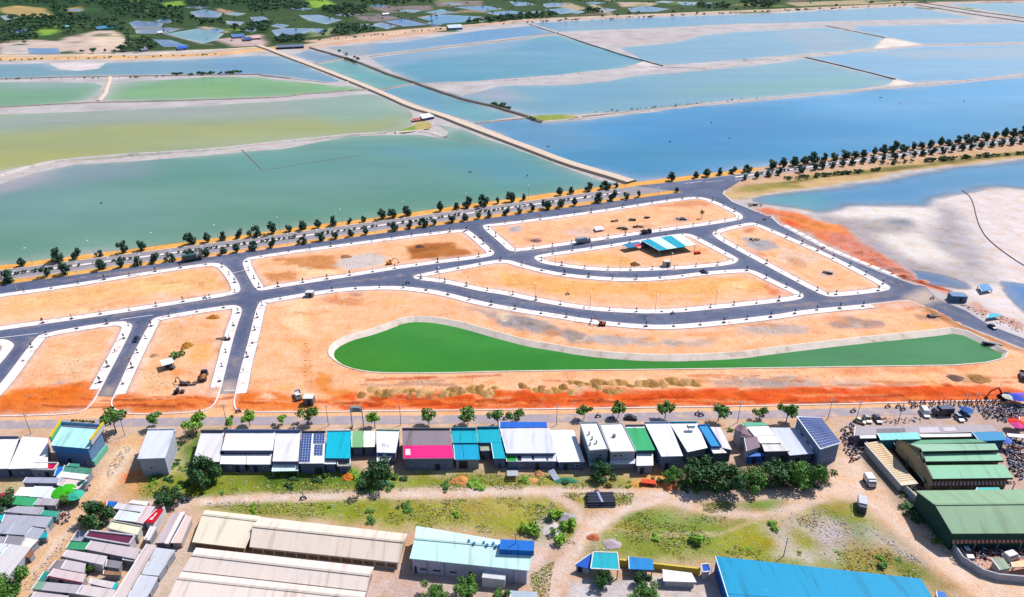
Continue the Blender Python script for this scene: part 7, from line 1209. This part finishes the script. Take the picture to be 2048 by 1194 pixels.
for i, (x, y, hx) in enumerate([(1706, 824, 1), (1775, 815, 1), (1796, 815, -1), (1805, 820, 1), (1826, 815, -1), (1395, 829, 1), (1402, 832, 1), (1458, 828, -1), (1196, 834, -1), (1224, 838, 1), (1012, 838, 1), (477, 824, 1), (1135, 590, 1), (1345, 628, 1), (1529, 440, 1), (1646, 497, 1), (1864, 598, 1), (410, 598, 1), (815, 567, 1), (961, 477, 1), (607, 998, 1), (370, 1004, 1)]):
    o = obj('motorcyclist', RIDERS[i % 3], None, G(x, y, .03), 0 if hx > 0 else 3.14, .85); tag(o, 'motorcyclist in dark clothes ' + ['on the lower street right of the solar block', 'left one of two passing above the grey canopy', 'right one of two passing above the grey canopy', 'nearest the grey canopy on the lower street', 'beside the line of parked motorbikes', 'left one of two beyond the turquoise street strip', 'right one of two beyond the turquoise street strip', 'beyond the tall street tree at the row end', 'beside the round street tree by the vents roof', 'near the parked black sedan', 'beyond the blue street canopy', 'at the kerb corner of the pond plot', 'on the curved street below the crescent tip', 'on the curved street above the pond middle', 'on the side street near the lagoon corner', 'halfway down the side street', 'at the end of the side street near the container shed', 'on the street below the upper left plot', 'at the tip of the crescent plot', 'between the sand heap and machinery plots', 'on the dirt path behind the solar panels', 'on the dirt path beside the compact dark tree'][i], 'motorcyclist', 'riders on the streets')
debris('market_goods', 'mixed crates, baskets and goods strewn around the market stalls', [(pl(A6, 1500, 150, 2048, 120, 2048, 300, 1620, 260), 240), (pl(A6, 1850, 480, 2048, 520, 2048, 960, 1960, 930, 1840, 720), 260), (pl(A6, 20, 380, 130, 330, 250, 520, 230, 640, 20, 520), 70), (pl(A6, 460, 260, 900, 250, 900, 310, 480, 330), 50), (pl(A8, 1140, 720, 1776, 690, 1776, 900, 1300, 880), 130)], (.2, .6), [(230, 226, 226), (120, 140, 180), (206, 110, 90), (200, 180, 160), (90, 96, 110), (70, 120, 190)], cat='goods')
# ================================================================== things on the plots
def mound(seed, n=14, m=5):
    rnd = np.random.default_rng(seed); mb = MB(); vs = [(0, 0, 1.0)]; fs = []
    for j in range(1, m + 1):
        for i in range(n):
            r = j / m; a = 2 * math.pi * i / n; k = 1 + rnd.normal() * .07 + .12 * math.sin(3 * a + seed); vs.append((r * k * math.cos(a), r * k * math.sin(a), max(-.08, (1 - r) ** 1.15 + rnd.normal() * .04 - (.08 if j == m else 0))))
    for i in range(n): fs.append((0, 1 + i, 1 + (i + 1) % n))
    for j in range(m - 1):
        for i in range(n): a = 1 + j * n + i; b = 1 + j * n + (i + 1) % n; fs.append((a, a + n, b + n, b))
    return mb.add(vs, fs)
MOUND = [mound(s_) for s_ in range(5)]
def heapm(c): return mat('heap_%d_%d_%d' % c, C(*c), .95, .3, .8, bump=.15, bscale=1.5)
heap_me = {}
def heap(label, x, y, rx, ry, h, c, rz=0., group=None, name='soil_heap', cat='heap', z=.1):
    k = (c, int(rng.integers(0, 5)))
    if k not in heap_me: heap_me[k] = MOUND[k[1]].mesh('soil_heap', heapm(c))
    o = obj(name, heap_me[k], None, G(x, y, z), rz, (rx, ry, h)); return tag(o, label, cat, group)
i = 0; rnd = np.random.default_rng(12); hp_ = []
for f, x0, x1, ya, yb, n in ((V2, 830, 1260, 755, 760, 8), (V2, 1320, 1800, 770, 745, 10), (V3, 160, 520, 715, 745, 8), (V3, 520, 860, 690, 755, 9), (V3, 700, 1090, 690, 690, 7), (V3, 1130, 1420, 685, 690, 6), (V2, 1480, 1800, 735, 735, 6)):
    for k in range(n):
        x = x0 + (x1 - x0) * (k + rnd.uniform(-.3, .3)) / max(1, n - 1); y = ya + (yb - ya) * k / n + rnd.normal() * 12; i += 1
        hp_ += [heap('brown soil heap', *f(x, y), rnd.uniform(1.5, 2.5), rnd.uniform(1.8, 3.0), rnd.uniform(.6, 1.05), [(196, 146, 76), (176, 128, 66), (216, 166, 108)][i % 3], rnd.uniform(-.5, .5), 'tipped soil heaps')]
for i, o in enumerate(sorted(hp_, key=lambda o: o.location.x / o.location.y)): o['label'] = nth(i + 1) + ' brown soil heap from the left in the row below the pond'
for lb, f, x, y, rx, ry, h, c in [('ochre mound in the middle of the shelter plot', V1, 1365, 410, 1.9, 2.6, 1.5, (190, 130, 44)), ('orange brown mound at the top of the shelter plot', V1, 1562, 200, 2.4, 1.8, 1.1, (222, 136, 56)), ('small brownish mound left of the white roofed shelter', V1, 1130, 480, 1.6, 1.4, .7, (214, 160, 110)), ('brown spoil mound on the striped shed plot', U3, 985, 838, 2.2, 2.0, 1.3, (150, 100, 60)), ('dark mound at the top left of the sand heap plot', U2, 1240, 708, 2.4, 1.6, 1., (110, 80, 60)), ('brown soil pile in the grey part of the sand heap plot', U2, 700, 780, 2.6, 2.0, .8, (180, 130, 90)), ('big tan mound near the excavator at the right', V4, 1715, 650, 3.4, 2.6, 1.3, (196, 140, 80)), ('grey brown mound left of the big tan one', V4, 1545, 645, 2.4, 2.0, 1., (140, 104, 96)), ('purple grey gravel pile on the machinery plot', U3, 262, 665, 2.8, 1.8, .8, (150, 110, 110)), ('grey gravel pile on the slanting right plot', U4, 110, 690, 3.4, 2.4, .7, (180, 176, 184)), ('orange sand pile behind the turquoise roof', A2, 1672, 682, 1.9, 1.4, .9, (240, 140, 40)),
    ('larger orange sand pile before the open turquoise shed', A3, 930, 722, 2.0, 1.6, .9, (236, 160, 90)), ('round sand heap near the lumber stack', A3, 1728, 650, 1.2, 1.1, 1., (236, 170, 110)), ('flat orange sand heap left of the round one', A3, 1652, 722, 1.6, 1.1, .5, (244, 176, 104)), ('orange sand heap by the dark tree mass', A4, 1165, 770, 2., 1.6, .9, (240, 140, 84)), ('pale rubble heap at the bend of the path', W3, 385, 660, 1.9, 2.2, .6, (226, 214, 212)), ('grey rubble heap above the bend of the path', W3, 480, 565, 2.2, 1.6, .6, (186, 176, 190)), ('mauve rubble heap in the right field', W3, 820, 760, 1.8, 1.4, .5, (206, 186, 196)), ('red brick rubble beside the dirt track', W3, 685, 712, 1.4, 1.0, .5, (206, 110, 70))]:
    heap(lb, *f(x, y), rx, ry, h, c)
def shed(label, q, z, roofc, postc=(150, 150, 160)): return awning(label, q, z, z - .2, roofc, name='open_shed', cat='shed')
# striped shed
t, P, I = H('striped_shed', 'open shed with turquoise and white striped roof on the curved plot', 'shed', pl(U3, 1030, 662, 1325, 614, 1432, 694, 1165, 736), 5.2, 4.4, (20, 176, 208), (70, 80, 110), posts='back', patch=[(.22, .48, 0, 1, (214, 244, 244)), (.74, 1., 0, 1, (226, 246, 244))])
H('shed', 'small blue roof with red cloth at the left end of the striped shed', 'shed', pl(U3, 892, 690, 1012, 668, 1056, 696, 930, 718), 3.4, 3.0, (60, 140, 190), (110, 110, 130), posts=True, patch=[(.5, .95, .45, 1, (226, 60, 110))])
def slab(label, f, x, y, d, c, rz=0., name='container', cat='container', lid=None, z=.12):
    t = thing(name, label, cat, G(*f(x, y)), rz); MB().box((0, 0, z + d[2] / 2), d, 0, 0, 0, .99).build('body', wm(*c), t)
    MB().box((0, 0, z + d[2] + .04), (d[0] * 1.03, d[1] * 1.03, .1)).build('lid', wm(*(lid or tuple(min(255, v + 30) for v in c))), t); MB().box((d[0] * .1, -d[1] / 2 - .03, z + d[2] * .45), (.8, .06, d[2] * .75)).build('door', M_DOOR, t); return t
slab('grey site container with white lid at the street corner above the pond plot', V2, 440, 48, (2.6, 2.0, 1.8), (150, 150, 158), 0, lid=(246, 246, 246)); slab('grey site container with white lid near the lower street', V2, 436, 832, (2.6, 2.2, 2.2), (120, 130, 124), 0, lid=(246, 248, 244)); slab('pale container on the striped shed plot', U3, 1216, 852, (2.6, 2.2, 2.2), (214, 200, 180)); slab('red crate beside the striped shed', U3, 1442, 760, (2.2, 1.4, .8), (226, 60, 30), .3, 'crate', 'crate')
slab('blue grey container shed at the end of the side street', V4, 1552, 78, (5., 3.2, 2.2), (96, 130, 170), -.1, 'container_shed', 'shed'); slab('red plastic trough beside the orange dirt behind the row', A4, 955, 762, (3.2, 1.3, .7), (214, 60, 20), -.15, 'trough', 'trough')
awning('blue tarp hut on the salt flat at the right', pl(U4, 1712, 985, 1780, 975, 1820, 1020, 1740, 1035), 2.4, 2.0, (96, 160, 214), name='tarp_hut', cat='hut'); awning('bright cyan tarp roof beside the side street on the right', pl(V4, 1790, 172, 1850, 168, 1888, 190, 1775, 206), 2.2, 1.8, (60, 190, 220))
H('shelter', 'white roofed shelter on dark posts on the shelter plot', 'shelter', pl(V1, 1172, 512, 1258, 494, 1276, 530, 1186, 556), 3.4, 3.2, (222, 232, 248), (60, 66, 90), posts='back')
awning('pink and white tent on the machinery plot', pl(U3, 690, 560, 740, 552, 770, 578, 700, 590), 2.2, 1.6, (240, 220, 228), name='tent', cat='tent')
rnd = np.random.default_rng(4)
for i, (f, x, y, n, lb) in enumerate([(U3, 845, 528, 4, 'pale timber bundles on the machinery plot'), (U3, 960, 512, 6, 'dark row of stacked formwork on the machinery plot'), (U3, 1065, 495, 5, 'second dark formwork stack on the machinery plot'), (U3, 1010, 565, 6, 'dark scrap stack near the street on the machinery plot'), (U3, 895, 580, 5, 'brown timber stack near the pink tent'), (U3, 1320, 508, 6, 'grey rod bundles at the right of the machinery plot'), (U4, 600, 905, 4, 'small scrap stack on the slanting right plot'), (U4, 70, 660, 5, 'dark scrap pile at the left of the slanting right plot'), (V4, 1380, 195, 5, 'dark pipes beside the pond plot corner'), (U4, 60, 405, 8, 'dark pipe pile at the lagoon corner'), (V1, 1640, 365, 4, 'dark timber pile at the right kerb of the shelter plot'), (V1, 1400, 690, 4, 'metal scrap behind the dark excavator')]):
    t = thing('material_stack', lb, 'stack', G(*f(x, y), .12), rnd.uniform(-.3, .3))
    for k in range(n): MB().box((rnd.uniform(-1.6, 1.6), rnd.uniform(-1., 1.), .25 + .1 * (k % 3)), (rnd.uniform(.8, 2.2), rnd.uniform(.25, .7), rnd.uniform(.35, .8)), rnd.uniform(-.5, .5)).build('bundle', wm(*[(110, 84, 70), (70, 62, 66), (150, 144, 152), (206, 180, 150)][(i + k) % 4]), t)
# palm lying on the machinery plot
t = thing('uprooted_tree', 'withered upright tree stump with brown leaves at the right of the machinery plot', 'tree', G(*U3(1475, 500), .1)); trunk(3.4, .14, 4, rnd).build('trunk', M_BARK, t); leaves([(0, 0, 3., .9, 1.3)], 60, .35, rnd).build('crown', leafmat('leaf_dry', (.16, .13, .04)), t)
tree('bush', *V1(1308, 490), 1.5, 'green bush behind the white roofed shelter', None, 'bush', 'bush', .1)
# black pipe stack
t = thing('pipe_stack', 'stack of long black plastic pipes on the grass between the paths', 'pipes', G(*A4(466, 935)), .02)
k = 0
for lay in range(3):
    for j in range(9 - lay): MB().tube([(-2.9 + rnd.uniform(-.25, .25), -1.9 + j * .48 + lay * .24, .24 + lay * .42), (2.9 + rnd.uniform(-.25, .25), -1.9 + j * .48 + lay * .24 + rnd.uniform(-.05, .05), .24 + lay * .42)], .22, 9).build('pipe', mat('black_plastic', C(40, 48, 80), .35, .2, 1., spec=.5), t)
MB().box((-.2, 0, 1.32), (.5, 3.4, .05), .2).build('strap', mat('pale_strap', C(170, 186, 220), .6, .1), t)
# lumber and sheet stacks behind the row
t = thing('sheet_stack', 'stack of grey corrugated sheets behind the largest lavender roof', 'stack', G(*A3(1460, 690)), .03)
for k in range(6): MB().box((0, -.9 + k * .62, .25 + .22 * (5 - k)), (2.6, .58, .12), 0, 0, -.25).build('sheet', wm(196, 200, 206), t)
t = thing('plank_stack', 'bundle of bluish white planks leaning near the sand heaps', 'stack', G(*A3(1885, 690)), .5)
for k in range(5): MB().beam((-.6 + k * .3, -1.2, .15), (-.7 + k * .32, 1.3, 1.2 + .1 * (k % 2)), .22, .08).build('plank', wm(200, 214, 240), t)
t = thing('tarpaulin', 'crumpled blue green tarpaulin on the weeds below the dark round tree', 'tarpaulin', G(*A3(130, 745))); MOUND[2].build('sheet', heapm((70, 150, 140)), t).scale = (1.9, 1.1, .7)
t = thing('tarpaulin', 'green net cover behind the white half shaded roof', 'tarpaulin', G(*A4(120, 725))); MOUND[3].build('sheet', heapm((60, 140, 110)), t).scale = (2.8, 1.2, .6)
# market umbrellas and tents
def parasol(label, f, x, y, c, r=1.6):
    t = thing('parasol', label, 'parasol', G(*f(x, y))); MB().tube([(0, 0, 0), (0, 0, 2.4)], .05, 6).build('pole', M_GALV, t); mb = MB(); n = 10; mb.add([(0, 0, 2.75)] + [(r * math.cos(6.2832 * i / n), r * math.sin(6.2832 * i / n), 2.15) for i in range(n)], [(0, 1 + i, 1 + (i + 1) % n) for i in range(n)]); mb.build('canopy', wm(*c), t)
parasol('royal blue parasol at the top right of the market', A6, 1935, 100, (40, 80, 220), 2.); parasol('lilac parasol beside the royal blue one', A6, 2000, 85, (150, 110, 230), 1.8); parasol('red parasol beside the market lane', A6, 1935, 385, (240, 50, 40), 2.); parasol('magenta parasol below the red one', A6, 1940, 410, (246, 70, 170), 1.6); parasol('blue and white parasol at the corner of the blue market roof', A6, 1805, 580, (90, 130, 230), 1.6); parasol('small blue parasol behind the silver car', A6, 1385, 238, (50, 110, 200), 1.5); parasol('pale parasol near the kerb at the market', A6, 1840, 95, (236, 240, 230), 1.4)
parasol('lime green parasol tarp beside the white trio of roofs', A1, 690, 905, (60, 200, 10), 2.6); parasol('teal parasol at the lane corner', A1, 800, 950, (60, 200, 170), 1.8); parasol('dark teal parasol at the lane corner kiosk', A1, 865, 830, (20, 80, 84), 1.2)
awning('orange red stall roof at the right picture edge', pl(A6, 1995, 240, 2120, 235, 2150, 320, 1990, 330), 3., 2.8, (226, 130, 96)); awning('white stall tent at the right side of the blue market roof', pl(A6, 1860, 425, 2060, 440, 2080, 480, 1870, 460), 2.8, 2.6, (240, 238, 242)); awning('blue tarp roof at the lane junction', pl(A7, 1098, 42, 1202, 46, 1172, 102, 1088, 98), 2.6, 2.4, (40, 120, 220)); awning('orange tarp roof beside the blue one at the lane junction', pl(A7, 1040, 52, 1088, 50, 1078, 94, 1020, 92), 2.4, 2.2, (226, 120, 60)); awning('white flat tarp with a blue patch at the dirt path', pl(A7, 1362, 30, 1524, 50, 1502, 82, 1318, 62), 1.6, 1.6, (244, 246, 250))
# ================================================================== salt works buildings, boats
H('pump_house', 'small white roofed pump house on the causeway in the salt pans', 'hut', pl(T2, 1240, 838, 1310, 825, 1350, 850, 1260, 868), 3.4, 3.0, (236, 236, 244), (86, 96, 150)); H('pump_annex', 'rust red low annex left of the pump house', 'hut', pl(T2, 1180, 868, 1240, 860, 1250, 876, 1190, 886), 1.8, 1.6, (190, 110, 96), (120, 80, 80))
H('salt_store', 'blue and white store building on the far embankment', 'building', pl(T2, 1440, 182, 1545, 176, 1556, 200, 1452, 206), 5., 4.6, (206, 216, 236), (110, 150, 200)); H('long_store', 'long dark blue shed beside the head of the causeway', 'shed', pl(T2, 190, 330, 390, 320, 395, 338, 200, 348), 4., 3.6, (110, 120, 146), (50, 60, 100))
for lb, q, c in [('blue roofed hut in the wood beside the pink sand field', pl(T1, 700, 195, 820, 182, 830, 202, 712, 212), (70, 150, 190)), ('bright blue covered shed by the embankment road', pl(T1, 1292, 338, 1365, 332, 1370, 350, 1298, 358), (30, 100, 220)), ('grey hut left of the bright blue shed', pl(T1, 1020, 345, 1070, 340, 1080, 362, 1030, 368), (140, 140, 156)), ('blue roofed hut in the hamlet at the causeway head', pl(T1, 1690, 250, 1780, 245, 1790, 265, 1700, 272), (90, 130, 200)), ('dark blue hut at the right of the hamlet', pl(T1, 1770, 272, 1830, 268, 1838, 288, 1780, 292), (60, 90, 160)), ('pink roofed hut in the hamlet', pl(T1, 1840, 262, 1900, 258, 1908, 276, 1846, 280), (230, 180, 180)), ('pale hut among the fish ponds', pl(T1, 1150, 228, 1185, 225, 1190, 238, 1155, 242), (236, 220, 206)), ('white hut near the blue fish ponds', pl(T2, 965, 95, 1015, 92, 1020, 102, 970, 106), (226, 232, 240)), ('small teal roof in the wood', pl(T1, 455, 185, 500, 182, 505, 195, 460, 198), (120, 190, 190))]:
    H('farm_hut', lb, 'hut', q, 3.6, 3.2, c, (150, 146, 156))
for i, (x, y) in enumerate([(203, 406), (940, 344), (1055, 351), (1096, 293), (1340, 283), (1423, 245), (1459, 276), (1800, 207), (1928, 202), (1761, 195)]):
    t = thing('boat', ['small dark boat alone on the left green pan', 'small dark boat in the green pan near the causeway', 'dark boat just left of the causeway foot', 'small dark boat right beside the causeway in the blue pan', 'dark boat in the middle of the blue pan', 'dark boat highest in the left half of the blue pan', 'dark boat right of the middle of the blue pan', 'dark boat left one at the right of the blue pan', 'dark boat near the right picture edge in the blue pan', 'tiny dark boat near the upper dike of the blue pan'][i], 'boat', G(x, y, .05), rng.uniform(0, 3)); t.scale = (.65,) * 3
    loft([[(x_, y_, z_) for y_, z_ in ((-w_, .45), (w_, .45), (w_ * .5, 0), (-w_ * .5, 0))] for x_, w_ in ((-1.5, .3), (-.8, .55), (.6, .55), (1.5, .12))]).build('hull', mat('dark_hull', C(50, 58, 74), .8, .1), t); MB().box((-.2, 0, .5), (.3, .9, .06)).build('thwart', M_WOOD, t)
# dark hose across the salt flat
p = resample(chaikin([tuple(q) for q in wpoly(pl(U4, 1595, 298, 1650, 335, 1680, 400, 1700, 500, 1740, 600, 1800, 670, 1900, 750, 2048, 850, 2300, 980))], 2, False), 3., False)
mb = MB(); mb.tube([(x, y, .15) for x, y in p], .17, 6); tag(mb.build('hose', mat('hose_dark', C(74, 78, 90), .7, .1)), 'long dark hose curving across the white salt flat', 'hose')
